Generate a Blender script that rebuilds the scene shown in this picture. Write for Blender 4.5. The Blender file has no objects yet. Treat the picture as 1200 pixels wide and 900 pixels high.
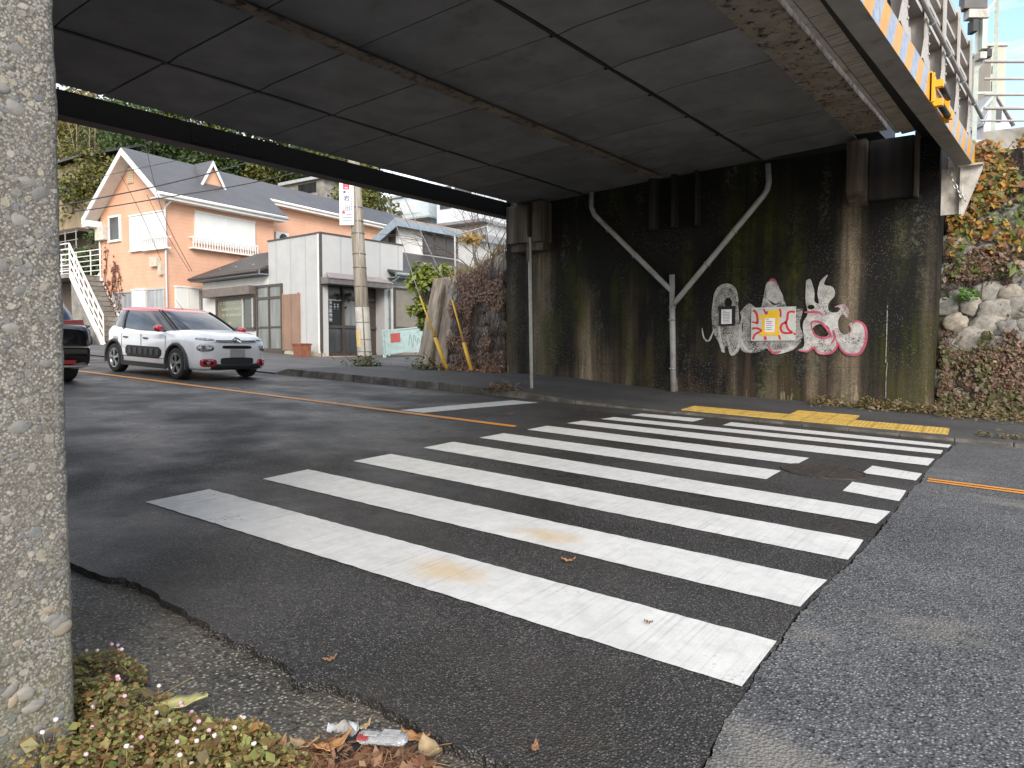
import bpy, bmesh, math, random
import numpy as np
from mathutils import Vector, Matrix, noise
from mathutils.geometry import tessellate_polygon
random.seed(11)
R = math.radians
SC = bpy.context.scene
COL = SC.collection

# ------------------------------------------------------------------ camera
FPX = 832.0                      # focal length in pixels of a 1200 px wide frame
YAW, PITCH = R(125.3), R(-2.75)
CAM = np.array([4.68, -2.41, 1.2])
fw = np.array([math.cos(YAW)*math.cos(PITCH), math.sin(YAW)*math.cos(PITCH), math.sin(PITCH)])
rt = np.array([math.sin(YAW), -math.cos(YAW), 0.0])
up = np.cross(rt, fw)
cd = bpy.data.cameras.new('camera'); cam = bpy.data.objects.new('camera', cd); COL.objects.link(cam)
cam.matrix_world = Matrix(((rt[0], up[0], -fw[0], CAM[0]), (rt[1], up[1], -fw[1], CAM[1]),
                           (rt[2], up[2], -fw[2], CAM[2]), (0, 0, 0, 1)))
cd.sensor_fit = 'HORIZONTAL'; cd.sensor_width = 36.0; cd.lens = 36.0*FPX/1200.0
cd.clip_start = 0.05; cd.clip_end = 2000.0
SC.camera = cam

# ------------------------------------------------------------------ sky, sun, exposure
SUN_EL, SUN_AZ = R(29), R(-46)          # azimuth of the direction TOWARDS the sun, in the xy plane
w = bpy.data.worlds.new('World'); SC.world = w; w.use_nodes = True
nt = w.node_tree; nt.nodes.clear()
out = nt.nodes.new('ShaderNodeOutputWorld'); bg = nt.nodes.new('ShaderNodeBackground')
sky = nt.nodes.new('ShaderNodeTexSky'); sky.sky_type = 'NISHITA'; sky.sun_disc = False
sky.sun_elevation = SUN_EL; sky.sun_rotation = R(90)-SUN_AZ
sky.air_density = 1.0; sky.dust_density = 0.6
tc = nt.nodes.new('ShaderNodeTexCoord')
mp = nt.nodes.new('ShaderNodeMapping'); mp.inputs['Scale'].default_value = (1.0, 1.0, 2.2)
nz = nt.nodes.new('ShaderNodeTexNoise'); nz.inputs['Scale'].default_value = 2.6
nz.inputs['Detail'].default_value = 9; nz.inputs['Roughness'].default_value = 0.62; nz.inputs['Distortion'].default_value = 0.5
cr = nt.nodes.new('ShaderNodeValToRGB'); cr.color_ramp.elements[0].position = 0.36; cr.color_ramp.elements[1].position = 0.62
mx = nt.nodes.new('ShaderNodeMix'); mx.data_type = 'RGBA'
mx.inputs[7].default_value = (5.9, 5.7, 5.45, 1)
nt.links.new(tc.outputs['Generated'], mp.inputs['Vector']); nt.links.new(mp.outputs[0], nz.inputs['Vector'])
# a hole in the cloud cover, low in the north where the railway runs
gap = nt.nodes.new('ShaderNodeVectorMath'); gap.operation = 'DOT_PRODUCT'; _g = fw*.77+rt*.56+up*.42; _g = _g/np.linalg.norm(_g); gap.inputs[1].default_value = tuple(_g)
nv = nt.nodes.new('ShaderNodeVectorMath'); nv.operation = 'NORMALIZE'; nt.links.new(tc.outputs['Generated'], nv.inputs[0]); nt.links.new(nv.outputs[0], gap.inputs[0])
gm_ = nt.nodes.new('ShaderNodeMapRange'); gm_.inputs[1].default_value = .80; gm_.inputs[2].default_value = .95; gm_.inputs[3].default_value = 0.0; gm_.inputs[4].default_value = .24
nt.links.new(gap.outputs['Value'], gm_.inputs[0]); gs = nt.nodes.new('ShaderNodeMath'); gs.operation = 'SUBTRACT'
nt.links.new(nz.outputs['Fac'], gs.inputs[0]); nt.links.new(gm_.outputs[0], gs.inputs[1])
nt.links.new(gs.outputs[0], cr.inputs[0]); nt.links.new(cr.outputs[0], mx.inputs[0])
nt.links.new(sky.outputs[0], mx.inputs[6]); nt.links.new(mx.outputs[2], bg.inputs['Color'])
bg.inputs['Strength'].default_value = 0.14
nt.links.new(bg.outputs[0], out.inputs['Surface'])
sd = bpy.data.lights.new('sun', 'SUN'); sd.energy = 1.4; sd.angle = R(24); sd.color = (1.0, 0.93, 0.84)
sun = bpy.data.objects.new('sun', sd); COL.objects.link(sun)
sdir = Vector((math.cos(SUN_EL)*math.cos(SUN_AZ), math.cos(SUN_EL)*math.sin(SUN_AZ), math.sin(SUN_EL)))
sun.rotation_euler = sdir.to_track_quat('Z', 'Y').to_euler(); sun.location = (0, 0, 30)
SC.view_settings.view_transform = 'Standard'; SC.view_settings.look = 'None'
SC.view_settings.exposure = 1.42; SC.view_settings.gamma = 1.0
SC.view_settings.use_curve_mapping = False

# ------------------------------------------------------------------ surveying: photo sight lines onto real surfaces
def G(x, y):                       # height of the road: it climbs to the left, nearly level across
    yc = min(max(y, -6.0), 9.0); xc = max(-85.0, min(60.0, x))
    return 0.2-0.0424*xc+0.019*yc-0.0017*yc*yc
def ray(px, py): return fw+rt*(px-600)/FPX+up*(450-py)/FPX
def atX(px, py, X): d = ray(px, py); return CAM+d*(X-CAM[0])/d[0]
def atY(px, py, Y): d = ray(px, py); return CAM+d*(Y-CAM[1])/d[1]
def atZ(px, py, Z): d = ray(px, py); return CAM+d*(Z-CAM[2])/d[2]
def atD(px, py, D): return CAM+ray(px, py)*D
def gr(px, py, off=0.0):
    d = ray(px, py); lo = 0.3; hi = lo
    f = lambda t: (CAM+d*t)[2]-G(*(CAM+d*t)[:2])-off
    while f(hi) > 0 and hi < 200: hi += 0.25
    lo = hi-0.25
    for _ in range(30):
        m = (lo+hi)/2
        if f(m) > 0: lo = m
        else: hi = m
    return CAM+d*lo

# ------------------------------------------------------------------ node helpers
def newmat(name):
    m = bpy.data.materials.new(name); m.use_nodes = True
    return m, m.node_tree, m.node_tree.nodes['Principled BSDF']
def nd(nt, typ, ins=None, **props):
    n = nt.nodes.new(typ)
    for k, v in props.items(): setattr(n, k, v)
    for k, v in (ins or {}).items():
        s = n.inputs[k]
        if isinstance(v, bpy.types.NodeSocket): nt.links.new(v, s)
        else: s.default_value = v
    return n
def rgb(c): return (c[0], c[1], c[2], 1.0)
def ramp(nt, fac, stops):
    n = nt.nodes.new('ShaderNodeValToRGB'); nt.links.new(fac, n.inputs[0]); e = n.color_ramp.elements
    while len(e) < len(stops): e.new(0.5)
    for i, (p, c) in enumerate(stops):
        e[i].position = p; e[i].color = rgb(c) if not isinstance(c, (int, float)) else (c, c, c, 1)
    return n.outputs[0]
def mixc(nt, fac, a, b, mode='MIX'):
    n = nt.nodes.new('ShaderNodeMix'); n.data_type = 'RGBA'; n.blend_type = mode
    for i, v in ((0, fac), (6, a), (7, b)):
        if isinstance(v, bpy.types.NodeSocket): nt.links.new(v, n.inputs[i])
        elif i == 0: n.inputs[0].default_value = v
        else: n.inputs[i].default_value = rgb(v)
    return n.outputs[2]
def mth(nt, op, a, b=None, clamp=False):
    n = nt.nodes.new('ShaderNodeMath'); n.operation = op; n.use_clamp = clamp
    for i, v in ((0, a), (1, b)):
        if v is None: continue
        if isinstance(v, bpy.types.NodeSocket): nt.links.new(v, n.inputs[i])
        else: n.inputs[i].default_value = v
    return n.outputs[0]
def coords(nt, scale=(1, 1, 1), loc=(0, 0, 0), kind='Object'):
    t = nt.nodes.new('ShaderNodeTexCoord')
    m = nt.nodes.new('ShaderNodeMapping'); m.inputs['Scale'].default_value = scale; m.inputs['Location'].default_value = loc
    nt.links.new(t.outputs[kind], m.inputs['Vector']); return m.outputs[0]
def tnoise(nt, vec, scale, detail=4, rough=0.55, dist=0.0):
    return nd(nt, 'ShaderNodeTexNoise', {'Vector': vec, 'Scale': scale, 'Detail': detail, 'Roughness': rough, 'Distortion': dist}).outputs['Fac']
def bump(nt, bs, h, strength=0.3, dist=0.01, normal=None):
    b = nd(nt, 'ShaderNodeBump', {'Height': h, 'Strength': strength, 'Distance': dist})
    if normal: nt.links.new(normal, b.inputs['Normal'])
    if bs: nt.links.new(b.outputs[0], bs.inputs['Normal'])
    return b.outputs[0]

MATS = {}
def M(name, c1, c2=None, scale=6.0, rough=0.6, bmp=0.0, bscale=40.0, bdist=0.005, metal=0.0, stretch=(1, 1, 1), lo=0.35, hi=0.65, coat=0.0, spec=None, grime=None, gscale=2.0, glo=0.5, ghi=0.75):
    if name in MATS: return MATS[name]
    m, nt, b = newmat(name); MATS[name] = m
    if c2 is None: c2 = tuple(v*0.8 for v in c1)
    v = coords(nt, stretch)
    col = ramp(nt, tnoise(nt, v, scale, 6), [(lo, c2), (hi, c1)])
    if grime:
        g = ramp(nt, tnoise(nt, coords(nt, stretch, (3.1, 7.7, 1.3)), gscale, 8, 0.65), [(glo, 0.0), (ghi, 1.0)])
        col = mixc(nt, g, col, grime)
    nt.links.new(col, b.inputs['Base Color'])
    b.inputs['Roughness'].default_value = rough; b.inputs['Metallic'].default_value = metal
    if coat: b.inputs['Coat Weight'].default_value = coat; b.inputs['Coat Roughness'].default_value = 0.05
    if spec is not None: b.inputs['Specular IOR Level'].default_value = spec
    if bmp: bump(nt, b, tnoise(nt, coords(nt), bscale, 4), bmp, bdist)
    return m

def leafmat(name, cols, rough=0.55):
    if name in MATS: return MATS[name]
    m, nt, b = newmat(name); MATS[name] = m
    g = nt.nodes.new('ShaderNodeNewGeometry')
    n = len(cols)
    c = ramp(nt, g.outputs['Random Per Island'], [(i/(n-1) if n > 1 else 0, cc) for i, cc in enumerate(cols)])
    nt.links.new(c, b.inputs['Base Color']); b.inputs['Roughness'].default_value = rough
    tr = nd(nt, 'ShaderNodeBsdfTranslucent', {'Color': c}); ms = nd(nt, 'ShaderNodeMixShader', {0: 0.25})
    nt.links.new(b.outputs[0], ms.inputs[1]); nt.links.new(tr.outputs[0], ms.inputs[2])
    nt.links.new(ms.outputs[0], nt.nodes['Material Output'].inputs['Surface'])
    return m

# ------------------------------------------------------------------ mesh helpers
ORG = {}
class MB:
    def __init__(s): s.v = []; s.f = []; s.mi = []; s.cur = 0; s.sm = []; s.smooth = False
    def face(s, idx): s.f.append(tuple(idx)); s.mi.append(s.cur); s.sm.append(s.smooth)
    def poly(s, pts):
        n = len(s.v); s.v += [tuple(map(float, p)) for p in pts]; s.face(range(n, n+len(pts)))
    def box(s, x0, x1, y0, y1, z0, z1):
        x0, x1 = sorted((x0, x1)); y0, y1 = sorted((y0, y1)); z0, z1 = sorted((z0, z1))
        n = len(s.v)
        s.v += [(x0, y0, z0), (x1, y0, z0), (x1, y1, z0), (x0, y1, z0), (x0, y0, z1), (x1, y0, z1), (x1, y1, z1), (x0, y1, z1)]
        for q in ((0, 3, 2, 1), (4, 5, 6, 7), (0, 1, 5, 4), (1, 2, 6, 5), (2, 3, 7, 6), (3, 0, 4, 7)): s.face([n+i for i in q])
    def hexa(s, p):            # 8 points: bottom ring then top ring
        n = len(s.v); s.v += [tuple(map(float, q)) for q in p]
        for q in ((0, 3, 2, 1), (4, 5, 6, 7), (0, 1, 5, 4), (1, 2, 6, 5), (2, 3, 7, 6), (3, 0, 4, 7)): s.face([n+i for i in q])
    def slab(s, pts, off):      # polygon pts extruded by vector off
        off = np.array(off, float); a = [np.array(p, float) for p in pts]; n = len(s.v); k = len(a)
        s.v += [tuple(p) for p in a]+[tuple(p+off) for p in a]
        s.face([n+i for i in range(k)][::-1]); s.face([n+k+i for i in range(k)])
        for i in range(k):
            j = (i+1) % k; s.face((n+i, n+j, n+k+j, n+k+i))
    def tube(s, path, r, n=8, cap=True):
        path = [np.array(p, float) for p in path]; rr = r if hasattr(r, '__len__') else [r]*len(path)
        base = len(s.v); u = None
        for i, p in enumerate(path):
            t = path[min(i+1, len(path)-1)]-path[max(i-1, 0)]; L = np.linalg.norm(t); t = t/(L if L > 1e-9 else 1)
            if u is None:
                a = np.array([0, 0, 1.0]) if abs(t[2]) < 0.9 else np.array([1.0, 0, 0]); u = np.cross(t, a)
            u = u-t*(u@t); u = u/np.linalg.norm(u); w_ = np.cross(t, u)
            for k in range(n):
                an = 2*math.pi*k/n; s.v.append(tuple(p+(u*math.cos(an)+w_*math.sin(an))*rr[i]))
        sm = s.smooth; s.smooth = True
        for i in range(len(path)-1):
            for k in range(n):
                a = base+i*n+k; b = base+i*n+(k+1) % n; s.face((a, b, b+n, a+n))
        s.smooth = sm
        if cap:
            s.face([base+k for k in range(n)][::-1]); e = base+(len(path)-1)*n; s.face([e+k for k in range(n)])
    def bar(s, a, b, w_, h, upv=(0, 0, 1)):
        a = np.array(a, float); b = np.array(b, float); t = b-a; t /= np.linalg.norm(t)
        u = np.cross(t, np.array(upv, float)); u /= np.linalg.norm(u); v = np.cross(u, t)
        s.hexa([a-u*w_/2-v*h/2, a+u*w_/2-v*h/2, b+u*w_/2-v*h/2, b-u*w_/2-v*h/2, a-u*w_/2+v*h/2, a+u*w_/2+v*h/2, b+u*w_/2+v*h/2, b-u*w_/2+v*h/2])
    def grid(s, P):            # P[i][j] points
        n = len(s.v); a = len(P); b = len(P[0])
        for row in P: s.v += [tuple(map(float, p)) for p in row]
        for i in range(a-1):
            for j in range(b-1): s.face((n+i*b+j, n+i*b+j+1, n+(i+1)*b+j+1, n+(i+1)*b+j))
    def leaf(s, c, size, nrm=None, asp=0.6):
        d = Vector((random.gauss(0, 1), random.gauss(0, 1), random.gauss(0, 1)))
        if nrm is not None: d = d*0.6+Vector(nrm)*1.2
        q = d.normalized(); t = q.orthogonal(); t.rotate(Matrix.Rotation(random.random()*6.28, 3, q)); b = q.cross(t)
        c = Vector(c); L = size*random.uniform(.7, 1.3); W = L*asp
        s.poly([c-t*L*.5, c+b*W*.5-t*L*.05, c+t*L*.5+q*L*.08, c-b*W*.5-t*L*.05])
    def blob(s, c, r, sub=2, jit=0.15, fr=1.5):
        bm = bmesh.new(); bmesh.ops.create_icosphere(bm, subdivisions=sub, radius=1.0); n = len(s.v)
        o = Vector((random.random()*50, random.random()*50, random.random()*50)); bm.verts.ensure_lookup_table()
        for v in bm.verts:
            k = 1+jit*noise.noise(v.co*fr+o)*2; s.v.append((c[0]+v.co.x*r[0]*k, c[1]+v.co.y*r[1]*k, c[2]+v.co.z*r[2]*k))
        sm = s.smooth; s.smooth = True
        for f in bm.faces: s.face([n+v.index for v in f.verts])
        s.smooth = sm; bm.free()
    def build(s, name, mats, parent=None, local=False, bevel=0.0):
        me = bpy.data.meshes.new(name); o = bpy.data.objects.new(name, me); COL.objects.link(o)
        off = np.zeros(3)
        if parent is not None:
            o.parent = parent
            if not local: off = ORG.get(parent.name, np.zeros(3))
        ORG[o.name] = off
        vv = np.array(s.v, float)-off if len(s.v) else np.zeros((0, 3))
        me.from_pydata(vv.tolist(), [], s.f); me.update()
        if not isinstance(mats, (list, tuple)): mats = [mats]
        for m in mats: me.materials.append(m)
        me.polygons.foreach_set('material_index', s.mi); me.polygons.foreach_set('use_smooth', s.sm)
        if bevel:
            bm = bmesh.new(); bm.from_mesh(me)
            bmesh.ops.remove_doubles(bm, verts=bm.verts, dist=1e-5)
            bmesh.ops.bevel(bm, geom=[e for e in bm.edges if len(e.link_faces) == 2 and e.calc_face_angle(0) > 0.5], offset=bevel, segments=2, affect='EDGES', profile=0.6)
            bm.to_mesh(me); bm.free()
        return o

def tag(o, label, cat, group=None, kind=None):
    o['label'] = label; o['category'] = cat
    if group: o['group'] = group
    if kind: o['kind'] = kind
    return o
def thing(name, label, cat, loc=(0, 0, 0), group=None, rotz=0.0):
    o = bpy.data.objects.new(name, None); COL.objects.link(o); o.empty_display_size = 0.2
    o.location = tuple(map(float, loc)); o.rotation_euler = (0, 0, rotz); ORG[o.name] = np.array(loc, float)
    return tag(o, label, cat, group)
def struct(o): o['kind'] = 'structure'; return o
def part(o, label): o['label'] = label; return o
def text_mesh(txt, size, name='lettering', vertical=False, space=1.05):
    """returns (verts, faces) of a text, in its own xy plane, centred"""
    V, F = [], []
    chars = list(txt) if vertical else [txt]
    for i, ch in enumerate(chars):
        cu = bpy.data.curves.new('tmp_text', 'FONT'); cu.body = ch; cu.size = size; cu.align_x = 'CENTER'; cu.align_y = 'CENTER'
        cu.resolution_u = 3; cu.offset = size*.018
        ob = bpy.data.objects.new('tmp_text', cu); COL.objects.link(ob)
        dg = bpy.context.evaluated_depsgraph_get(); me = bpy.data.meshes.new_from_object(ob.evaluated_get(dg))
        n = len(V)
        for v in me.vertices: V.append((v.co.x, v.co.y-(i*size*space if vertical else 0)))
        for p in me.polygons: F.append([n+k for k in p.vertices])
        bpy.data.objects.remove(ob); bpy.data.curves.remove(cu); bpy.data.meshes.remove(me)
    return V, F
def put_text(mb, txt, size, o, ux, uy, vertical=False, space=1.05, sx=1.0):
    V, F = text_mesh(txt, size, vertical=vertical, space=space)
    o = np.array(o, float); ux = np.array(ux, float); uy = np.array(uy, float); n = len(mb.v)
    mb.v += [tuple(o+ux*a*sx+uy*b) for a, b in V]
    for f in F: mb.face([n+k for k in f])

class Frame:                    # a building's own axes: u runs away from the road, v runs left along it
    def __init__(s, o, ang):
        s.o = np.array(o, float); s.ang = R(ang)
        s.A = np.array([math.cos(s.ang), math.sin(s.ang), 0]); s.B = np.array([-math.sin(s.ang), math.cos(s.ang), 0])
    def _hit(s, px, py, n, c):
        d = ray(px, py); k = (c-(CAM-s.o)@n)/(d@n); return CAM+d*k-s.o
    def front(s, px, py, u=0.0): q = s._hit(px, py, s.A, u); return q@s.B, q[2]
    def side(s, px, py, v=0.0): q = s._hit(px, py, s.B, v); return q@s.A, q[2]
    def W(s, u, v, z): return s.o+s.A*u+s.B*v+np.array([0, 0, z])
    def fr(s, pts, u=0.0):      # averaged rectangle v0,v1,z0,z1 from four photo corners TL,TR,BR,BL
        q = [s.front(a, b, u) for a, b in pts]
        return sorted(((q[0][0]+q[3][0])/2, (q[1][0]+q[2][0])/2))+sorted(((q[2][1]+q[3][1])/2, (q[0][1]+q[1][1])/2))
    def sr(s, pts, v=0.0):
        q = [s.side(a, b, v) for a, b in pts]
        return sorted(((q[0][0]+q[3][0])/2, (q[1][0]+q[2][0])/2))+sorted(((q[2][1]+q[3][1])/2, (q[0][1]+q[1][1])/2))
class Panel(MB):                # boxes on the front (u=const) or side (v=const) of a building, proud>0 is outwards
    def on(s, face, a0, a1, z0, z1, p0, p1, base=0.0):
        if face == 'front': s.box(base-p1, base-p0, a0, a1, z0, z1)
        else: s.box(a0, a1, base-p1, base-p0, z0, z1)
def window(par, face, r, mf, mg, n=2, base=0.0, fwid=0.06, glab=None):
    a0, a1, z0, z1 = r; f = Panel(); g = Panel()
    f.on(face, a0, a1, z1-fwid, z1, 0, .06, base); f.on(face, a0, a1, z0, z0+fwid, 0, .09, base)
    for i in range(n+1):
        c = a0+fwid/2+(a1-a0-fwid)*i/n; f.on(face, c-fwid/2, c+fwid/2, z0+fwid, z1-fwid, 0, .06 if i in (0, n) else .05, base)
    fo = f.build('window', mf, par, True)
    g.on(face, a0+fwid, a1-fwid, z0+fwid, z1-fwid, .005, .025, base)
    g.build('pane', mg, fo, True); return fo
# ------------------------------------------------------------------ asphalt and paint
def asphalt(name, dark, light, stone, stonefac, patch=None, wet=0.0, brown=None, vs=130.0, bt=.5):
    m, nt, b = newmat(name); v = coords(nt)
    base = ramp(nt, tnoise(nt, v, 1.3, 8, 0.6), [(0.35, dark), (0.68, light)])
    lane = ramp(nt, tnoise(nt, coords(nt, (0.12, 1.6, 1)), 1.0, 5, 0.6), [(0.35, 0.84), (0.62, 1.12)])
    base = mixc(nt, 1.0, base, lane, 'MULTIPLY')
    vo = nd(nt, 'ShaderNodeTexVoronoi', {'Vector': v, 'Scale': vs})
    cellr = nd(nt, 'ShaderNodeSeparateColor', {'Color': vo.outputs['Color']}).outputs[0]
    st = ramp(nt, cellr, [(0.42, 0.0), (0.75, 0.5), (0.95, 1.0)])
    st = mth(nt, 'MULTIPLY', st, ramp(nt, vo.outputs['Distance'], [(0.25, 1.0), (0.55, 0.0)]))
    base = mixc(nt, mth(nt, 'MULTIPLY', st, stonefac), base, stone)
    dk = ramp(nt, cellr, [(0.05, 1.0), (0.22, 0.0)])
    base = mixc(nt, mth(nt, 'MULTIPLY', dk, 0.75), base, (0.008, 0.008, 0.009))
    if brown:
        base = mixc(nt, ramp(nt, tnoise(nt, coords(nt, (1, 1, 1), (4, 9, 2)), 1.7, 8, 0.7), [(bt, 0.0), (bt+.22, 0.75)]), base, brown)
    if patch:
        base = mixc(nt, ramp(nt, tnoise(nt, coords(nt, (0.9, 1.1, 1), (8.3, 2.9, 2)), 1.4, 9, 0.68), [(0.56, 0.0), (0.70, 0.7)]), base, patch)
    nt.links.new(base, b.inputs['Base Color'])
    rg = ramp(nt, tnoise(nt, coords(nt, (1, 1, 1), (1, 5, 2)), 0.7, 6, 0.6), [(0.36, 0.62-wet), (0.60, 0.74)])
    nt.links.new(rg, b.inputs['Roughness'])
    n1 = bump(nt, None, vo.outputs['Distance'], 0.75, 0.008)
    bump(nt, b, tnoise(nt, v, 60, 4, 0.7), 0.45, 0.008, n1)
    return m
A_ROAD = asphalt('asphalt_under_bridge', (0.022, 0.0205, 0.019), (0.044, 0.041, 0.039), (0.27, 0.255, 0.235), 0.7, None, 0.36, (0.044, 0.037, 0.029), 112.0, .50)  # brown tint stands for wet asphalt and the beam's reflection
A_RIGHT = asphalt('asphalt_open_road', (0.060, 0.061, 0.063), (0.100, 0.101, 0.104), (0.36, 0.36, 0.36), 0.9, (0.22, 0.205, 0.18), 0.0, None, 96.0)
A_OLD = asphalt('asphalt_old_shoulder', (0.055, 0.051, 0.044), (0.12, 0.11, 0.093), (0.42, 0.39, 0.33), 1.0, None, 0.1, (0.125, 0.10, 0.07), 80.0)
A_WALK = asphalt('asphalt_pavement', (0.050, 0.050, 0.051), (0.078, 0.077, 0.076), (0.18, 0.18, 0.17), 0.4)
A_FORE = asphalt('asphalt_forecourt', (0.085, 0.083, 0.082), (0.13, 0.128, 0.125), (0.25, 0.24, 0.23), 0.4)

def paint(name, col, worn, grooves=True, stains=(), wearlo=0.60):
    m, nt, b = newmat(name); v = coords(nt)
    c = ramp(nt, tnoise(nt, v, 3.0, 6), [(0.3, tuple(k*0.88 for k in col)), (0.7, col)])
    if grooves:
        g = tnoise(nt, coords(nt, (62, 0.9, 1)), 1.0, 4, 0.75)
        c = mixc(nt, ramp(nt, g, [(0.52, 0.0), (0.68, 0.62)]), c, (0.42, 0.42, 0.40))
    c = mixc(nt, 1.0, c, ramp(nt, tnoise(nt, coords(nt, (1, 1, 1), (5, 3, 1)), 11, 9, 0.75), [(0.3, 0.80), (0.6, 1.0)]), 'MULTIPLY')
    for x, y, rx, ry in stains:
        t = nt.nodes.new('ShaderNodeTexCoord')
        mp_ = nd(nt, 'ShaderNodeMapping', {'Vector': t.outputs['Object'], 'Location': (-x/rx, -y/ry, 0), 'Scale': (1/rx, 1/ry, 0)})
        ln = nt.nodes.new('ShaderNodeVectorMath'); ln.operation = 'LENGTH'; nt.links.new(mp_.outputs[0], ln.inputs[0])
        f = mth(nt, 'ADD', ln.outputs['Value'], mth(nt, 'MULTIPLY', mth(nt, 'SUBTRACT', tnoise(nt, v, 6, 6, 0.7), 0.5), 1.4))
        c = mixc(nt, ramp(nt, f, [(0.1, 0.55), (0.5, 0.32), (1.0, 0.0)]), c, (0.58, 0.37, 0.10))
    wv = mth(nt, 'ADD', mth(nt, 'MULTIPLY', tnoise(nt, v, 55, 5, 0.75), 0.6), mth(nt, 'MULTIPLY', tnoise(nt, v, 2.2, 5, 0.6), 0.4))
    c = mixc(nt, ramp(nt, wv, [(wearlo, 0.0), (wearlo+0.05, 0.85)]), c, worn)
    nt.links.new(c, b.inputs['Base Color']); b.inputs['Roughness'].default_value = 0.6
    bump(nt, b, tnoise(nt, v, 130, 3), 0.25, 0.003); return m
_s1 = gr(525, 670); _s2 = gr(640, 628)
P_WHITE = paint('white_road_paint', (0.70, 0.695, 0.67), (0.10, 0.10, 0.10), True, ((_s1[0], _s1[1], .30, .16), (_s2[0], _s2[1], .26, .15)), 0.605)
P_STOP = paint('worn_white_paint', (0.66, 0.66, 0.65), (0.08, 0.08, 0.08), False, (), 0.60)
P_ORANGE = paint('orange_road_paint', (0.74, 0.30, 0.045), (0.10, 0.08, 0.07), False, (), 0.60)

# ------------------------------------------------------------------ ground, road
def nz1(x, s=0): return noise.noise(Vector((x, s*13.7, 3.3)))
def near_edge(x): return -0.85+0.07*nz1(x*1.3, 1)+0.05*nz1(x*5, 2)+0.028*nz1(x*17, 3)+0.016*nz1(x*47, 4)
_ck = sorted([(lambda p: (p[1], p[0]))(gr(*q)) for q in ((820, 897), (872, 806), (930, 722), (1003, 652), (1045, 603), (1073, 568), (1086, 553), (1101, 535), (1118, 522))])
_ky = [a for a, _ in _ck]; _kx = [b for _, b in _ck]
def crack(y): return float(np.interp(y, _ky, _kx))+0.012*nz1(y*4, 5)+0.010*nz1(y*15, 6)+0.006*nz1(y*43, 7)
KY = 7.86                           # foot of the far kerb
def ramp_pts(a, b, n, p=1.0): return [a+(b-a)*(i/n)**p for i in range(n+1)]

gm = MB()
xs = [-400, -250, -150]+ramp_pts(-100, 12, 112)+[20, 40, 80, 160, 400]; ys = [-400, -150, -60, -25]+ramp_pts(-12, 20, 64)+[26, 40, 80, 160, 400]
gm.grid([[(x, y, G(x, y)-0.06-(0.0 if -12 <= y <= 12 else 0.25)) for y in ys] for x in xs])
M_SOIL = M('bare_soil', (0.075, 0.062, 0.045), (0.045, 0.038, 0.028), 3, 0.95, 0.6, 50, 0.01)
struct(gm.build('ground', M_SOIL))

rb = MB(); rb.smooth = True
us = [-60+64*(1-(1-i/420)**2.6) for i in range(421)]
us = [(u+60)/64 for u in us]; vs = [k/200 for k in range(60)]+ramp_pts(.3, 1, 160)
rows = []
for u in us:
    row = []
    for v_ in vs:
        y = near_edge(-60+64*u)*(1-v_)+KY*v_; x1 = crack(y); x = -60+(x1+60)*u
        y = near_edge(x)*(1-v_)+KY*v_
        row.append((x, y, G(x, y)))
    rows.append(row)
rb.grid(rows); rb.smooth = False
edge = [r[0] for r in rows]; edge2 = rows[-1]
for E_, s in ((edge, 1), (edge2, -1)):
    for a, b in zip(E_[:-1], E_[1:]):
        q = [a, b, (b[0], b[1], b[2]-0.05), (a[0], a[1], a[2]-0.05)]; rb.poly(q[::s])
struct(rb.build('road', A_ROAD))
rr = MB(); rr.smooth = True; rows = []
for y in ramp_pts(-12, -3, 12)+ramp_pts(-2.98, KY, 520):
    x0 = crack(y)+0.003+0.022*max(0.0, nz1(y*3.1, 8)+.15)*(.6+.6*abs(nz1(y*31, 9))); rows.append([(x, y, G(x, y)) for x in [x0+(40-x0)*(i/30)**2 for i in range(31)]])
rr.grid(rows); rr.smooth = False
for a, b in zip(rows[:-1], rows[1:]):
    p, q = a[0], b[0]; rr.poly([p, q, (q[0]+.004, q[1], q[2]-.05), (p[0]+.004, p[1], p[2]-.05)])
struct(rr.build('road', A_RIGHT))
sh = MB(); sh.smooth = True
xs = ramp_pts(-12, 4.0, 90); ys = ramp_pts(-12, -0.5, 60)
sh.grid([[(min(x, crack(y)-0.002) if i == 90 else x, y, G(x, y)-0.033+0.012*noise.noise(Vector((x*2, y*2, 0)))) for y in ys] for i, x in enumerate(xs)])
struct(sh.build('shoulder', A_OLD))

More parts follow.
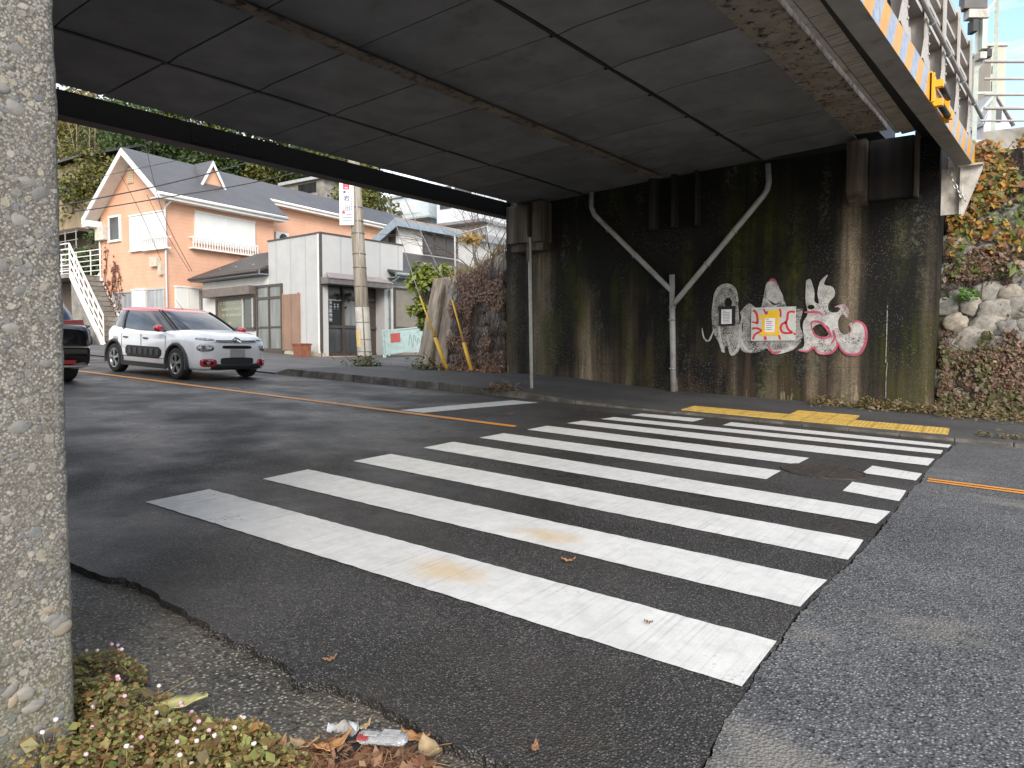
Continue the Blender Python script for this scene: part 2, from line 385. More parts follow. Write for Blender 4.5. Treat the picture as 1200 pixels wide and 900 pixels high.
# ------------------------------------------------------------------ painted markings
def sheet(mb, quad, z, nu=40, nv=2, jit=0.004):
    """quad: four xy points NL, NR, FR, FL -> a thin sheet that follows the road, with a slightly broken edge"""
    P = []
    for i in range(nu+1):
        u = i/nu; r_ = []
        for j in range(nv+1):
            v = j/nv; a = quad[0]*(1-u)+quad[1]*u; b = quad[3]*(1-u)+quad[2]*u; p = a*(1-v)+b*v
            if j in (0, nv): p = p+np.array([0, random.uniform(-jit, jit)])
            if i in (0, nu): p = p+np.array([random.uniform(-jit, jit), 0])
            r_.append((p[0], p[1], G(p[0], p[1])+z))
        P.append(r_)
    mb.grid(P)
X2 = lambda px, py: gr(px, py)[:2]
STR = [((170.3, 588.7), (868, 805.5), (912.4, 752.8), (245.3, 573.7)), ((307.5, 561.7), (945, 713.7), (972, 681.3), (361, 550.5)),
       ((414, 540.7), (995, 657), (1012, 633.3), (457.5, 532.3)), ((496.2, 525), (1027.5, 614.5), (1043, 600), (531, 518)),
       ((562, 513.3), (898, 562), (915, 552), (590, 508)), ((617.5, 503.8), (933, 544.5), (948, 537), (641, 499.2)),
       ((664, 496.2), (1088, 546), (1095.5, 538), (683.5, 493.2)), ((703.3, 491.3), (1102.5, 532.5), (1105, 528), (720, 489)),
       ((738.3, 486.7), (812, 494.5), (825, 491), (752, 484.8)), ((847, 498.5), (1111.5, 525), (1114.5, 521.5), (857, 495)),
       ((987, 575.5), (1053, 587.8), (1062.5, 575.5), (999.5, 565)), ((1010.5, 554.5), (1073, 563.5), (1081, 555.5), (1022, 546))]
zb = MB()
for q in STR:
    Q = [X2(*p) for p in q]
    for k in (1, 2):               # never across the crack
        Q[k] = np.array([min(Q[k][0], crack(Q[k][1])-0.012), Q[k][1]])
    L = np.linalg.norm(Q[1]-Q[0]); sheet(zb, Q, 0.004, max(8, int(L*22)), 2)
struct(zb.build('zebra_crossing', P_WHITE))
sl = MB(); sheet(sl, [X2(468, 481), X2(496, 484), X2(631, 472), X2(601, 469.3)], 0.004, 24, 8)
struct(sl.build('stop_line', P_STOP))
ol = MB()
a = X2(625, 499.8); y0 = a[1]-0.07
sheet(ol, [np.array([-50, 4.47]), np.array([-0.24, 4.58]), np.array([-0.30, 4.73]), np.array([-50, 4.62])], 0.006, 160, 2, 0.006)
for d0 in (0.0, 0.105):
    x0 = crack(4.65)+0.05
    sheet(ol, [np.array([x0, 4.53+d0]), np.array([38, 4.55+d0]), np.array([38, 4.61+d0]), np.array([x0, 4.60+d0])], 0.005, 90, 1, 0.004)
struct(ol.build('centre_line', P_ORANGE))

# ------------------------------------------------------------------ kerb, pavement, forecourt
def kh(x): return float(np.interp(x, [-9.4, -9.0, -3.2, -0.9, 3.9, 5.5, 7.5], [0.02, 0.15, 0.14, 0.03, 0.025, 0.06, 0.12]))
M_KERB = M('old_kerb_concrete', (0.15, 0.138, 0.118), (0.07, 0.064, 0.055), 5, 0.85, 0.5, 60, 0.006, grime=(0.045, 0.04, 0.03), gscale=2.5, glo=0.42, ghi=0.6)
kb = MB(); x = -9.4
while x < 24:
    L = 0.6 if x > -8 else 0.5; x1 = x+L-0.008; j = random.uniform(-.006, .006); e = random.uniform(-.004, .006)
    za, zc = G(x, KY)+kh(x)+e, G(x1, KY)+kh(x1)+e
    kb.hexa([(x, KY+j, G(x, KY)-.05), (x1, KY+j, G(x1, KY)-.05), (x1, KY+.16, G(x1, KY)-.05), (x, KY+.16, G(x, KY)-.05),
             (x, KY+.02+j, za), (x1, KY+.02+j, zc), (x1, KY+.16, zc), (x, KY+.16, za)]); x += L
struct(kb.build('kerb', M_KERB, bevel=0.012))
def WK(x, y):
    z = G(x, KY)+kh(x)-0.004+0.03*max(0, y-8.0); t = min(1.0, max(0.0, (x+9.3)/1.6)); return z*t+(FZ(x, y)+.004)*(1-t)
def FZ(x, y): return G(x, 8.0)+0.03+0.012*max(0, y-9)+0.10*min(1, max(0, (x+12)/3.0))*(1 if y > 8.1 else 0)
pv = MB(); pv.smooth = True
pv.grid([[(x, y, WK(x, y)+0.006*noise.noise(Vector((x*.8, y*.8, 1)))) for y in ramp_pts(KY+.162, 11.6, 14)] for x in ramp_pts(-9.3, 24, 110)])
struct(pv.build('pavement', A_WALK))
fc = MB(); fc.smooth = True
fc.grid([[(x, y, FZ(x, y)) for y in [KY+.003, 8.05, 8.6]+ramp_pts(9.5, 24, 14)] for x in ramp_pts(-60, -9.31, 60)])
struct(fc.build('forecourt', A_FORE))
lane = MB(); lane.smooth = True
lane.grid([[(x, y, WK(x, min(y, 11.6))+0.006+0.012*max(0, y-11.6)) for y in ramp_pts(10.6, 26, 14)] for x in ramp_pts(-9.7, -7.0, 9)])
struct(lane.build('path', A_FORE))

# hills behind the houses
def HZ(x, y):
    d = math.hypot(x-CAM[0], y-CAM[1]); lat = ((x-CAM[0])*rt[0]+(y-CAM[1])*rt[1])/max(1, ((x-CAM[0])*fw[0]+(y-CAM[1])*fw[1]))
    dep = (x-CAM[0])*fw[0]+(y-CAM[1])*fw[1]
    k = float(np.interp(lat, [-.9, -.3, -.2, -.08, 0.05], [1, 1, .8, .5, .1]))
    k *= min(1.0, max(0.0, (y-10.5)/13.0))**.7
    return G(x, 9)+0.1+k*float(np.interp(dep, [36, 45, 60, 85, 130], [0, 3.5, 10, 19, 22]))
hl = MB(); hl.smooth = True
hl.grid([[(x, y, HZ(x, y)+0.8*noise.noise(Vector((x*.15, y*.15, 0)))) for y in ramp_pts(9.5, 20, 10)+ramp_pts(22, 120, 42)] for x in ramp_pts(-190, -37, 70)])
hl.grid([[(x, y, HZ(x, y)+0.8*noise.noise(Vector((x*.15, y*.15, 0)))) for y in ramp_pts(22, 120, 42)] for x in ramp_pts(-37, 5, 24)])
struct(hl.build('hills', M('hill_soil', (0.07, 0.075, 0.035), (0.035, 0.04, 0.02), 1.2, 0.95, 0.6, 8, 0.1)))
# tactile paving
M_TACT = M('yellow_tactile_tile', (0.56, 0.37, 0.075), (0.44, 0.29, 0.065), 9, 0.7, 0.3, 90, 0.004, grime=(0.24, 0.17, 0.06), gscale=7, glo=0.5, ghi=0.75)
tp = MB()
ta = np.array(gr(798, 481, .03)[:2]); tb = np.array(gr(1111, 511, .02)[:2]); td = (tb-ta); tl = np.linalg.norm(td); td /= tl; tn = np.array([-td[1], td[0]])
TILE = tl/round(tl/0.30)
def tile(s, t, dots):
    c = [ta+td*(s+a)+tn*(t+b) for a, b in ((.004, .004), (TILE-.004, .004), (TILE-.004, TILE-.004), (.004, TILE-.004))]
    zz = [WK(p[0], p[1])+0.010 for p in c]
    tp.slab([(p[0], p[1], z-.01) for p, z in zip(c, zz)], (0, 0, .016))
    if dots:
        for i in range(5):
            for k in range(5):
                p = ta+td*(s+.05+.05*i)+tn*(t+.05+.05*k); z = WK(p[0], p[1])+.016
                tp.hexa([(p[0]-.014, p[1]-.014, z), (p[0]+.014, p[1]-.014, z), (p[0]+.014, p[1]+.014, z), (p[0]-.014, p[1]+.014, z), (p[0]-.008, p[1]-.008, z+.005), (p[0]+.008, p[1]-.008, z+.005), (p[0]+.008, p[1]+.008, z+.005), (p[0]-.008, p[1]+.008, z+.005)])
    else:
        for k in range(4):
            a_ = ta+td*(s+.03)+tn*(t+.055+.063*k); b_ = ta+td*(s+TILE-.03)+tn*(t+.055+.063*k)
            tp.bar((a_[0], a_[1], WK(*a_)+.017), (b_[0], b_[1], WK(*b_)+.017), .022, .006)
n_t = int(tl/TILE+.5)
for i in range(n_t):
    for k in range(2): tile(i*TILE, k*TILE, True)
s_ = np.array(gr(925, 492, .03)[:2]); i0 = int(((s_-ta)@td)/TILE)
for i in range(i0, i0+3):
    for k in (2, 3): tile(i*TILE, k*TILE, False)
struct(tp.build('tactile_paving', M_TACT))
# manhole cover
mh = gr(965, 552.5); MR = 0.36
ob = thing('manhole_cover', 'round iron manhole cover set in the asphalt between the zebra stripes', 'manhole cover', (mh[0], mh[1], G(mh[0], mh[1])))
M_IRON = M('rusty_cast_iron', (0.075, 0.062, 0.052), (0.035, 0.03, 0.027), 14, 0.6, 0.5, 120, 0.004, metal=0.3)
c_ = MB(); zc = 0.004
sl_ = -0.0424
def mhz(x): return sl_*x+zc
c_.slab([(MR*.9*math.cos(t*math.pi/20), MR*.9*math.sin(t*math.pi/20), mhz(MR*.9*math.cos(t*math.pi/20))-.02) for t in range(40)], (0, 0, .022))
for i in range(-7, 8):
    for k in range(-7, 8):
        x, y = i*.043, k*.043
        if x*x+y*y < (MR*.84)**2: c_.box(x-.013, x+.013, y-.013, y+.013, mhz(x)+.002, mhz(x)+.0075)
c_.build('lid', M_IRON, ob, True)
c_ = MB(); P = []
for t in range(41):
    a = t*math.pi/20; P.append([(r_*math.cos(a), r_*math.sin(a), mhz(r_*math.cos(a))+h) for r_, h in ((MR*.92, -.01), (MR*.92, .003), (MR*1.0, .004), (MR*1.0, -.03))])
c_.grid(P); c_.build('frame', M_IRON, ob, True)
# ------------------------------------------------------------------ stained concrete of the far abutment
WY = 10.9
def abut_mat():
    m, nt, b = newmat('stained_abutment_concrete'); v = coords(nt, loc=((AX0+AX1)/2, WY+.6, .2)); b.inputs['Specular IOR Level'].default_value = .15
    sep = nd(nt, 'ShaderNodeSeparateXYZ', {'Vector': v}); X, Z = sep.outputs[0], sep.outputs[2]
    fine = tnoise(nt, v, 38, 6, 0.75); big = tnoise(nt, v, 0.9, 7, 0.62)
    stv = tnoise(nt, coords(nt, (2.6, 2.6, 0.16)), 1.0, 7, 0.62)        # water streaks
    stf = tnoise(nt, coords(nt, (11, 11, 0.35), (5, 1, 2)), 1.0, 5, 0.6)
    clean = ramp(nt, fine, [(0.3, (0.19, 0.15, 0.10)), (0.7, (0.42, 0.345, 0.245))])
    brown = ramp(nt, stf, [(0.3, (0.024, 0.0165, 0.012)), (0.7, (0.062, 0.043, 0.031))])
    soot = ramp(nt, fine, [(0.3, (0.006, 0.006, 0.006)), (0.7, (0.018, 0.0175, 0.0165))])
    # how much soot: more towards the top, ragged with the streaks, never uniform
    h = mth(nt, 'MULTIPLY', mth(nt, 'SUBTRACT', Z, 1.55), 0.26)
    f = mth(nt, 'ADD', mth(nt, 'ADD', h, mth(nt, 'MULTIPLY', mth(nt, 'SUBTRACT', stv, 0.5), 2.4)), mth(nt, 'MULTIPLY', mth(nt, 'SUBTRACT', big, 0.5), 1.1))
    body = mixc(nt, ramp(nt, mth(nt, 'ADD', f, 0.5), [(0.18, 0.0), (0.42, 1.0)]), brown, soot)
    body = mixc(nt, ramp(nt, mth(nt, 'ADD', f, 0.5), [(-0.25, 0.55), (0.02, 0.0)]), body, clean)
    # pale run-off streaks where water washes the wall: place, width, strength, reach upwards
    for x0, wd, am, top in ((-3.95, .26, .75, 3.9), (-2.78, .20, .95, 2.2), (-2.55, .5, .35, 1.4), (-1.80, .08, .5, 2.2), (.39, .06, .85, 1.15), (1.06, .12, .55, 1.1), (1.79, .12, .65, 1.2), (2.34, .15, 1.0, 3.9), (2.40, .45, .35, 0.9), (3.50, .09, .55, 3.0), (3.3, .30, .5, 0.75), (-4.75, .2, .3, 3.0)):
        e = mth(nt, 'DIVIDE', mth(nt, 'ADD', mth(nt, 'SUBTRACT', X, x0), mth(nt, 'MULTIPLY', mth(nt, 'SUBTRACT', tnoise(nt, coords(nt, (1.5, 1, 1.2), (x0, 0, 0)), 1.6, 5, 0.6), 0.5), wd*1.6)), wd)
        g = mth(nt, 'POWER', 2.718, mth(nt, 'MULTIPLY', mth(nt, 'MULTIPLY', e, e), -1.0))
        up_ = nd(nt, 'ShaderNodeMapRange', {0: Z, 1: top-0.7, 2: top+0.5, 3: 1.0, 4: 0.0}).outputs[0]
        g = mth(nt, 'MULTIPLY', mth(nt, 'MULTIPLY', g, up_), mth(nt, 'MULTIPLY', mth(nt, 'MULTIPLY', ramp(nt, stf, [(0.32, 0.25), (0.62, 1.0)]), ramp(nt, fine, [(0.3, .55), (.62, 1.0)])), am*.82))
        body = mixc(nt, g, body, clean)
    # moss
    mo = mth(nt, 'MULTIPLY', ramp(nt, tnoise(nt, coords(nt, (1.1, 1, 0.4), (7.2, 0, 3)), 1.0, 4, 0.55), [(0.54, 0.0), (0.68, 0.85)]), ramp(nt, stf, [(0.35, 0.1), (0.6, 1.0)]))
    body = mixc(nt, mo, body, (0.036, 0.040, 0.008))
    for x0, wd, z0, z1 in ((.45, .17, 2.0, 4.2), (.95, .10, 2.4, 4.0), (1.42, .20, 1.9, 3.9), (3.1, .14, 2.4, 3.6), (-2.95, .16, 1.4, 3.2), (-.55, .12, 1.6, 3.4)):
        e = mth(nt, 'DIVIDE', mth(nt, 'SUBTRACT', X, x0), wd); g = mth(nt, 'POWER', 2.718, mth(nt, 'MULTIPLY', mth(nt, 'MULTIPLY', e, e), -1.0))
        a_ = nd(nt, 'ShaderNodeMapRange', {0: Z, 1: z0-.3, 2: z0+.6, 3: 0.0, 4: 1.0}).outputs[0]; b2 = nd(nt, 'ShaderNodeMapRange', {0: Z, 1: z1-.8, 2: z1+.2, 3: 1.0, 4: 0.0}).outputs[0]
        g = mth(nt, 'MULTIPLY', mth(nt, 'MULTIPLY', g, mth(nt, 'MULTIPLY', a_, b2)), mth(nt, 'MULTIPLY', ramp(nt, stf, [(.35, .2), (.6, 1.0)]), ramp(nt, tnoise(nt, v, 7, 7, .75), [(.38, .1), (.6, 1.0)])))
        body = mixc(nt, g, body, (0.062, 0.066, 0.012))
    fl_ = mth(nt, 'FRACT', mth(nt, 'DIVIDE', mth(nt, 'ADD', Z, mth(nt, 'MULTIPLY', big, .06)), 0.92))
    body = mixc(nt, mth(nt, 'MULTIPLY', ramp(nt, fl_, [(0.0, 1.0), (.018, 0.0)]), ramp(nt, tnoise(nt, v, 2.3, 5), [(.42, 0.0), (.6, .7)])), body, (0.006, 0.005, 0.005))
    gr_ = mth(nt, 'MULTIPLY', ramp(nt, tnoise(nt, coords(nt, (1, 1, .25), (2.2, 0, 9)), 1.8, 5, 0.6), [(0.54, 0.0), (0.66, 0.7)]), ramp(nt, tnoise(nt, v, 16, 6, 0.8), [(0.48, 0.0), (0.62, 1.0)]))
    body = mixc(nt, gr_, body, (0.12, 0.125, 0.085))
    sp = nd(nt, 'ShaderNodeTexVoronoi', {'Vector': v, 'Scale': 34.0})
    pits = mth(nt, 'MULTIPLY', ramp(nt, sp.outputs['Distance'], [(0.10, 1.0), (0.22, 0.0)]), ramp(nt, big, [(0.44, 0.0), (0.60, 0.9)]))
    body = mixc(nt, pits, body, (0.26, 0.23, 0.19))
    nt.links.new(body, b.inputs['Base Color']); b.inputs['Roughness'].default_value = 0.82
    n1 = bump(nt, None, fine, 0.5, 0.012); bump(nt, b, tnoise(nt, v, 6, 5), 0.35, 0.03, n1); return m
AX0, AX1 = -4.90, 3.62
M_ABUT = abut_mat()
ab = thing('bridge_abutment', 'tall dark stained concrete bridge abutment with sprayed graffiti behind the far pavement', 'bridge abutment', ((AX0+AX1)/2, WY+.6, 0.2))
t = MB(); n_u, n_v = 40, 24
ZB, ZT = -0.4, 4.98
t.box(AX0, AX1, WY+.03, WY+1.6, ZB, 4.62)
P = [[(x, WY+0.010*noise.noise(Vector((x*1.2, z*1.2, 4))), z) for z in ramp_pts(ZB, 4.62, n_v)] for x in ramp_pts(AX0, AX1, n_u)]
t.grid(P)
for i, x in ((0, AX0), (n_u, AX1)):
    t.poly([P[i][0], P[i][-1], (x, WY+.03, 4.62), (x, WY+.03, ZB)][::(1 if i else -1)])
t.build('wall', M_ABUT, ab)
cracks = MB(); M_CRK = M('dark_joint', (0.02, 0.018, 0.015), None, 4, 0.9)
# bearing corbels at the head of the wall
M_CORBD = M('dark_corbel_concrete', (0.026, 0.021, 0.018), (0.008, 0.008, 0.007), 1.0, 0.85, 0.5, 45, 0.01, stretch=(7, 7, .5))  # near-black tone for the set-back block and the slim ribs
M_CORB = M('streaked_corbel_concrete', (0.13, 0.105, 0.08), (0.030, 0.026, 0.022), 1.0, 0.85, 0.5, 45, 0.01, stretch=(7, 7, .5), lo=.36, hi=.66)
for q, d in (((595, 634, 251, 285), .42), ((762, 832, 212, 262), .20), ((992, 1074, 170, 232), .34)):
    p0 = atY(q[0], q[2], WY-d); p1 = atY(q[1], q[3], WY-d); c = MB()
    x0, x1, z0, z1 = p0[0], p1[0], p1[2], 4.66
    if q[0] == 762:                 # three slim ribs with gaps
        for px0, px1 in ((760, 768), (786, 791), (814, 817)):
            a0 = atY(px0, 230, WY-d)[0]; a1 = atY(px1, 230, WY-d)[0]; c.box(a0, a1, WY-d, WY+.02, z0, 4.6)
    else:
        if q[0] == 595:
            xm = atY(618, 260, WY-d)[0]; c.box(x0-.05, xm, WY-d, WY+.02, z0+.05, z1-.30); c.box(xm+.12, x1, WY-d, WY+.02, z0+.05, z1-.26)
            c.box(x0, x1-.04, WY-d+.12, WY+.02, z0-.12, z1-.2)
        else:
            c.hexa([(x0, WY-d, z0+.22), (x0+.30, WY-d, z0+.22), (x0+.30, WY+.02, z0+.02), (x0, WY+.02, z0+.02), (x0, WY-d, z1), (x0+.30, WY-d, z1), (x0+.30, WY+.02, z1), (x0, WY+.02, z1)])
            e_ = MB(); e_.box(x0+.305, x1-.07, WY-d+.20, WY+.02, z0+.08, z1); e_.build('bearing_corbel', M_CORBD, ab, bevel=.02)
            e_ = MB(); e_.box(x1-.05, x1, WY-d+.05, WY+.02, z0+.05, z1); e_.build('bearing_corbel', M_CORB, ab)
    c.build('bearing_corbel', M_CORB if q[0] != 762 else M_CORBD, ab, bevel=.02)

# graffiti
def wp(px, py, off): q = atY(px, py, WY-off); return (q[0], q[1], q[2])
def spray(name, col, dens):
    m, nt, b = newmat(name); v = coords(nt)
    c = ramp(nt, tnoise(nt, v, 9, 6, 0.7), [(0.35, tuple(k*.55 for k in col)), (0.65, col)])
    nt.links.new(c, b.inputs['Base Color']); b.inputs['Roughness'].default_value = 0.6
    a = mth(nt, 'ADD', mth(nt, 'MULTIPLY', tnoise(nt, v, 40, 5, 0.85), 0.5), mth(nt, 'MULTIPLY', tnoise(nt, v, 3.2, 7, 0.7), 0.5))
    al = ramp(nt, a, [(0.46-dens*.18, 0.0), (0.58-dens*.18, 0.95)])
    nt.links.new(al, b.inputs['Alpha']); return m
G_WHITE = spray('white_spray_paint', (0.56, 0.555, 0.54), 0.44); G_GREY = spray('thin_white_spray_paint', (0.42, 0.41, 0.40), 0.30)
G_PINK = spray('pink_spray_paint', (0.52, 0.10, 0.17), 0.6); G_PALE = spray('pale_pink_spray_paint', (0.50, 0.30, 0.33), 0.5)
def gp(x, y): return (820+x/5.714, 310+y/5.714)
def fillpoly(mt, outer, holes=(), off=.02):
    mb = MB()
    loops = [[Vector(wp(*gp(*p), off)) for p in L] for L in (outer,)+tuple(holes)]
    tri = tessellate_polygon([[Vector((v.x, v.z, 0)) for v in L] for L in loops]); flat = [v for L in loops for v in L]
    n = len(mb.v); mb.v += [tuple(v) for v in flat]
    for a in tri: mb.face([n+i for i in a])
    mb.build('graffiti', mt, ab)
def smoothline(p, k=5):
    p = [np.array(q, float) for q in p]; o = []
    for i in range(len(p)-1):
        a, b, c, d = p[max(0, i-1)], p[i], p[i+1], p[min(len(p)-1, i+2)]
        for t_ in range(k):
            t2 = t_/k; o.append(.5*((2*b)+(-a+c)*t2+(2*a-5*b+4*c-d)*t2**2+(-a+3*b-3*c+d)*t2**3))
    o.append(p[-1]); return o
def ribbon(mb, pts, wd, off, mapf=None, taper=True):
    mt = mb if isinstance(mb, bpy.types.Material) else None
    if mt: mb = MB()
    L = [np.array((mapf or (lambda a, b: wp(*gp(a, b), off)))(*q)) for q in smoothline(pts)]
    n = len(mb.v)
    for i, p in enumerate(L):
        t_ = L[min(i+1, len(L)-1)]-L[max(i-1, 0)]; t_ /= max(1e-6, np.linalg.norm(t_)); s = np.array([-t_[2], 0, t_[0]])
        k = wd*.5*(min(1, .45+1.6*min(i, len(L)-1-i)/len(L)) if taper else 1); mb.v += [tuple(p+s*k), tuple(p-s*k)]
    for i in range(len(L)-1): mb.face((n+2*i, n+2*i+1, n+2*i+3, n+2*i+2))
    if mt: mb.build('graffiti', mt, ab)
def closed(p): return smoothline(p+[p[0]], 4)[:-1]
circ = lambda x, y, r, r2=None: [(x+r*math.cos(t*math.pi/8), y+(r2 or r)*math.sin(t*math.pi/8)) for t in range(16)]
g1, g2, g3, g4 = G_WHITE, G_GREY, G_PINK, G_PALE
fillpoly(g2, closed([(100, 200), (140, 150), (190, 138), (235, 170), (256, 250), (266, 400), (270, 560), (215, 605), (180, 545), (150, 590), (125, 520), (88, 440), (80, 300)]), (circ(190, 255, 26, 34),))
ribbon(g1, [(88, 300), (105, 200), (140, 152), (190, 140), (235, 170), (255, 250)], .07, .024); ribbon(g1, [(15, 425), (28, 490), (58, 512), (82, 470), (95, 430)], .035, .024)
ribbon(g1, [(130, 420), (140, 520), (165, 590)], .06, .024); ribbon(g1, [(185, 470), (200, 560), (220, 600), (262, 540), (268, 400)], .06, .024)
fillpoly(g2, closed([(270, 320), (330, 260), (400, 300), (430, 200), (450, 120), (512, 114), (545, 190), (590, 290), (640, 300), (690, 300), (670, 400), (690, 480), (640, 560), (560, 590), (490, 575), (450, 560), (380, 590), (290, 582), (268, 520), (290, 420)]))
fillpoly(g1, closed([(448, 130), (485, 105), (520, 140), (560, 230), (500, 275), (450, 215)]), off=.023); ribbon(g1, [(420, 290), (440, 240), (500, 270), (560, 250)], .06, .023)
ribbon(g1, [(455, 555), (500, 585), (570, 575), (640, 540)], .08, .023); ribbon(g1, [(290, 320), (275, 420), (280, 520), (330, 580), (370, 560)], .05, .023)
fillpoly(g1, closed([(712, 108), (742, 100), (768, 180), (768, 245), (798, 258), (788, 190), (808, 112), (858, 68), (832, 132), (890, 150), (905, 205), (862, 262), (868, 312), (918, 320), (942, 292), (908, 280), (960, 275), (992, 312), (985, 362), (960, 332), (928, 372), (934, 440), (970, 470), (1015, 440), (1000, 400), (1060, 382), (1112, 425), (1116, 500), (1080, 580), (1000, 602), (950, 572), (922, 540), (872, 590), (800, 592), (762, 560), (720, 582), (660, 572), (700, 540), (690, 400), (722, 330), (708, 240)]), (circ(812, 445, 60, 48), circ(745, 285, 24, 16)), off=.022)
for p in ([(700, 320), (745, 318), (800, 322), (830, 345)], [(660, 575), (720, 582), (765, 555), (800, 592), (872, 592), (918, 550), (915, 500)], [(925, 520), (950, 570), (1000, 602), (1075, 590), (1112, 510), (1108, 420), (1060, 380), (1020, 395)], [(745, 400), (760, 380), (820, 395), (875, 470), (830, 492), (770, 470), (745, 400)], [(455, 540), (490, 590), (545, 580)], [(890, 440), (905, 490), (880, 530)], [(465, 110), (490, 100), (515, 120)]):
    ribbon(g3, p, .045, .026)
ribbon(g4, [(905, 285), (960, 272), (992, 312), (985, 362)], .035, .027); ribbon(g4, [(735, 350), (790, 330), (830, 345)], .03, .027); ribbon(g4, [(1000, 470), (1018, 440), (1005, 405)], .03, .027); ribbon(g4, [(780, 560), (800, 590), (870, 588)], .03, .028)
# thin pale vertical score lines on the right of the wall
g5 = MB()
for pts, wd in (([(1040, 357), (1039, 395), (1038, 425)], .013), ([(1040, 425), (1038.5, 440), (1038, 466)], .010)): ribbon(g5, [p for p in pts], wd, .02, lambda a, b: wp(a, b, .02), False)
g5.build('paint_drip', G_GREY, ab)

# notices on the wall
M_PAPER = M('notice_paper', (0.80, 0.79, 0.82), (0.74, 0.73, 0.77), 9, .6); M_INK = M('printed_ink', (0.12, 0.12, 0.16), None, 9, .6)
M_BLACKF = M('black_frame', (0.012, 0.012, 0.013), None, 9, .5); M_YTAPE = M('yellow_tape', (0.80, 0.50, 0.02), (0.74, 0.44, 0.02), 9, .5)
M_BOARD = M('pale_grey_board', (0.55, 0.56, 0.53), (0.47, 0.48, 0.46), 12, .6, .2, 60, .002, grime=(.36, .37, .34), gscale=9)
M_RED = M('red_brush_paint', (0.55, 0.03, 0.06), (0.46, 0.03, 0.05), 12, .5)
def npx(x, y): return (830+x/10.909, 350+y/10.909)
def wbox(mb, x0, y0, x1, y1, o0, o1, skew=0):
    a = wp(*npx(x0, y0), o0); b = wp(*npx(x1, y1), o0); mb.box(a[0], b[0], WY-o0, WY-o1, a[2], b[2])
def scribble(mb, x0, y0, x1, y1, rows, off):     # small print, too far to read
    for r_ in range(rows):
        y = y0+(y1-y0)*(r_+.5)/rows; x = x0
        if r_ == 0: end = x0+(x1-x0)*.35
        else: end = x0+(x1-x0)*random.uniform(.72, 1)
        while x < end:
            d = random.uniform(3.5, 7); wbox(mb, x, y-4, min(end, x+d), y+4, off, off+.001); x += d+2.6
q = wp(*npx(235, 220), .03)
nb = thing('framed_notice', 'small white paper notice in a black tape frame on the graffiti', 'notice', q)
b_ = MB(); wbox(b_, 128, 100, 352, 132, .022, .034); wbox(b_, 142, 132, 166, 345, .022, .033); wbox(b_, 304, 132, 345, 325, .022, .033); wbox(b_, 150, 324, 340, 345, .022, .035); b_.build('frame', M_BLACKF, nb)
b_ = MB(); wbox(b_, 160, 128, 310, 330, .020, .029); b_.build('paper', M_PAPER, nb)
b_ = MB(); scribble(b_, 188, 150, 285, 308, 8, .030); b_.build('lettering', M_INK, nb)
q = wp(*npx(835, 320), .03)
nb = thing('notice_board', 'pale grey board with red brush strokes and a yellow taped notice on the graffiti', 'notice board', q)
b_ = MB(); wbox(b_, 555, 118, 1115, 535, .026, .040); b_.build('board', M_BOARD, nb)
b_ = MB()
for x0, y0, x1, y1 in ((640, 210, 905, 245), (690, 245, 722, 470), (858, 240, 900, 440), (660, 428, 915, 466), (765, 150, 905, 210)): wbox(b_, x0, y0, x1, y1, .041, .044+.001*random.random())
b_.build('tape', M_YTAPE, nb)
b_ = MB(); wbox(b_, 722, 232, 858, 430, .0405, .0425); b_.build('paper', M_PAPER, nb)
b_ = MB(); scribble(b_, 742, 252, 832, 408, 6, .0435); b_.build('lettering', M_INK, nb)
b_ = MB(); f_ = lambda a, c: wp(*npx(a, c), .0408)
for p, wd in (([(572, 150), (605, 170), (628, 240), (628, 320)], .045), ([(560, 300), (600, 305), (628, 320)], .03), ([(560, 385), (620, 378), (678, 412), (600, 455), (570, 520)], .04), ([(908, 130), (925, 170), (922, 235)], .035), ([(1108, 172), (1060, 165), (1020, 185), (1010, 260), (995, 310), (1020, 390), (1070, 432), (1000, 440), (945, 425), (925, 370), (945, 325), (1000, 298)], .04), ([(708, 130), (738, 195), (755, 160)], .03), ([(725, 480), (730, 530)], .05), ([(900, 465), (922, 525)], .035), ([(1112, 440), (1098, 460)], .05)):
    ribbon(b_, p, wd, 0, f_, False)
b_.build('graffiti', M_RED, nb)

# Y-shaped drain pipe
M_PIPE = M('grey_pvc_pipe', (0.40, 0.40, 0.40), (0.30, 0.30, 0.30), 4, .5, .1, 30, .003, grime=(.17, .155, .13), gscale=3)
q = wp(789, 460, .14)
dp = thing('drain_pipe', 'grey Y shaped drain pipe with two slanting arms fixed to the dark abutment', 'drain pipe', (q[0], q[1], WK(q[0], q[1])))
PR = .052; c = MB(); f_ = lambda a, b, o=.16: np.array(wp(a, b, o))
q0 = f_(789, 463); q0[2] = WK(q0[0], q0[1])-.02
c.tube([q0, f_(787.5, 322)], PR*1.06, 14); c.build('downpipe', M_PIPE, dp)
c = MB(); c.tube([f_(693, 226), f_(693, 243), f_(697, 252), f_(703, 258), f_(780, 334), f_(787, 341)], PR, 12); c.build('arm', M_PIPE, dp)
c = MB(); c.tube([f_(900, 192), f_(901, 214), f_(899, 222), f_(895, 229), f_(793, 352), f_(788, 358)], PR, 12); c.build('arm', M_PIPE, dp)
M_CLAMP = M('galvanised_clamp', (0.42, 0.42, 0.41), (0.28, 0.27, 0.26), 20, .45, metal=.6)
for a, b, d in ((787.6, 375, None), (788.3, 432, None), (788, 360, None)):
    c = MB(); p = f_(a, b); c.tube([p-(0, 0, .018), p+(0, 0, .018)], PR*1.3, 14); c.bar(p, p+(0, .14, 0), .03, .02); c.build('clamp', M_CLAMP, dp)
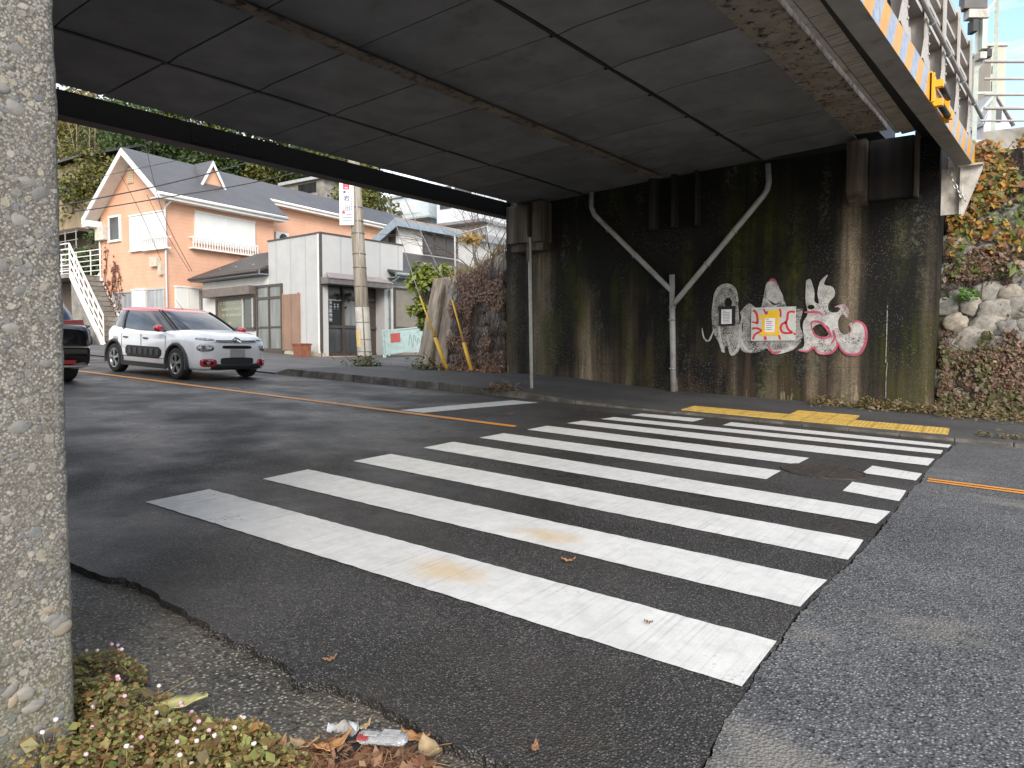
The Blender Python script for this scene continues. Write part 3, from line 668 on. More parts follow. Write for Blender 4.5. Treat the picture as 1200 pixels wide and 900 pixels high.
for a, b, a2, b2 in ((742, 297, 746, 301), (712, 267.5, 715, 270.5), (862, 269, 859, 272.6), (830, 307.5, 827, 311)):
    c = MB(); p, q = f_(a, b), f_(a2, b2); d = (q-p)/np.linalg.norm(q-p)*.02; p = (p+q)/2; c.tube([p-d, p+d], PR*1.22, 14); c.build('clamp', M_CLAMP, dp)

# sign post at the kerb, seen edge on
q = gr(623, 456, .12); q[2] = WK(q[0], q[1])
M_POST = M('white_post_paint', (0.55, 0.55, 0.52), (0.42, 0.41, 0.38), 5, .5, grime=(.22, .18, .12), gscale=5, glo=.55)
sp_ = thing('sign_post', 'thin white sign post on the kerb before the left end of the abutment', 'sign post', q)
top = atY(620.5, 278, q[1]); c = MB(); c.tube([q-(0, 0, .05), top], .032, 10); c.build('post', M_POST, sp_)
ang = math.atan2(q[1]-CAM[1], q[0]-CAM[0]); dv = np.array([math.cos(ang), math.sin(ang), 0])*.2; nv_ = np.array([-dv[1], dv[0], 0])*.12
pc = atY(617.8, 293, q[1]); c = MB()
c.hexa([pc-dv-nv_*.3-(0, 0, .22), pc+dv-nv_*.3-(0, 0, .22), pc+dv+nv_*.3-(0, 0, .22), pc-dv+nv_*.3-(0, 0, .22), pc-dv-nv_*.3+(0, 0, .25), pc+dv-nv_*.3+(0, 0, .25), pc+dv+nv_*.3+(0, 0, .25), pc-dv+nv_*.3+(0, 0, .25)])
c.build('sign_plate', M('dull_metal', (.2, .2, .2), None, 5, .5, metal=.5), sp_)
# ------------------------------------------------------------------ bridge over the road
SK = 0.055
def BX(x, y): return x+SK*(y-WY)                # deck lines run slightly askew of the road
def sofz(x): return 4.585+0.047*(x+1.0)         # the soffit tilts across the deck
Y0B, Y1B = -1.5, WY+.02
M_SOF = M('dark_soffit_board', (0.175, 0.177, 0.182), (0.118, 0.12, 0.124), 1.6, 0.62, 0.25, 3, 0.01, grime=(.075, .065, .055), gscale=2.2, glo=.56, ghi=.8)
M_SOF2 = M('dark_soffit_board_worn', (0.20, 0.202, 0.206), (0.135, 0.137, 0.14), 2.2, 0.6, 0.3, 4, 0.01, grime=(.17, .17, .17), gscale=8, glo=.62, ghi=.8)
M_RUST = M('rusty_painted_steel', (0.22, 0.18, 0.135), (0.12, 0.092, 0.07), 3, 0.75, 0.6, 35, 0.01, grime=(0.035, 0.024, 0.02), gscale=7, glo=.52, ghi=.62)
M_RUST2 = M('blistered_girder_paint', (0.30, 0.265, 0.22), (0.20, 0.17, 0.135), 3, 0.75, 0.7, 30, 0.012, grime=(0.06, 0.04, 0.03), gscale=9, glo=.53, ghi=.62)
M_BEIGE = M('beige_bridge_paint', (0.47, 0.43, 0.385), (0.40, 0.365, 0.325), 3, 0.55, 0.2, 30, 0.004, grime=(.27, .22, .18), gscale=5, glo=.58, ghi=.8)
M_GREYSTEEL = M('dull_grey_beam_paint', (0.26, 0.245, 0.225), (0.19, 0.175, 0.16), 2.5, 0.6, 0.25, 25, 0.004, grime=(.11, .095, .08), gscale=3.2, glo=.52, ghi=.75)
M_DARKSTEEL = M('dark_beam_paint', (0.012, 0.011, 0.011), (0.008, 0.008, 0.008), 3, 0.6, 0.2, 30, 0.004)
M_PLANK = M('walkway_plank_underside', (0.46, 0.41, 0.355), (0.33, 0.295, 0.25), 4, 0.8, 0.4, 30, 0.006, stretch=(1, 5, 1), grime=(.20, .17, .14), gscale=2.2, glo=.5, ghi=.7)
bridge = thing('railway_bridge', 'low steel bridge with dark boarded underside spanning the road above the zebra crossing', 'bridge', (-1.0, 4.7, 4.4))
def skewbox(mb, x0, x1, y0, y1, z0, z1, zs=None):
    a, b = (zs or (0, 0))
    mb.hexa([(BX(x0, y0), y0, z0+a), (BX(x1, y0), y0, z0+b), (BX(x1, y1), y1, z0+b), (BX(x0, y1), y1, z0+a), (BX(x0, y0), y0, z1), (BX(x1, y0), y0, z1), (BX(x1, y1), y1, z1), (BX(x0, y1), y1, z1)])
c = MB(); skewbox(c, -4.38, 2.75, Y0B-1.4, Y1B+1.2, 4.80, 5.35); c.build('deck', M_DARKSTEEL, bridge)
c = MB(); c.hexa([(BX(x, y), y, sofz(x)+(.035 if k == 0 else .14)) for k in (0, 1) for x, y in ((-4.36, Y0B-1), (2.6, Y0B-1), (2.6, Y1B), (-4.36, Y1B))]); c.build('soffit_backing', M_DARKSTEEL, bridge)
cols = [-4.40, -2.82, -1.12, .84, 2.42]
ybs = [3.22+1.15*k for k in range(-5, 8)]; ybs[-1] = Y1B
for ci in range(4):
    for k in range(len(ybs)-1):
        y0, y1 = ybs[k]+.011, ybs[k+1]-.011
        if y1-y0 < .1: continue
        x0, x1 = cols[ci]+.02, cols[ci+1]-.02; P = []; sag = random.uniform(.006, .016); tw = random.uniform(-.006, .006)
        for i in range(9):
            row = []
            for j in range(9):
                u, v = i/8, j/8; x = x0*(1-u)+x1*u; y = y0*(1-v)+y1*v
                lip = (.022 if ci in (1, 3) and u < .07 else 0)
                row.append((BX(x, y), y, sofz(x)-sag*(4*u*(1-u))*(4*v*(1-v))**.5+tw*(2*v-1)-.006*(abs(v-.5)*2)**6-lip))
            P.append(row)
        c = MB(); c.smooth = True; c.grid(P); c.smooth = False
        e = [P[i][0] for i in range(9)]+[P[8][j] for j in range(1, 9)]+[P[i][8] for i in range(7, -1, -1)]+[P[0][j] for j in range(7, 0, -1)]
        for a, b in zip(e, e[1:]+e[:1]): c.poly([a, b, (b[0], b[1], b[2]+.05), (a[0], a[1], a[2]+.05)])
        c.build('soffit_panel', M_SOF if random.random() < .6 else M_SOF2, bridge)
# seam battens with a small hook at each joint
for xx in (-2.82, .84):
    c = MB(); skewbox(c, xx-.034, xx+.014, Y0B-1, Y1B-.15, sofz(xx)-.034, sofz(xx)+.03)
    for y in ybs[:-1]:
        c.box(BX(xx, y)-.09, BX(xx, y)+.012, y-.012, y+.012, sofz(xx)-.030, sofz(xx)+.01); c.box(BX(xx, y)-.008, BX(xx, y)+.014, y-.012, y+.03, sofz(xx)-.036, sofz(xx))
    c.build('seam_strip', M_DARKSTEEL, bridge)
# rusty middle flange with two rows of rivets
c = MB(); z0 = 4.515; skewbox(c, -1.12, -.955, Y0B-1, WY-.35, z0, z0+.018); skewbox(c, -1.05, -1.03, Y0B-1, WY-.3, z0+.018, 4.7)
skewbox(c, -1.155, -1.125, Y0B-1, WY-.35, z0+.02, z0+.05)
c.build('middle_flange', M_RUST, bridge)
rv = MB(); rv.smooth = True
def rivet(mb, p, r, axis):
    bm = bmesh.new(); bmesh.ops.create_uvsphere(bm, u_segments=8, v_segments=5, radius=1.0); n = len(mb.v)
    for v in bm.verts: mb.v.append((p[0]+v.co.x*r*(.6 if axis == 0 else 1), p[1]+v.co.y*r, p[2]+v.co.z*r*(.6 if axis == 2 else 1)))
    bm.verts.index_update()
    for f in bm.faces: mb.face([n+v.index for v in f.verts])
    bm.free()
y = .3
while y < WY-.4:
    for k, x in enumerate((-1.085, -.99)): rivet(rv, (BX(x, y+.06*k), y+.06*k, z0-.002), .016, 2)
    y += .17
o_r = rv.build('rivets', M_RUST, bridge); o_r['kind'] = 'stuff'
# right hand main girder: broad blistered bottom flange
c = MB(); P = []
for j in range(60):
    y = Y0B-1+(WY-.5-Y0B+1)*j/59; wv = .015*noise.noise(Vector((y*.9, 0, 2)))
    P.append([(BX(x, y)+wv, y, z) for x, z in ((2.41+wv*3, 4.80), (2.41, 4.72), (2.42, 4.705), (2.90, 4.69), (2.955, 4.69), (2.955, 4.71), (2.955, 4.80))])
c.smooth = True; c.grid([list(q) for q in zip(*P)]); c.build('girder_flange', M_RUST2, bridge)
y = Y0B-.5; rv = MB(); rv.smooth = True
while y < WY-.7:
    for x in (2.55, 2.80): rivet(rv, (BX(x, y), y, 4.692), .018, 2)
    y += .2
o_r = rv.build('rivets', M_RUST2, bridge); o_r['kind'] = 'stuff'
c = MB(); skewbox(c, 2.60, 2.66, Y0B-1, WY-.5, 4.80, 6.0); c.build('girder_web', M_RUST2, bridge)
# edge strip in pale plates, then the walkway planks
M_PALE = M('pale_edge_plate', (0.52, 0.49, 0.45), (0.40, 0.37, 0.33), 5, .6, .2, 30, .003, grime=(.2, .16, .12), gscale=5)
c = MB(); y = Y0B-1
while y < WY-.4: skewbox(c, 3.04, 3.10, y, min(y+1.02, WY-.35), 4.66, 4.76); y += 1.04
c.build('edge_strip', M_PALE, bridge)
y = Y0B-1; k = 0; cpl = MB()
while y < WY-.3:
    dz = random.uniform(-.006, .006); skewbox(cpl, 3.11, 3.31, y, y+.285, 4.665+dz, 4.74, (0, .02)); y += .30
cpl.build('walkway_planks', M_PLANK, bridge)
c = MB(); skewbox(c, 3.315, 3.80, Y0B-1, WY+.3, 4.66, 4.80); c.build('walkway_recess_shade', M_DARKSTEEL, bridge)  # near-black slab standing in for the shade of the recess

# near abutment: the exposed aggregate corner beside the camera
def aggregate():
    m, nt, b = newmat('exposed_aggregate_concrete'); v = coords(nt)
    gv = nd(nt, 'ShaderNodeTexVoronoi', {'Vector': v, 'Scale': 150.0}); gc_ = nd(nt, 'ShaderNodeSeparateColor', {'Color': gv.outputs['Color']}).outputs[0]
    grain = ramp(nt, gc_, [(.05, (.13, .115, .09)), (.5, (.25, .232, .20)), (.97, (.40, .378, .335))])
    grain = mixc(nt, ramp(nt, gv.outputs['Distance'], [(.42, 0.0), (.72, .75)]), grain, (.07, .06, .048))  # shade of crevices and pits put into the colour
    grain = mixc(nt, ramp(nt, tnoise(nt, v, 30, 5, .75), [(.60, 0.0), (.68, .85)]), grain, (.065, .055, .044))
    big = tnoise(nt, v, 2.0, 6)
    c = mixc(nt, ramp(nt, big, [(.3, .45), (.7, 0.0)]), grain, (.13, .118, .10))
    vo = nd(nt, 'ShaderNodeTexVoronoi', {'Vector': mixc(nt, .05, v, nd(nt, 'ShaderNodeTexNoise', {'Vector': v, 'Scale': 12.0}).outputs['Color']), 'Scale': 40.0})
    cell = nd(nt, 'ShaderNodeSeparateColor', {'Color': vo.outputs['Color']})
    msk = mth(nt, 'MULTIPLY', ramp(nt, cell.outputs[0], [(.40, 0.0), (.44, 1.0)]), ramp(nt, vo.outputs['Distance'], [(.34, 1.0), (.46, 0.0)]))
    stone = ramp(nt, cell.outputs[1], [(0, (.10, .10, .10)), (.35, (.24, .225, .20)), (.6, (.15, .155, .16)), (.85, (.32, .28, .21)), (1, (.42, .40, .37))])
    c = mixc(nt, msk, c, stone)
    sep = nd(nt, 'ShaderNodeSeparateXYZ', {'Vector': v}).outputs[2]
    moss = mth(nt, 'MULTIPLY', nd(nt, 'ShaderNodeMapRange', {0: sep, 1: .15, 2: .7, 3: .45, 4: 0.0}).outputs[0], ramp(nt, tnoise(nt, v, 9, 6, .7), [(.42, 0.0), (.6, 1.0)]))
    c = mixc(nt, moss, c, (.15, .15, .07))
    nt.links.new(c, b.inputs['Base Color']); b.inputs['Roughness'].default_value = .85
    n1 = bump(nt, None, tnoise(nt, v, 45, 5, .8), .9, .012); n1 = bump(nt, None, gv.outputs['Distance'], -.5, .004, n1); bump(nt, b, msk, .5, .008, n1); return m
M_AGG = aggregate()
m, nt_, b_ = newmat('river_pebbles'); M_PEB = m
g_ = nt_.nodes.new('ShaderNodeNewGeometry')
pc_ = ramp(nt_, g_.outputs['Random Per Island'], [(0, (.10, .10, .10)), (.2, (.22, .205, .18)), (.4, (.13, .135, .14)), (.6, (.27, .245, .205)), (.8, (.17, .17, .165)), (.93, (.33, .26, .17)), (1, (.40, .38, .35))])
pc_ = mixc(nt_, ramp(nt_, tnoise(nt_, coords(nt_), 45, 5, .7), [(.3, .45), (.65, 0.0)]), pc_, (.10, .09, .08))
nt_.links.new(pc_, b_.inputs['Base Color']); b_.inputs['Roughness'].default_value = .7; bump(nt_, b_, tnoise(nt_, coords(nt_), 140, 4), .4, .003)
na = thing('bridge_pier', 'rough exposed aggregate concrete corner of the near abutment studded with pebbles', 'bridge pier', (2.0, -2.6, .05))
c = MB(); c.smooth = True; NX, NYA = 2.5, -1.5
P = []
for z in ramp_pts(-.4, 4.6, 170):
    row = []
    for y in [-6.0, -5, -4.2]+ramp_pts(-3.6, -1.53, 70):
        row.append((NX+.006*noise.noise(Vector((y*6, z*6, 1)))+.004*noise.noise(Vector((y*25, z*25, 1))), y, z))
    jit = .005*noise.noise(Vector((z*5, 0, 7)))+.006*noise.noise(Vector((z*20, 0, 7)))
    row.append((NX-.004, -1.512+jit*.6, z)); row.append((NX-.03, -1.497+jit, z)); row.append((NX-.5, -1.49, z)); row.append((NX-8, -1.49, z)); P.append(row)
c.grid(P); c.build('wall', M_AGG, na)
pb = MB()
rs = random.Random(5)
for i in range(2300):
    y = rs.uniform(-2.75, -1.53); z = rs.uniform(.05, 2.3); big_ = rs.random() < .25
    if z > 1.5 and rs.random() < .25: continue
    r = rs.uniform(.012, .030) if big_ else rs.uniform(.005, .011); e = rs.uniform(.55, 1.0); th = rs.gauss(0, .5)
    bm = bmesh.new(); bmesh.ops.create_icosphere(bm, subdivisions=2, radius=1.0); n = len(pb.v); o3 = Vector((rs.random()*40, 2, 1))
    for v in bm.verts:
        k = 1+.28*noise.noise(v.co*1.3+o3); a, b2 = v.co.y*r*k, v.co.z*r*e*k
        yy = y+a*math.cos(th)-b2*math.sin(th)
        pb.v.append((NX-.004+v.co.x*min(r, .03)*.26*k, min(yy, -1.505), z+a*math.sin(th)+b2*math.cos(th)))
    pb.smooth = True; bm.verts.index_update()
    for f in bm.faces: pb.face([n+v.index for v in f.verts])
    bm.free()
po = pb.build('pebbles', M_PEB, na); po['kind'] = 'stuff'

# height-limit beams on both sides
def beam_root(name, lab, x, y): return thing(name, lab, 'protective beam', (x, y, 4.1), 'protective beams at the edges of the bridge')
lb = beam_root('protective_beam', 'dark steel protective beam hanging along the far left edge of the bridge underside', -5.2, 5)
SL = .066
def LXX(y): return -4.93+SL*(y-WY)
c = MB()
def lbx(mb, x0, x1, y0, y1, z0, z1): mb.hexa([(LXX(y)+x, y, z) for z in (z0, z1) for x, y in ((x0, y0), (x1, y0), (x1, y1), (x0, y1))])
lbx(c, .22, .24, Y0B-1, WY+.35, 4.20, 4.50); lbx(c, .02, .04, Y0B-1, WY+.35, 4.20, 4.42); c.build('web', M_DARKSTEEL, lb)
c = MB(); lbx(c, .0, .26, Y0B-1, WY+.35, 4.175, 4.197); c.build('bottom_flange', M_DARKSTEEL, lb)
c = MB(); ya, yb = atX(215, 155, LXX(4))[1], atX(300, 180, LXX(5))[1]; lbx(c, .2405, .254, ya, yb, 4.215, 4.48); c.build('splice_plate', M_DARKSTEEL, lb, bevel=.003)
rv = MB(); rv.smooth = True
for i in range(8):
    for k in range(3): y = ya+.08+(yb-ya-.16)*i/7; rivet(rv, (LXX(y)+.255, y, 4.25+.07*k), .016, 0)
rv.build('bolts', M_DARKSTEEL, lb)

rbm = beam_root('protective_beam', 'yellow and silver hazard striped protective beam along the right edge of the bridge', 3.8, 7)
def RX(y): return 4.06+.075*(y-WY)
def rbx(mb, x0, x1, y0, y1, z0, z1): mb.hexa([(RX(y)+x, y, z) for z in (z0, z1) for x, y in ((x0, y0), (x1, y0), (x1, y1), (x0, y1))])
YE = WY+.12
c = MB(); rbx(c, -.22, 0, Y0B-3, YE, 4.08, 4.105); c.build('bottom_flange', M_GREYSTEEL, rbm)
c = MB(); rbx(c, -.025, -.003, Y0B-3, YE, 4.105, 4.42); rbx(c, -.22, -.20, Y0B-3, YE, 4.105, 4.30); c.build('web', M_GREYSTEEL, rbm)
M_HY = M('hazard_yellow_sheet', (0.74, 0.33, 0.015), (0.62, 0.27, 0.015), 6, .4, .1, 30, .002, grime=(.45, .27, .08), gscale=9, glo=.58, ghi=.75)
M_HS = M('hazard_silver_sheet', (0.42, 0.43, 0.46), (0.30, 0.31, 0.34), 9, .35, .3, 20, .004, grime=(.16, .16, .17), gscale=11, glo=.55, ghi=.68, metal=.15)
for cur, m_ in ((0, M_HY), (1, M_HS)):
    c = MB(); st = .27; y = YE-.30; k = 1
    if cur == 0: c.slab([(RX(a)-.0015, a, z) for a, z in ((YE-.002, 4.082), (YE-.30, 4.082), (YE-.10, 4.40), (YE-.002, 4.40))], (.006, 0, 0))
    while y > Y0B-2:
        if k % 2 == cur: c.slab([(RX(a)-.0015, a, z) for a, z in ((y, 4.082), (y-st, 4.082), (y-st+.20, 4.40), (y+.20, 4.40))], (.006, 0, 0))
        y -= st; k += 1
    c.build('hazard_stripe', m_, rbm)
# support bracket and chain at the far end
c = MB(); c.box(3.645, 3.93, WY-.02, WY+.01, 3.34, 4.075); c.build('bracket_plate', M_PALE, rbm, bevel=.004)
c = MB(); c.slab([(3.93, WY-.05, 3.30), (3.95, WY-.05, 3.30), (4.19, WY-.05, 4.0), (4.19, WY-.05, 4.05), (3.93, WY-.05, 4.05)], (0, .07, 0)); c.box(3.90, 3.93, WY-.10, WY+.02, 3.32, 4.05); c.box(3.86, 4.2, WY-.14, WY+.08, 4.05, 4.077); c.build('bracket_gusset', M_PALE, rbm)
M_CHAIN = M('galvanised_chain', (0.55, 0.55, 0.55), (0.38, 0.38, 0.38), 20, .35, metal=.8)
c = MB(); p0 = atY(1113, 203, WY-.14); p1 = atY(1130, 233, WY-.14)
for i in range(6):
    p = p0*(1-i/5)+p1*(i/5)-np.array([0, 0, .05*math.sin(math.pi*i/5)]); d = (p1-p0)/np.linalg.norm(p1-p0); s_ = np.array([0, 1., 0]) if i % 2 else np.cross(d, [0, 1., 0])
    c.tube([p+d*.048*math.cos(t)+s_*.022*math.sin(t) for t in [k*math.pi/6 for k in range(13)]], .009, 6, False)
c.build('chain', M_CHAIN, rbm)
# yellow marker fitting with two black rollers
c = MB(); rbx(c, .006, .05, 7.22, 7.26, 4.07, 4.40); rbx(c, .006, .022, 7.22, 7.50, 4.075, 4.42); rbx(c, .006, .06, 8.20, 8.24, 4.07, 4.40)
rbx(c, .008, .10, 7.44, 7.52, 4.30, 4.38); rbx(c, .008, .10, 8.12, 8.19, 4.09, 4.18); rbx(c, .008, .1, 7.44, 7.52, 4.08, 4.16); c.build('marker_bracket', M('bright_yellow_paint', (.80, .40, .01), (.72, .35, .01), 9, .45), rbm)
c = MB()
for z in (4.34, 4.12): c.tube([(RX(7.55)+.06, 7.55, z), (RX(8.1)+.06, 8.1, z)], .038, 10)
c.build('marker_roller', M('black_rubber', (.015, .015, .016), None, 9, .5), rbm)

# walkway parapet on the outer edge: posts, gussets, deep rails, conduit
pp = thing('bridge_parapet', 'beige riveted steel parapet of posts and rails above the hazard striped beam', 'parapet', (3.9, 8, 4.4))
posts = [9.45-1.15*k for k in range(10)]+[10.62]
for y in posts:
    c = MB()
    c.slab([(RX(y)-.02, y+a, z) for a, z in ((-.40, 4.425), (.30, 4.425), (.13, 4.72), (.11, 5.92), (-.13, 5.92), (-.15, 4.72))], (-.022, 0, 0))
    rbx(c, -.22, -.043, y-.012, y+.012, 4.425, 5.90)
    po_ = c.build('post', M_BEIGE, pp)
    rv = MB(); rv.smooth = True
    for k in range(5):
        for dy in (-.09, .08): rivet(rv, (RX(y+dy)-.016, y+dy, 4.62+.115*k), .016, 0)
    rv.build('rivets', M_BEIGE, po_)
for z, h in ((5.03, .05), (5.26, .05), (5.48, .05), (5.80, .07)):
    c = MB(); rbx(c, -.24, -.06, Y0B-2, 10.7, z, z+h); c.build('rail', M_BEIGE, pp)
c = MB(); rbx(c, -.30, -.02, Y0B-2, 10.8, 4.422, 4.45); rbx(c, -.32, -.30, Y0B-2, 10.8, 4.43, 4.72); c.build('sill', M_BEIGE, pp)
for y in posts[:-1]:
    c = MB(); c.slab([(RX(y)-.05, y+.35, 4.452), (RX(y)-.05, y+.84, 4.452), (RX(y)-.05, y+.84, 4.47), (RX(y)-.05, y+.62, 4.74)], (-.2, 0, 0)); c.build('gusset', M_BEIGE, pp)
c = MB(); c.tube([(RX(y)+.03, y, 4.95) for y in (Y0B-2, 3, 7, 10.9, 11.5)], .028, 8)
for y in posts: c.tube([(RX(y)+.03, y-.02, 4.95), (RX(y)+.03, y+.02, 4.95)], .042, 8)
c.build('conduit', M('grey_conduit', (.33, .33, .33), (.25, .25, .25), 5, .5), pp)
# ------------------------------------------------------------------ building materials
def siding(name, c1, c2, pitch, vert=False, grime=None, gl=.55):
    m, nt, b = newmat(name); v = coords(nt)
    sp = nd(nt, 'ShaderNodeSeparateXYZ', {'Vector': v})
    a = sp.outputs[2] if not vert else mth(nt, 'ADD', sp.outputs[0], sp.outputs[1])
    fr = mth(nt, 'FRACT', mth(nt, 'DIVIDE', a, pitch))
    col = ramp(nt, tnoise(nt, v, 1.5, 7, .65), [(.35, c2), (.65, c1)])
    ln = ramp(nt, fr, [(0.0, 0.0), (0.90, 0.0), (0.94, 1.0), (0.985, 1.0), (1.0, 0.0)])
    col = mixc(nt, mth(nt, 'MULTIPLY', ln, .28), col, tuple(k*.35 for k in c2))
    if grime: col = mixc(nt, ramp(nt, tnoise(nt, coords(nt, (3, 3, .35), (3, 1, 2)), 1.2, 7, .65), [(gl, 0.0), (gl+.25, .6)]), col, grime)
    nt.links.new(col, b.inputs['Base Color']); b.inputs['Roughness'].default_value = .65
    bump(nt, b, fr if not vert else ln, .35 if not vert else -.5, .012); return m
def tiles(name, c1, c2, px_, pz):
    m, nt, b = newmat(name); v = coords(nt); sp = nd(nt, 'ShaderNodeSeparateXYZ', {'Vector': v})
    r_ = mth(nt, 'DIVIDE', sp.outputs[2], pz); row = mth(nt, 'FLOOR', r_); fz = mth(nt, 'FRACT', r_)
    h = mth(nt, 'ADD', mth(nt, 'DIVIDE', mth(nt, 'ADD', sp.outputs[0], sp.outputs[1]), px_), mth(nt, 'MULTIPLY', row, .5)); fx = mth(nt, 'FRACT', h)
    wn = nd(nt, 'ShaderNodeTexWhiteNoise', {'Vector': nd(nt, 'ShaderNodeCombineXYZ', {0: mth(nt, 'FLOOR', h), 1: row}).outputs[0]}, noise_dimensions='3D')
    col = mixc(nt, mth(nt, 'MULTIPLY', wn.outputs[0], .55), c1, c2)
    col = mixc(nt, ramp(nt, tnoise(nt, v, .8, 6), [(.4, 0.0), (.7, .5)]), col, c2)
    ed = mth(nt, 'MAXIMUM', ramp(nt, fz, [(0.0, 1.0), (.10, 0.0)]), ramp(nt, fx, [(0.0, 1.0), (.05, 0.0)]))
    col = mixc(nt, mth(nt, 'MULTIPLY', ed, .6), col, tuple(k*.3 for k in c2))
    nt.links.new(col, b.inputs['Base Color']); b.inputs['Roughness'].default_value = .5; bump(nt, b, mth(nt, 'SUBTRACT', 1.0, fz), .4, .02); return m
M_PEACH = siding('peach_siding', (0.70, 0.40, 0.265), (0.63, 0.35, 0.225), .16, grime=(.48, .26, .17), gl=.6)
M_WHITE = M('white_house_paint', (0.78, 0.77, 0.74), (0.70, 0.69, 0.66), 4, .5, grime=(.5, .48, .44), gscale=4, glo=.6, ghi=.8)
M_SHUT = siding('white_rolling_shutter', (0.72, 0.72, 0.69), (0.64, 0.64, 0.61), .12, True, (.5, .49, .45), .62)
M_ROOFG = tiles('slate_grey_roof', (0.092, 0.092, 0.100), (0.060, 0.060, 0.067), .45, .17)
M_ROOFB = tiles('dark_brown_roof_tile', (0.060, 0.052, 0.048), (0.035, 0.031, 0.030), .30, .12)
M_GREYWALL = siding('grey_panel_wall', (0.47, 0.465, 0.45), (0.42, 0.415, 0.40), .9, True, (.33, .32, .30), .62)
M_PALEWALL = M('pale_stucco', (0.62, 0.61, 0.585), (0.54, 0.53, 0.51), 2, .75, .3, 60, .003, grime=(.34, .33, .30), gscale=2.5, glo=.58, ghi=.8)
M_BRONZE = M('bronze_window_frame', (0.085, 0.066, 0.054), (0.06, 0.047, 0.039), 8, .45, metal=.2)
M_ALU = M('aluminium_window_frame', (0.50, 0.50, 0.49), (0.42, 0.42, 0.41), 8, .4, metal=.3)
M_CONC = M('weathered_concrete', (0.30, 0.28, 0.245), (0.19, 0.175, 0.15), 2.2, .85, .4, 40, .006, grime=(.10, .09, .075), gscale=2, glo=.52, ghi=.75)
def glass(name, c, c2, sc=1.5, rough=.06, stretch=(6, 6, .6)):
    m, nt, b = newmat(name)
    nt.links.new(ramp(nt, tnoise(nt, coords(nt, stretch), sc, 4), [(.35, c2), (.65, c)]), b.inputs['Base Color'])
    b.inputs['Roughness'].default_value = rough; b.inputs['Specular IOR Level'].default_value = .6; return m
M_GLDARK = glass('dark_window_glass', (.035, .037, .038), (.018, .019, .020)); M_GLCURT = glass('curtained_window_glass', (.34, .35, .36), (.22, .235, .25), 2.2, .15)
M_GLFROST = glass('frosted_glass', (.22, .225, .21), (.13, .135, .125), 1.0, .3); M_GLGREEN = glass('greenish_shop_glass', (.17, .17, .125), (.11, .115, .085), 1.0, .1, (1, 1, 1))
M_GLGREY = glass('grey_panel_glass', (.065, .068, .070), (.045, .047, .05), 1, .25)

# ------------------------------------------------------------------ peach house
HF = Frame((-23.5855, 13.2023, 1.5), 94)
hs = thing('peach_house', 'two storey peach house with slate grey gabled roof behind the white car', 'house', HF.o, None, HF.ang)
RV, SLP, ZR = 1.95, .83, 7.92
def rz(v): return ZR-SLP*abs(v-RV)
W0, W1, U1, U2 = 0.0, 4.75, 5.45, 16.5
c = Panel()
c.hexa([(0, 0, -2), (U1, 0, -2), (U1, W1, -2), (0, W1, -2), (0, 0, rz(0)-.03), (U1, 0, rz(0)-.03), (U1, W1, rz(W1)-.03), (0, W1, rz(W1)-.03)])
c.slab([(0, 0, rz(0)-.03), (0, RV, ZR-.03), (0, W1, rz(W1)-.03)], (U1, 0, 0))
c.hexa([(U1, 1.15, -2), (U2, 1.15, -2), (U2, W1, -2), (U1, W1, -2), (U1, 1.15, rz(1.15)-.22), (U2, 1.15, rz(1.15)-.22), (U2, W1, rz(W1)-.03), (U1, W1, rz(W1)-.03)])
c.build('wall', M_PEACH, hs, True)
EV, EL, UO = -.48, 5.06, -.62
rf = MB()
rf.slab([(UO, EV, rz(EV)), (UO, RV, ZR), (U1+.35, RV, ZR), (U1+.35, EV, rz(EV))], (0, 0, .10))
rf.slab([(U1+.352, .72, rz(.72)-.001), (U1+.352, RV, ZR-.001), (U2+.4, RV, ZR-.001), (U2+.4, .72, rz(.72)-.001)], (0, 0, .10))
rf.slab([(UO, EL, rz(EL)), (UO, RV+.001, ZR), (U2+.4, RV+.001, ZR), (U2+.4, EL, rz(EL))], (0, 0, .10))
rfo = rf.build('roof', M_ROOFG, hs, True)
tr = MB(); th = .22
for a, b in ((EV, RV), (RV, EL)):
    tr.slab([(UO-.03, a, rz(a)+.06), (UO-.03, b, rz(b)+.06), (UO-.03, b, rz(b)-th), (UO-.03, a, rz(a)-th)], (.06, 0, 0))
    tr.slab([(UO+.04, a, rz(a)-.03), (UO+.04, b, rz(b)-.03), (-.01, b, rz(b)-.03), (-.01, a, rz(a)-.03)], (0, 0, -.03))
tr.box(UO, U1+.35, EV-.06, EV, rz(EV)-.20, rz(EV)+.05); tr.box(UO, U1+.3, EV+.01, -.002, rz(EV)-.19, rz(EV)-.16)
tr.box(U1+.352, U2+.4, .66, .72, rz(.72)-.20, rz(.72)+.05); tr.box(U1+.352, U2+.3, .73, 1.14, rz(.72)-.19, rz(.72)-.16); tr.box(UO, -.012, EL-.45, EL+.03, rz(EL)-.30, rz(EL)-.03)
tr.build('white_trim', M_WHITE, hs, True)
gt = MB(); gt.tube([(UO, EV-.11, rz(EV)-.03), (U1+.35, EV-.11, rz(EV)-.05)], .065, 8); gt.tube([(.05, EV-.1, rz(EV)-.08), (-.06, -.10, rz(EV)-.42), (-.06, -.06, rz(EV)-.6), (-.06, -.06, -.8)], .038, 8)
gt.build('gutter', M_WHITE, hs, True); gt = MB(); gt.tube([(UO+.3, EL, rz(EL)-.15), (-.07, W1-.02, rz(EL)-.5), (-.07, W1-.02, -.5)], .038, 8); gt.build('downpipe', M_WHITE, hs, True); gt = MB(); gt.tube([(U1+.4, .62, rz(.72)-.03), (U2, .62, rz(.72)-.04)], .055, 8)
gt.build('gutter', M_WHITE, hs, True)
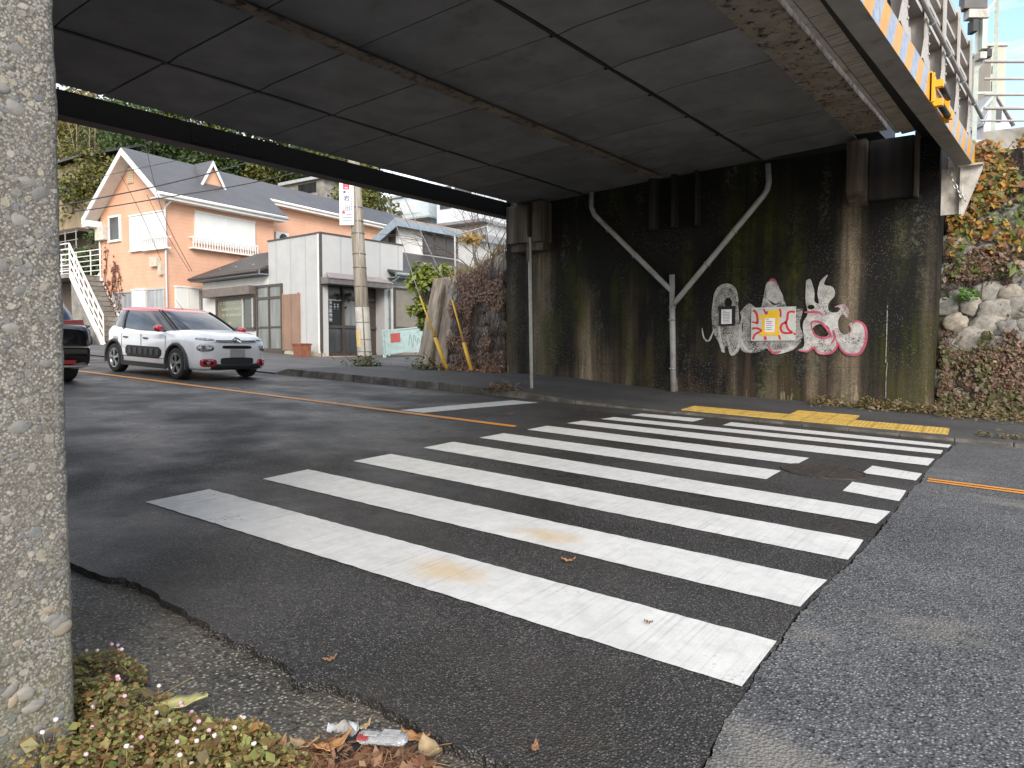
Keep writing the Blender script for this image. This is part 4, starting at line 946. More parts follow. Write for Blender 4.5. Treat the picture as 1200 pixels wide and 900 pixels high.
# dormer
dm = MB(); DU, DV = 2.68, .70; zb_ = rz(DV)+.10; za = 7.93
dm.slab([(DU-.52, DV, zb_), (DU+.52, DV, zb_), (DU, DV, za)], (0, .55, 0)); d_o = dm.build('dormer', M_PEACH, hs, True)
dm = MB()
for s_ in (-1, 1): dm.slab([(DU+s_*.62, DV-.12, zb_-.12), (DU, DV-.12, za+.05), (DU, RV-.1, za+.05), (DU+s_*.62, DV+.2, zb_-.12)], (0, 0, .05))
dm.build('dormer_roof', M_ROOFG, d_o, True); dm = MB()
for s_ in (-1, 1): dm.slab([(DU+s_*.66, DV-.15, zb_-.15), (DU+s_*.54, DV-.15, zb_-.15), (DU, DV-.15, za-.14), (DU, DV-.15, za+.08)], (0, .04, 0))
dm.build('dormer_trim', M_WHITE, d_o, True)
# openings
def shutterbox(par, face, r, mat, base=0.0, name='shutter'):
    f = Panel(); a0, a1, z0, z1 = r; f.on(face, a0, a1, z0, z1, 0.0, .09, base); so = f.build(name, mat, par, True)
    g = Panel(); g.on(face, a0-.03, a1+.03, z1, z1+.06, 0, .12, base); g.on(face, a0-.03, a1+.03, z0-.05, z0, 0, .13, base); g.on(face, (a0+a1)/2-.015, (a0+a1)/2+.015, z0, z1, .09, .10, base); g.build('shutter_trim', M_WHITE, so, True); return so
rw = HF.fr([(128, 253), (142, 252), (142, 283.6), (128, 284)]); window(hs, 'front', rw, M_WHITE, M_GLGREY, 1, 0, .09)
shutterbox(hs, 'front', HF.fr([(153.7, 255), (194, 247.6), (194.5, 288.8), (154.4, 295.3)]), M_SHUT)
r2 = HF.sr([(227.5, 249.9), (297.3, 260.5), (298, 285.9), (227.5, 277.6)]); r2[2] -= .25; shutterbox(hs, 'side', r2, M_SHUT)
rl = HF.fr([(133, 343), (156, 341), (156, 364.7), (133, 366)]); window(hs, 'front', rl, M_ALU, M_GLCURT, 2)
shutterbox(hs, 'front', HF.fr([(157, 341), (172, 339.5), (172, 364), (157, 365)]), M_SHUT)
window(hs, 'front', HF.fr([(173, 339), (194, 337), (194, 364), (173, 364.7)]), M_ALU, M_GLCURT, 2)
shutterbox(hs, 'side', HF.sr([(204.8, 336), (232, 339), (232, 366), (204.8, 366)]), M_SHUT); window(hs, 'side', HF.sr([(233, 338.7), (251.4, 341), (251.4, 366), (233, 366)]), M_ALU, M_GLCURT, 2)
v_ = HF.fr([(149.9, 197), (156.6, 197), (156.6, 215), (149.9, 215)]); f = Panel(); f.on('front', *v_, 0, .05)
for k in range(6): z = v_[2]+.06+k*(v_[3]-v_[2]-.1)/6; f.on('front', v_[0]+.04, v_[1]-.04, z, z+.04, .05, .07)
f.build('gable_vent', M('cream_vent', (.62, .50, .36), (.55, .44, .31), 8, .6), hs, True)
# balcony rails of the side and front windows
def balcony(face, r, dep, base=0.0):
    f = Panel(); a0, a1, z0, z1 = r
    f.on(face, a0, a1, z1-.05, z1, dep-.05, dep, base); f.on(face, a0, a1, z0, z0+.06, 0, dep, base)
    f.on(face, a0, a0+.04, z1-.05, z1, 0, dep-.05, base); f.on(face, a1-.04, a1, z1-.05, z1, 0, dep-.05, base)
    n = int((a1-a0)/.13)
    for i in range(n+1): a = a0+.02+(a1-a0-.04)*i/n; f.on(face, a-.016, a+.016, z0+.06, z1-.05, dep-.04, dep-.01, base)
    f.build('balcony_rail', M_WHITE, hs, True)
balcony('side', HF.sr([(226.4, 277.6), (302.9, 287), (302.9, 300.5), (226.4, 291.5)], -.3), .30)
balcony('front', HF.fr([(166, 281), (195, 275), (195, 290), (166, 295)], -.2), .2)
# wall boxes
r_ = HF.fr([(179, 302), (192, 301), (192, 312), (179, 313)]); f = Panel(); f.on('front', r_[0]+.25, r_[1], r_[2], r_[3], 0, .16); f.on('front', r_[0], r_[0]+.22, r_[2]-.35, r_[3]-.25, 0, .14); f.build('meter_box', M('beige_box', (.55, .5, .4), None, 8, .5), hs, True)
r_ = HF.fr([(117, 266), (127, 266), (127, 282), (117, 282)]); f = Panel(); f.on('front', r_[0], r_[1], r_[2], r_[3], 0, .22); f.build('water_heater', M('beige_heater', (.6, .55, .47), None, 8, .5), hs, True)
# air conditioner on the rear wing's flat roof side
q = HF.side(328, 280, .75); f = Panel(); f.box(q[0]-.4, q[0]+.4, .55, .85, q[1]-.3, q[1]+.3); ac = f.build('air_conditioner', M_WHITE, hs, True, bevel=.02)
f = MB(); f.tube([(q[0]+.05, .545, q[1]), (q[0]+.05, .535, q[1])], .24, 20); f.build('fan_grille', M_GLDARK, ac, True)

# dried creeper on the gable wall
M_DRYV = leafmat('dried_creeper_leaf', [(.16, .05, .03), (.22, .08, .045), (.12, .045, .03)])
M_STEM = M('dry_vine_stem', (.11, .07, .05), (.07, .045, .035), 12, .85)
q = HF.W(-.05, 4.2, 0.3); vn = thing('wall_creeper', 'reddish dried creeper climbing the left corner of the peach house wall', 'climbing plant', q)
st_ = MB(); lf = MB(); rs = random.Random(3)
for i in range(9):
    v, z = 4.5-rs.random()*1.2, .6; p = [HF.W(-.03, v, z)]
    for k in range(14):
        v += rs.gauss(-.02, .10); z += rs.uniform(.15, .42); v = min(4.7, max(2.9, v))
        if z > 4.9-(4.7-v)*1.3: break
        p.append(HF.W(-.03, v, z))
        for j in range(4):
            if rs.random() < .65: lf.leaf(HF.W(-.06, v+rs.gauss(0, .12), z+rs.gauss(0, .15)), .11, tuple(-HF.A))
    if len(p) > 1: st_.tube(p, .012, 4)
st_.build('stem', M_STEM, vn); lf.build('foliage', M_DRYV, vn)['kind'] = 'stuff'

# ------------------------------------------------------------------ outside stair, left of the house
sr_ = thing('outdoor_stair', 'white railed concrete stair climbing to a landing beside the peach house', 'stairs', HF.W(-.6, 3.6, -.2), None, HF.ang)
so_ = np.array([-.6, 3.6, -.2]); c = MB()
nst = 14; v0, z0_, v1, z1_ = 2.75, -.15, 4.95, 2.95
for i in range(nst):
    a = v0+(v1-v0)*i/nst; z = z0_+(z1_-z0_)*(i+1)/nst; c.box(-1.2-so_[0], -.06-so_[0], a-so_[1], v1+.02-so_[1], z-(z1_-z0_)/nst-so_[2], z-so_[2])
    c.box(-1.22-so_[0], -.05-so_[0], a-.03-so_[1], a+.05-so_[1], z-.03-so_[2], z+.003-so_[2])
c.build('steps', M_CONC, sr_, True, bevel=.008)
c = MB(); c.box(-1.35-so_[0], 3.0, v1-so_[1]+.021, 9-so_[1], 2.78-so_[2], 2.93-so_[2]); c.box(-.9, -.7, 4, 4.2, -2, 2.9); c.build('landing', M_CONC, sr_, True)
c = MB(); L = lambda u, v, z: np.array((u, v, z))-so_
uN = -1.24
c.bar(L(uN, v0-.25, z0_+.02), L(uN, v1, z1_+.02), .05, .26); c.bar(L(-.03, v0-.25, z0_+.12), L(-.03, v1, z1_+.12), .04, .12)
c.build('stringer', M_WHITE, sr_, True)
c = MB()
for h, w_ in ((1.25, .075), (.85, .045), (.50, .045)): c.bar(L(uN, v0-.25, z0_+h), L(uN, v1, z1_+h), .05, w_)
for i in range(8): a = i/7; c.bar(L(uN, v0-.25+(v1-v0+.25)*a, z0_+(z1_-z0_)*a), L(uN, v0-.25+(v1-v0+.25)*a, z0_+(z1_-z0_)*a+1.25), .04, .04, (1, 0, 0))
for k in range(6): z = 3.1+k*.23; c.bar(L(uN, v1, z), L(uN, 9, z), .04, .045); c.bar(L(.2, v1-.1, z-.06), L(.2, 9, z-.06), .035, .035)
for v in (v1, 6, 7.2, 8.5): c.bar(L(uN, v, 2.9), L(uN, v, 4.27), .045, .045, (1, 0, 0)); c.bar(L(.2, v, 2.9), L(.2, v, 4.2), .04, .04, (1, 0, 0))
c.build('railing', M_WHITE, sr_, True)
# dark lean-to wall under the landing
c = MB(); o_ = HF.W(-.35, 5.5, -1.5); lw = thing('brown_shed', 'brown boarded shed wall standing in the shadow under the stair landing', 'shed', o_, None, HF.ang)
c.box(0, .15, -.45, 4, 0, 4.24); c.build('wall', M('brown_boards', (.11, .08, .06), (.07, .05, .04), 3, .8, .4, 20, .01, stretch=(1, 6, .4)), lw, True)
c = MB(); c.box(-.03, 0, -.35, .25, 1.3, 3.6); c.build('door', M_GLFROST, lw, True); c = MB(); c.box(-.06, 0, .35, .62, 0, 4.2); c.build('post', M('red_brown_post', (.30, .12, .07), None, 5, .7), lw, True)

# ------------------------------------------------------------------ grey shop
SF = Frame((-14.9104, 13.8576, 0.965), 86.5)
shp = thing('grey_shop', 'flat topped grey panelled workshop with brown entrance doors behind the utility pole', 'shop', SF.o, None, SF.ang)
H = 4.24; c = Panel()
c.box(0, 3.80, 0, 3.16, 2.72, H); c.box(0, .16, 0, 3.16, -.4, 2.72); c.box(.16, 5.2, 3.0, 3.16, -.4, 2.72)
c.box(2.86, 3.0, 0, 3.0, -.4, 2.72); c.box(.16, .30, 0, .02, -.4, 2.72)
c.build('wall', M_GREYWALL, shp, True)
c = Panel(); c.box(-.03, 3.83, -.03, 3.19, H, H+.05); c.box(-.028, .05, -.028, .05, .0, H); c.build('parapet_cap', M_BRONZE, shp, True)
c = Panel(); c.box(-.05, .02, .045, .11, .12, H-.02); c.build('downpipe', M_WHITE, shp, True)
c = Panel(); c.on('front', -.01, 3.17, -.1, .18, 0, .03); c.on('side', .0, .15, -.1, .12, .0, .03); c.on('side', 2.87, 5.2, -.1, .14, 0, .03); c.build('plinth', M('tan_plinth', (.42, .36, .27), (.32, .28, .21), 3, .85), shp, True)
# left wing with eaves
c = Panel(); c.box(0.04, 4, 3.161, 8.1, -.4, 3.0); c.build('wing_wall', M_PALEWALL, shp, True)
c = MB(); c.slab([(-.35, 3.17, 3.14), (-.35, 8.25, 3.14), (2.2, 7.6, 4.3), (2.2, 3.17, 4.3)], (0, 0, .09)); c.slab([(-.352, 8.25, 3.14), (4, 8.25, 3.14), (4, 7.6, 4.3), (2.2, 7.6, 4.3)], (0, 0, .09)); c.build('roof', M_ROOFB, shp, True)
c = MB(); c.box(-.40, -.352, 3.17, 8.3, 3.02, 3.20); c.box(-.35, .04, 3.17, 8.2, 3.02, 3.06); c.box(-.35, 4, 8.2, 8.24, 3.02, 3.14); c.build('eave_board', M('grey_blue_trim', (.20, .23, .25), (.15, .17, .19), 5, .5), shp, True)
c = MB(); c.tube([(-.45, 3.17, 3.14), (-.45, 8.3, 3.12)], .055, 8); c.build('gutter', M_BRONZE, shp, True)
rs = random.Random(8); c = MB()
for i in range(7): a = 3.6+i*.62; c.blob((.4+.25*(i % 2), a, 3.56+.1*(i % 2)), (.05, .08, .03), 1, .2)
c.build('snow_guard', M('tan_snow_guard', (.45, .38, .27), None, 5, .7), shp, True)
rw = [4.12, 7.0, .99, 2.30]; wo = window(shp, 'front', rw, M_BRONZE, M_GLGREEN, 1, .04, .11)
f = Panel()
for a in (4.92, 4.22): f.on('front', a, a+.08, rw[2]+.08, rw[3]-.08, .02, .075, .04)
f.build('bar', M_ALU, wo, True)
f = Panel(); f.on('front', 4.32, 4.90, rw[2]+.12, rw[3]-.12, .027, .032, .04); f.build('open_pane', M_GLDARK, wo, True)
# four rows of small pale window lettering, illegible in the photo
M_WLET = M('pale_window_lettering', (.62, .60, .42), (.5, .5, .36), 20, .6); f = Panel()
for r_, (z, sz, a0, a1) in enumerate(((2.10, .10, 5.15, 6.75), (1.85, .075, 5.15, 6.55), (1.62, .085, 5.10, 6.6), (1.30, .05, 5.9, 6.5))):
    a = a1
    while a > a0:
        wd = sz*rs.uniform(.55, .9)
        if rs.random() < .88:
            f.on('front', a-wd, a, z+sz*.30, z+sz*.45, .026, .030, .04); f.on('front', a-wd*.6, a-wd*.35, z-sz*.5, z+sz*.5, .031, .0335, .04); f.on('front', a-wd*rs.uniform(.8, 1), a-wd*.1, z-sz*.45, z-sz*.3, .026, .03, .04)
        a -= sz*1.05
f.build('lettering', M_WLET, wo, True)
f = Panel(); f.on('front', 4.05, 7.5, 2.34, 2.68, 0, .34, .04); f.build('shutter_box', M('brown_shutter_box', (.17, .14, .12), (.12, .10, .088), 5, .5), shp, True, bevel=.02)
# sliding door with transom, then the wooden shutter
d = Panel(); d0, d1, zt = 2.26, 3.95, 2.66
for a in (d0, (d0+d1)/2-.04, d1-.08): d.on('front', a, a+.08, .2, zt, 0, .07, .0)
for z in (zt-.09, 2.12, .2, 1.05): d.on('front', d0+.08, d1-.08, z, z+.09 if z != 1.05 else z+.06, 0, .065)
d.on('front', d0-.06, d1+.1, .05, .199, 0, .12)
do = d.build('door', M_BRONZE, shp, True); d = Panel(); d.on('front', d0+.02, d1-.02, .22, zt-.02, .0, .03); d.build('pane', M_GLFROST, do, True)
d = Panel(); d.on('front', 1.20, 2.22, .24, 2.24, 0, .05); d.on('front', 1.20, 1.25, .2, 2.28, .05, .08); d.on('front', 2.17, 2.22, .2, 2.28, .05, .08); d.on('front', 1.68, 1.73, .2, 2.24, .05, .075)
d.build('wooden_shutter', siding('brown_slatted_shutter', (.30, .19, .13), (.24, .15, .105), .07), shp, True)
# entrance in the side wall: awning, transom, two door leaves
e = Panel(); e.box(.55, .60, .30, 2.9, -.1, 2.5) if False else None
f = Panel(); f.box(.16, 2.86, .50, .56, 0, 2.7); f.build('entrance_panel', M_BRONZE, shp, True)
def ent(a0, a1, z0, z1, p0, p1): f.box(a0, a1, .5-p1, .5-p0, z0, z1)
f = Panel()
for a in (.17, 1.22, 2.28): ent(a, a+.10, .02, 2.68, .0, .09)
for z, h in ((2.05, .12), (.02, .12), (1.02, .10), (2.6, .08)): ent(.27, 2.8, z, z+h, 0, .085)
eo = f.build('entrance_door', M_BRONZE, shp, True)
f = Panel(); ent(.29, 1.2, 1.13, 2.03, .02, .035); f.build('door_sign', M_BLACKF, eo, True)
f = Panel(); ent(.29, 1.2, 2.0, 2.045, .036, .06); f.build('sign_rail', M_ALU, eo, True)
f = Panel(); ent(1.34, 2.26, 1.13, 2.03, .0, .02); f.build('upper_pane', M_GLFROST, eo, True)
f = Panel(); ent(.29, 1.2, .15, 1.0, 0, .02); ent(1.34, 2.26, .15, 1.0, 0, .02); ent(.29, 2.26, 2.18, 2.58, 0, .02); f.build('lower_pane', M_GLGREY, eo, True)
# white characters on the black door panel
f = MB()
put_text(f, '長谷製作所', .145, (.74, .458, 1.93), (1, 0, 0), (0, 0, 1), True, 1.08)
for k, tx in ((.40, '各種'), (.53, '加工一'), (.92, '金物一'), (1.06, '修理一')): put_text(f, tx, .07, (k, .458, 1.86), (1, 0, 0), (0, 0, 1), True, 1.15)
f.build('lettering', M('white_sign_lettering', (.75, .75, .73), None, 9, .5), eo, True)
f = MB(); f.hexa([(-.02, -.45, 2.50), (2.86, -.45, 2.50), (2.86, .02, 2.50), (-.02, .02, 2.50), (-.02, -.45, 2.68), (2.86, -.45, 2.68), (2.86, .02, 2.76), (-.02, .02, 2.76)]); f.build('awning', M('brown_awning_metal', (.16, .14, .135), (.11, .10, .095), 4, .5), shp, True, bevel=.01)
f = MB(); f.slab([(-.04, -.48, 2.685), (2.88, -.48, 2.685), (2.6, .0, 2.90), (.25, .0, 2.90)], (0, 0, .03)); f.build('awning_roof', M('faded_red_awning_top', (.30, .24, .23), (.22, .19, .18), 5, .55), shp, True)
f = MB(); f.box(.18, 2.3, -.42, .38, -.35, .02); f.build('door_step', M('red_tile_step', (.36, .22, .16), (.28, .17, .13), 6, .7), shp, True, bevel=.01)
f = MB(); rs = random.Random(4)
for i in range(40): f.leaf((1.25+rs.gauss(0, .12), .30+rs.gauss(0, .08), 2.25-abs(rs.gauss(0, .14))), .14)
f.build('hanging_plant', leafmat('dusty_leaf', [(.03, .045, .03), (.05, .065, .045)]), shp, True)['kind'] = 'stuff'
# rust coloured pot by the corner
q = SF.W(-.55, .35, -.02); pt = thing('rusty_pot', 'rust coloured square planter on the pavement at the grey shop corner', 'pot', q, None, SF.ang)
f = MB(); f.hexa([(-.20, -.2, 0), (.2, -.2, 0), (.2, .2, 0), (-.2, .2, 0), (-.23, -.23, .46), (.23, -.23, .46), (.23, .23, .46), (-.23, .23, .46)]); f.build('pot', M('rusty_iron', (.26, .095, .045), (.16, .06, .035), 6, .85, .4, 50, .005), pt, True, bevel=.015)
f = MB(); f.box(-.25, .25, -.25, .25, .43, .47); f.box(-.2, .2, -.2, .2, .471, .475); f.build('rim', M('rusty_iron', (.26, .095, .045)), pt, True, bevel=.008)

# ------------------------------------------------------------------ grey house behind the shop
gh = thing('grey_house', 'pale grey house with blue fascia and dark tiled lower roof behind the gate', 'house', SF.o, None, SF.ang)
ORGv = 2.9
uc, zt2 = SF.side(467.6, 262, ORGv); ub = SF.side(545, 276, ORGv)[0]
wz0 = SF.side(500, 303, ORGv)[1]
c = Panel(); c.hexa([(uc, ORGv, 0), (uc+7, ORGv, 0), (uc+7, ORGv+4.2, 0), (uc, ORGv+4.2, 0), (uc, ORGv, zt2-.1), (uc+7, ORGv, zt2-.1), (uc+7, ORGv+4.2, zt2-2.1), (uc, ORGv+4.2, zt2-2.1)]); c.build('wall', M_PALEWALL, gh, True)
c = MB(); c.slab([(uc-.5, ORGv-.35, zt2+.05), (uc+7.3, ORGv-.35, zt2+.05), (uc+7.3, ORGv+4.7, zt2-2.45), (uc-.5, ORGv+4.7, zt2-2.45)], (0, 0, .12)); ro = c.build('roof', M('pale_metal_roof', (.36, .31, .27), (.28, .24, .21), 3, .6), gh, True)
c = MB(); c.box(uc-.5, uc+7.3, ORGv-.40, ORGv-.352, zt2-.2, zt2+.05); c.slab([(uc-.545, ORGv-.38, zt2+.14), (uc-.545, ORGv+4.7, zt2-2.38), (uc-.545, ORGv+4.7, zt2-2.75), (uc-.545, ORGv-.38, zt2-.25)], (.04, 0, 0)); c.build('fascia', M('blue_grey_fascia', (.27, .33, .38), (.22, .27, .32), 4, .5), gh, True)
w2 = SF.sr([(495, 273.5), (524, 277), (524, 301), (495, 297)], ORGv); w2[1] += .7; window(gh, 'side', w2, M_BRONZE, M_GLGREY, 3, ORGv, .07)
q = SF.front(460, 280, uc); f = Panel(); f.on('front', q[0]-.22, q[0]+.22, q[1]-.45, q[1]+.35, 0, .05, uc); f.build('gable_window', M_GLGREY, gh, True)
f = MB()
for k in (-.07, .07): f.blob((uc-.12, q[0]-.28+k, q[1]+.55), (.06, .06, .08), 2, 0)
f.build('flood_lamp', M('lamp_glass', (.75, .7, .6), None, 5, .3), gh, True)
# lean-to: wall, window, tiled roof, gutter
c = Panel(); c.box(3.01, 9.5, .06, .20, -.4, 2.95); c.build('lean_to_wall', M_PALEWALL, gh, True)
c = MB(); c.slab([(3.0, -.45, 3.05), (9.8, -.45, 3.05), (9.8, ORGv-.001, wz0+.05), (3.9, ORGv-.001, wz0+.05), (3.82, .6, 3.42), (3.0, -.02, 3.2)], (0, 0, .08)); c.build('lean_to_roof', M_ROOFB, gh, True)
c = MB(); c.box(3.0, 9.8, -.50, -.452, 2.95, 3.14); c.box(3.0, 9.7, -.45, .06, 2.93, 2.97); c.build('eave_board', M('grey_blue_trim', (.2, .23, .25)), gh, True)
c = MB(); c.tube([(3.0, -.56, 3.07), (9.8, -.56, 3.04)], .06, 8); c.build('gutter', M('green_grey_pipe', (.22, .27, .26), (.17, .2, .2), 5, .5), gh, True); c = MB(); c.tube([(3.12, -.55, 3.0), (3.10, -.05, 2.72), (3.10, -.02, 2.6), (3.1, -.02, .1)], .04, 8); c.build('downpipe', M('green_grey_pipe', (.22, .27, .26), (.17, .2, .2), 5, .5), gh, True)
wo = window(gh, 'side', [3.35, 6.1, 1.05, 2.62], M_BRONZE, M_GLDARK, 2, .06, .08); f = Panel(); f.on('side', 3.43, 4.62, 1.13, 2.54, .026, .04, .06); f.build('blind', M('tan_blind', (.23, .205, .165), (.19, .17, .14), 3, .6), wo, True)

# mint folding gate
g0 = atD(450, 420, 25.3); g1_ = atD(498, 408.5, 26.8); d_ = (g1_-g0); gslope = math.atan2(d_[2], np.linalg.norm(d_[:2]))*.55; d_[2] = 0; gl = float(np.linalg.norm(d_)); d_ = d_/np.linalg.norm(d_)
ga = math.atan2(d_[1], d_[0]); gt_ = thing('mint_gate', 'mint green sheet gate with a red plate on small wheels beside the stone wall', 'gate', g0, None, ga)
M_MINT = M('mint_green_paint', (.42, .54, .51), (.34, .45, .43), 4, .5, grime=(.23, .28, .26), gscale=4, glo=.55, ghi=.75)
gt_.rotation_euler = (0, -gslope, ga); q = atD(450, 388, pr_d := float((g0-CAM)@fw)); gh_ = q[2]-g0[2]
c = MB(); c.box(.1, gl, -.012, .012, .16, gh_-.04); c.build('sheet', M_MINT, gt_, True)
c = MB()
for x in (0, .22, gl): c.box(x, x+.05, -.03, .03, .06, gh_+.05)
for z in (.12, gh_-.02): c.box(.05, gl, -.025, .025, z, z+.05)
c.bar((.0, 0, .35), (.27, 0, .35), .03, .03); c.bar((.0, 0, .7), (.27, 0, .7), .03, .03); c.build('frame', M_MINT, gt_, True)
c = MB(); c.box(.36, .82, -.02, -.0125, gh_-.45, gh_-.12); c.build('plate', M('red_plate', (.45, .10, .08), (.38, .08, .07), 6, .5), gt_, True)
for x in (.03, gl-.1):
    c = MB(); c.tube([(x, -.03, .06), (x, .03, .06)], .06, 12); c.build('wheel', M('pale_wheel', (.6, .68, .66), None, 5, .5), gt_, True)
c = MB(); rs = random.Random(2)
for i in range(6): ribbon(c, [(1.2+i*.2, .25+.1*rs.random()), (1.3+i*.2, .5+.25*rs.random()), (1.38+i*.2, .3+.2*rs.random())], .02, 0, lambda a, b: (a, -.0135, b), False)
c.build('scratch', M('dark_scratches', (.14, .15, .15), None, 5, .8), gt_, True)

# ------------------------------------------------------------------ hillside houses
uh = Frame(atD(502, 252, 48), 92); o_ = uh.o.copy(); u_ = thing('blue_house', 'pale blue boarded house on the slope above the grey house roof', 'house', o_, None, uh.ang)
M_BLUEW = siding('pale_blue_siding', (.60, .67, .71), (.52, .60, .64), .28, False, (.42, .48, .50), .6)
v_l = uh.front(446, 232)[0]; zt_ = uh.front(500, 232)[1]
c = MB(); c.box(0, 6, 0, v_l, .0, zt_+.3); c.box(.8, 6, .4, v_l-.4, -5, 0); c.build('wall', M_BLUEW, u_, True)
c = MB(); c.box(-.15, 6.1, -.1, v_l+.15, zt_+.3, zt_+.45); c.box(-.02, 6, -.02, v_l+.02, -.12, -.001); c.build('roof', M('pale_grey_trim', (.45, .46, .47), None, 4, .6), u_, True)
c = MB(); c.box(-.03, 0, .8, v_l-.6, .25, .95*zt_); c.build('shutter', M('pale_shutter', (.66, .69, .70), (.6, .63, .64), 4, .6), u_, True)
uh2 = Frame(atD(512, 268, 46), 92); u2 = thing('white_house', 'white flat balconied house on the slope right of the pale blue house', 'house', uh2.o, None, uh2.ang)
c = MB(); c.box(0, 9, -3.6, 0, .3, 3.4); c.box(.9, 9, -3.4, -.2, -6, .3); c.build('wall', M('pale_blue_stucco', (.62, .65, .68), (.55, .58, .62), 2, .7), u2, True)
c = MB(); c.box(-.1, 9, -3.7, .1, .12, .299); c.box(-.1, 9.1, -3.8, .1, 3.4, 3.6); c.build('slab', M('grey_slab', (.25, .25, .26), None, 3, .7), u2, True)
c = MB(); c.box(-.05, 0, -2.8, -1.5, 1.2, 2.6); c.box(-.05, 0, -1.2, -.3, 1.2, 2.6); c.build('window', M_GLGREY, u2, True)
# beige block far left
bh = Frame(atD(106, 268, 46), 92); b_h = thing('beige_house', 'beige walled house high on the slope left of the peach gable', 'house', bh.o, None, bh.ang)
zt_ = bh.front(90, 190)[1]; c = MB(); c.box(0, 7, 0, 5, 0, zt_); c.build('wall', M('beige_stucco', (.40, .31, .20), (.34, .265, .17), 1.5, .8, grime=(.25, .2, .14), gscale=2), b_h, True)
c = MB(); c.slab([(-.6, -.3, zt_), (-.6, 5.4, zt_), (3.5, 5.4, zt_+1.6), (3.5, -.3, zt_+1.6)], (0, 0, .15)); c.build('roof', M_ROOFB, b_h, True)
c = MB(); c.box(.2, 7, .1, 5, -9, -.25); c.box(-.9, 7, -.2, 5, -.25, -.05); c.build('lower_wall', M('brown_boards', (.11, .08, .06)), b_h, True)
c = MB()
for z in (-.3, -.8, -1.4): c.bar((-.9, -.2, z), (-.9, 5, z), .04, .04)
for v in (0, 1.4, 2.8, 4.4): c.bar((-.9, v, -2.4), (-.9, v, -.2), .05, .05, (1, 0, 0))
c.build('railing', M('grey_rail', (.35, .34, .32), None, 5, .6), b_h, True)
# pale retaining wall and shed between the roofs
q = atD(352, 216, 52); o_ = thing('hillside_shed', 'pale concrete shed with dark opening on the slope above the slate roof', 'shed', q, None, R(92))
c = MB(); c.box(0, 3, -2.4, 2.0, -3, .1); c.build('wall', M_CONC, o_, True); c = MB(); c.box(-.25, 3.1, -2.8, 2.2, .1, .32); c.build('roof', M('pale_grey_trim', (.45, .46, .47)), o_, True)
c = MB(); c.box(-.04, 0, -1.7, .2, -.75, -.05); c.build('opening', M_GLDARK, o_, True)
# ------------------------------------------------------------------ utility pole, its sign, guy wires, cables
pb0 = atD(428, 424, 20.8); pb0[2] = FZ(pb0[0], pb0[1])-.05; pt0 = atD(416.5, 222, 20.75); pdir = (pt0-pb0)/np.linalg.norm(pt0-pb0); ptop = pb0+pdir*10.5
def pole_at(z): return pb0+pdir*((z-pb0[2])/pdir[2])
up_ = thing('utility_pole', 'weathered concrete utility pole with pale wrapped base in front of the grey shop', 'utility pole', pb0)
M_POLE = M('weathered_pole', (.36, .31, .235), (.20, .165, .12), 1.2, .85, .4, 50, .005, stretch=(9, 9, .5), grime=(.09, .075, .055), gscale=1.2)
c = MB(); c.tube([pb0, pole_at(4), ptop], [.205, .185, .14], 18); c.build('shaft', M_POLE, up_)
c = MB(); c.tube([pole_at(1.02), pole_at(2.45)], [.209, .204], 18, False); c.build('wrap', M('pale_pole_wrap', (.50, .48, .42), (.40, .38, .33), 3, .7, grime=(.26, .23, .18), gscale=3), up_)
for z in (1.15, 1.5, 2.0, 2.46, 3.05, 3.6, 4.0, 4.6, 4.95, 5.35): c = MB(); p = pole_at(z); c.tube([p-(0, 0, .012), p+(0, 0, .012)], .211-.004*(z-1), 18); c.build('band', M('dark_band', (.16, .15, .135), (.10, .095, .085), 5, .6), up_)
c = MB(); s_ = -rt*.0-np.array([fw[0], fw[1], 0])*.20; c.tube([pole_at(.95)+s_+rt*.05, pole_at(8)+s_*.75+rt*.05], .022, 6); c.build('earth_cable', M('grey_conduit', (.33, .33, .33)), up_)
f_ = -np.array([fw[0], fw[1], 0]); f_ /= np.linalg.norm(f_)
c = MB(); P = []
for z in (1.28, 1.78): P.append([pole_at(z)+(f_*math.cos(a)-rt*math.sin(a))*.213 for a in ramp_pts(.25, 1.5, 8)])
c.grid(P); c.build('plate', M('yellow_pole_plate', (.62, .45, .18), (.5, .38, .17), 9, .5), up_)
c = MB(); P = []
for z in (4.1, 4.9): P.append([pole_at(z)+(f_*math.cos(a)-rt*math.sin(a))*.195 for a in ramp_pts(1.0, 1.8, 6)])
c.grid(P); c.build('reflector', M('pale_reflector', (.6, .58, .52), None, 9, .5), up_)
# pawn shop sign on two arms
sc_ = [atD(a, b, 20.55) for a, b in ((397, 213.3), (413.8, 217.3), (415, 264.8), (398.8, 262.6))]
sc_[1][2] = sc_[0][2] = max(sc_[0][2], sc_[1][2])+.06; sn = thing('hanging_sign', 'white vertical pawn shop sign with red emblem and blue characters on the utility pole', 'sign', sc_[3])
ctr = sum(sc_)/4; ux = (sc_[1]-sc_[0]+sc_[2]-sc_[3])/2; ux[2] = 0; SWd = np.linalg.norm(ux); ux /= SWd; uy = np.array([0, 0, 1.]); nn = np.cross(ux, uy); Hs = (sc_[0][2]+sc_[1][2]-sc_[2][2]-sc_[3][2])/2
def sq(mb, a0, a1, b0, b1, d0, d1): mb.hexa([ctr+ux*a*SWd/2+uy*b*Hs/2+nn*d for b in (b0, b1) for a, d in ((a0, d0), (a1, d0), (a1, d1), (a0, d1))])
c = MB(); sq(c, -1, 1, -1, 1, -.04, .02); c.build('panel', M('white_sign_panel', (.78, .78, .78), (.72, .72, .73), 3, .45), sn, bevel=.006)
M_SRED = M('sign_red', (.55, .03, .07), None, 9, .5); M_SBLUE = M('sign_blue', (.04, .05, .16), None, 9, .5)
c = MB()
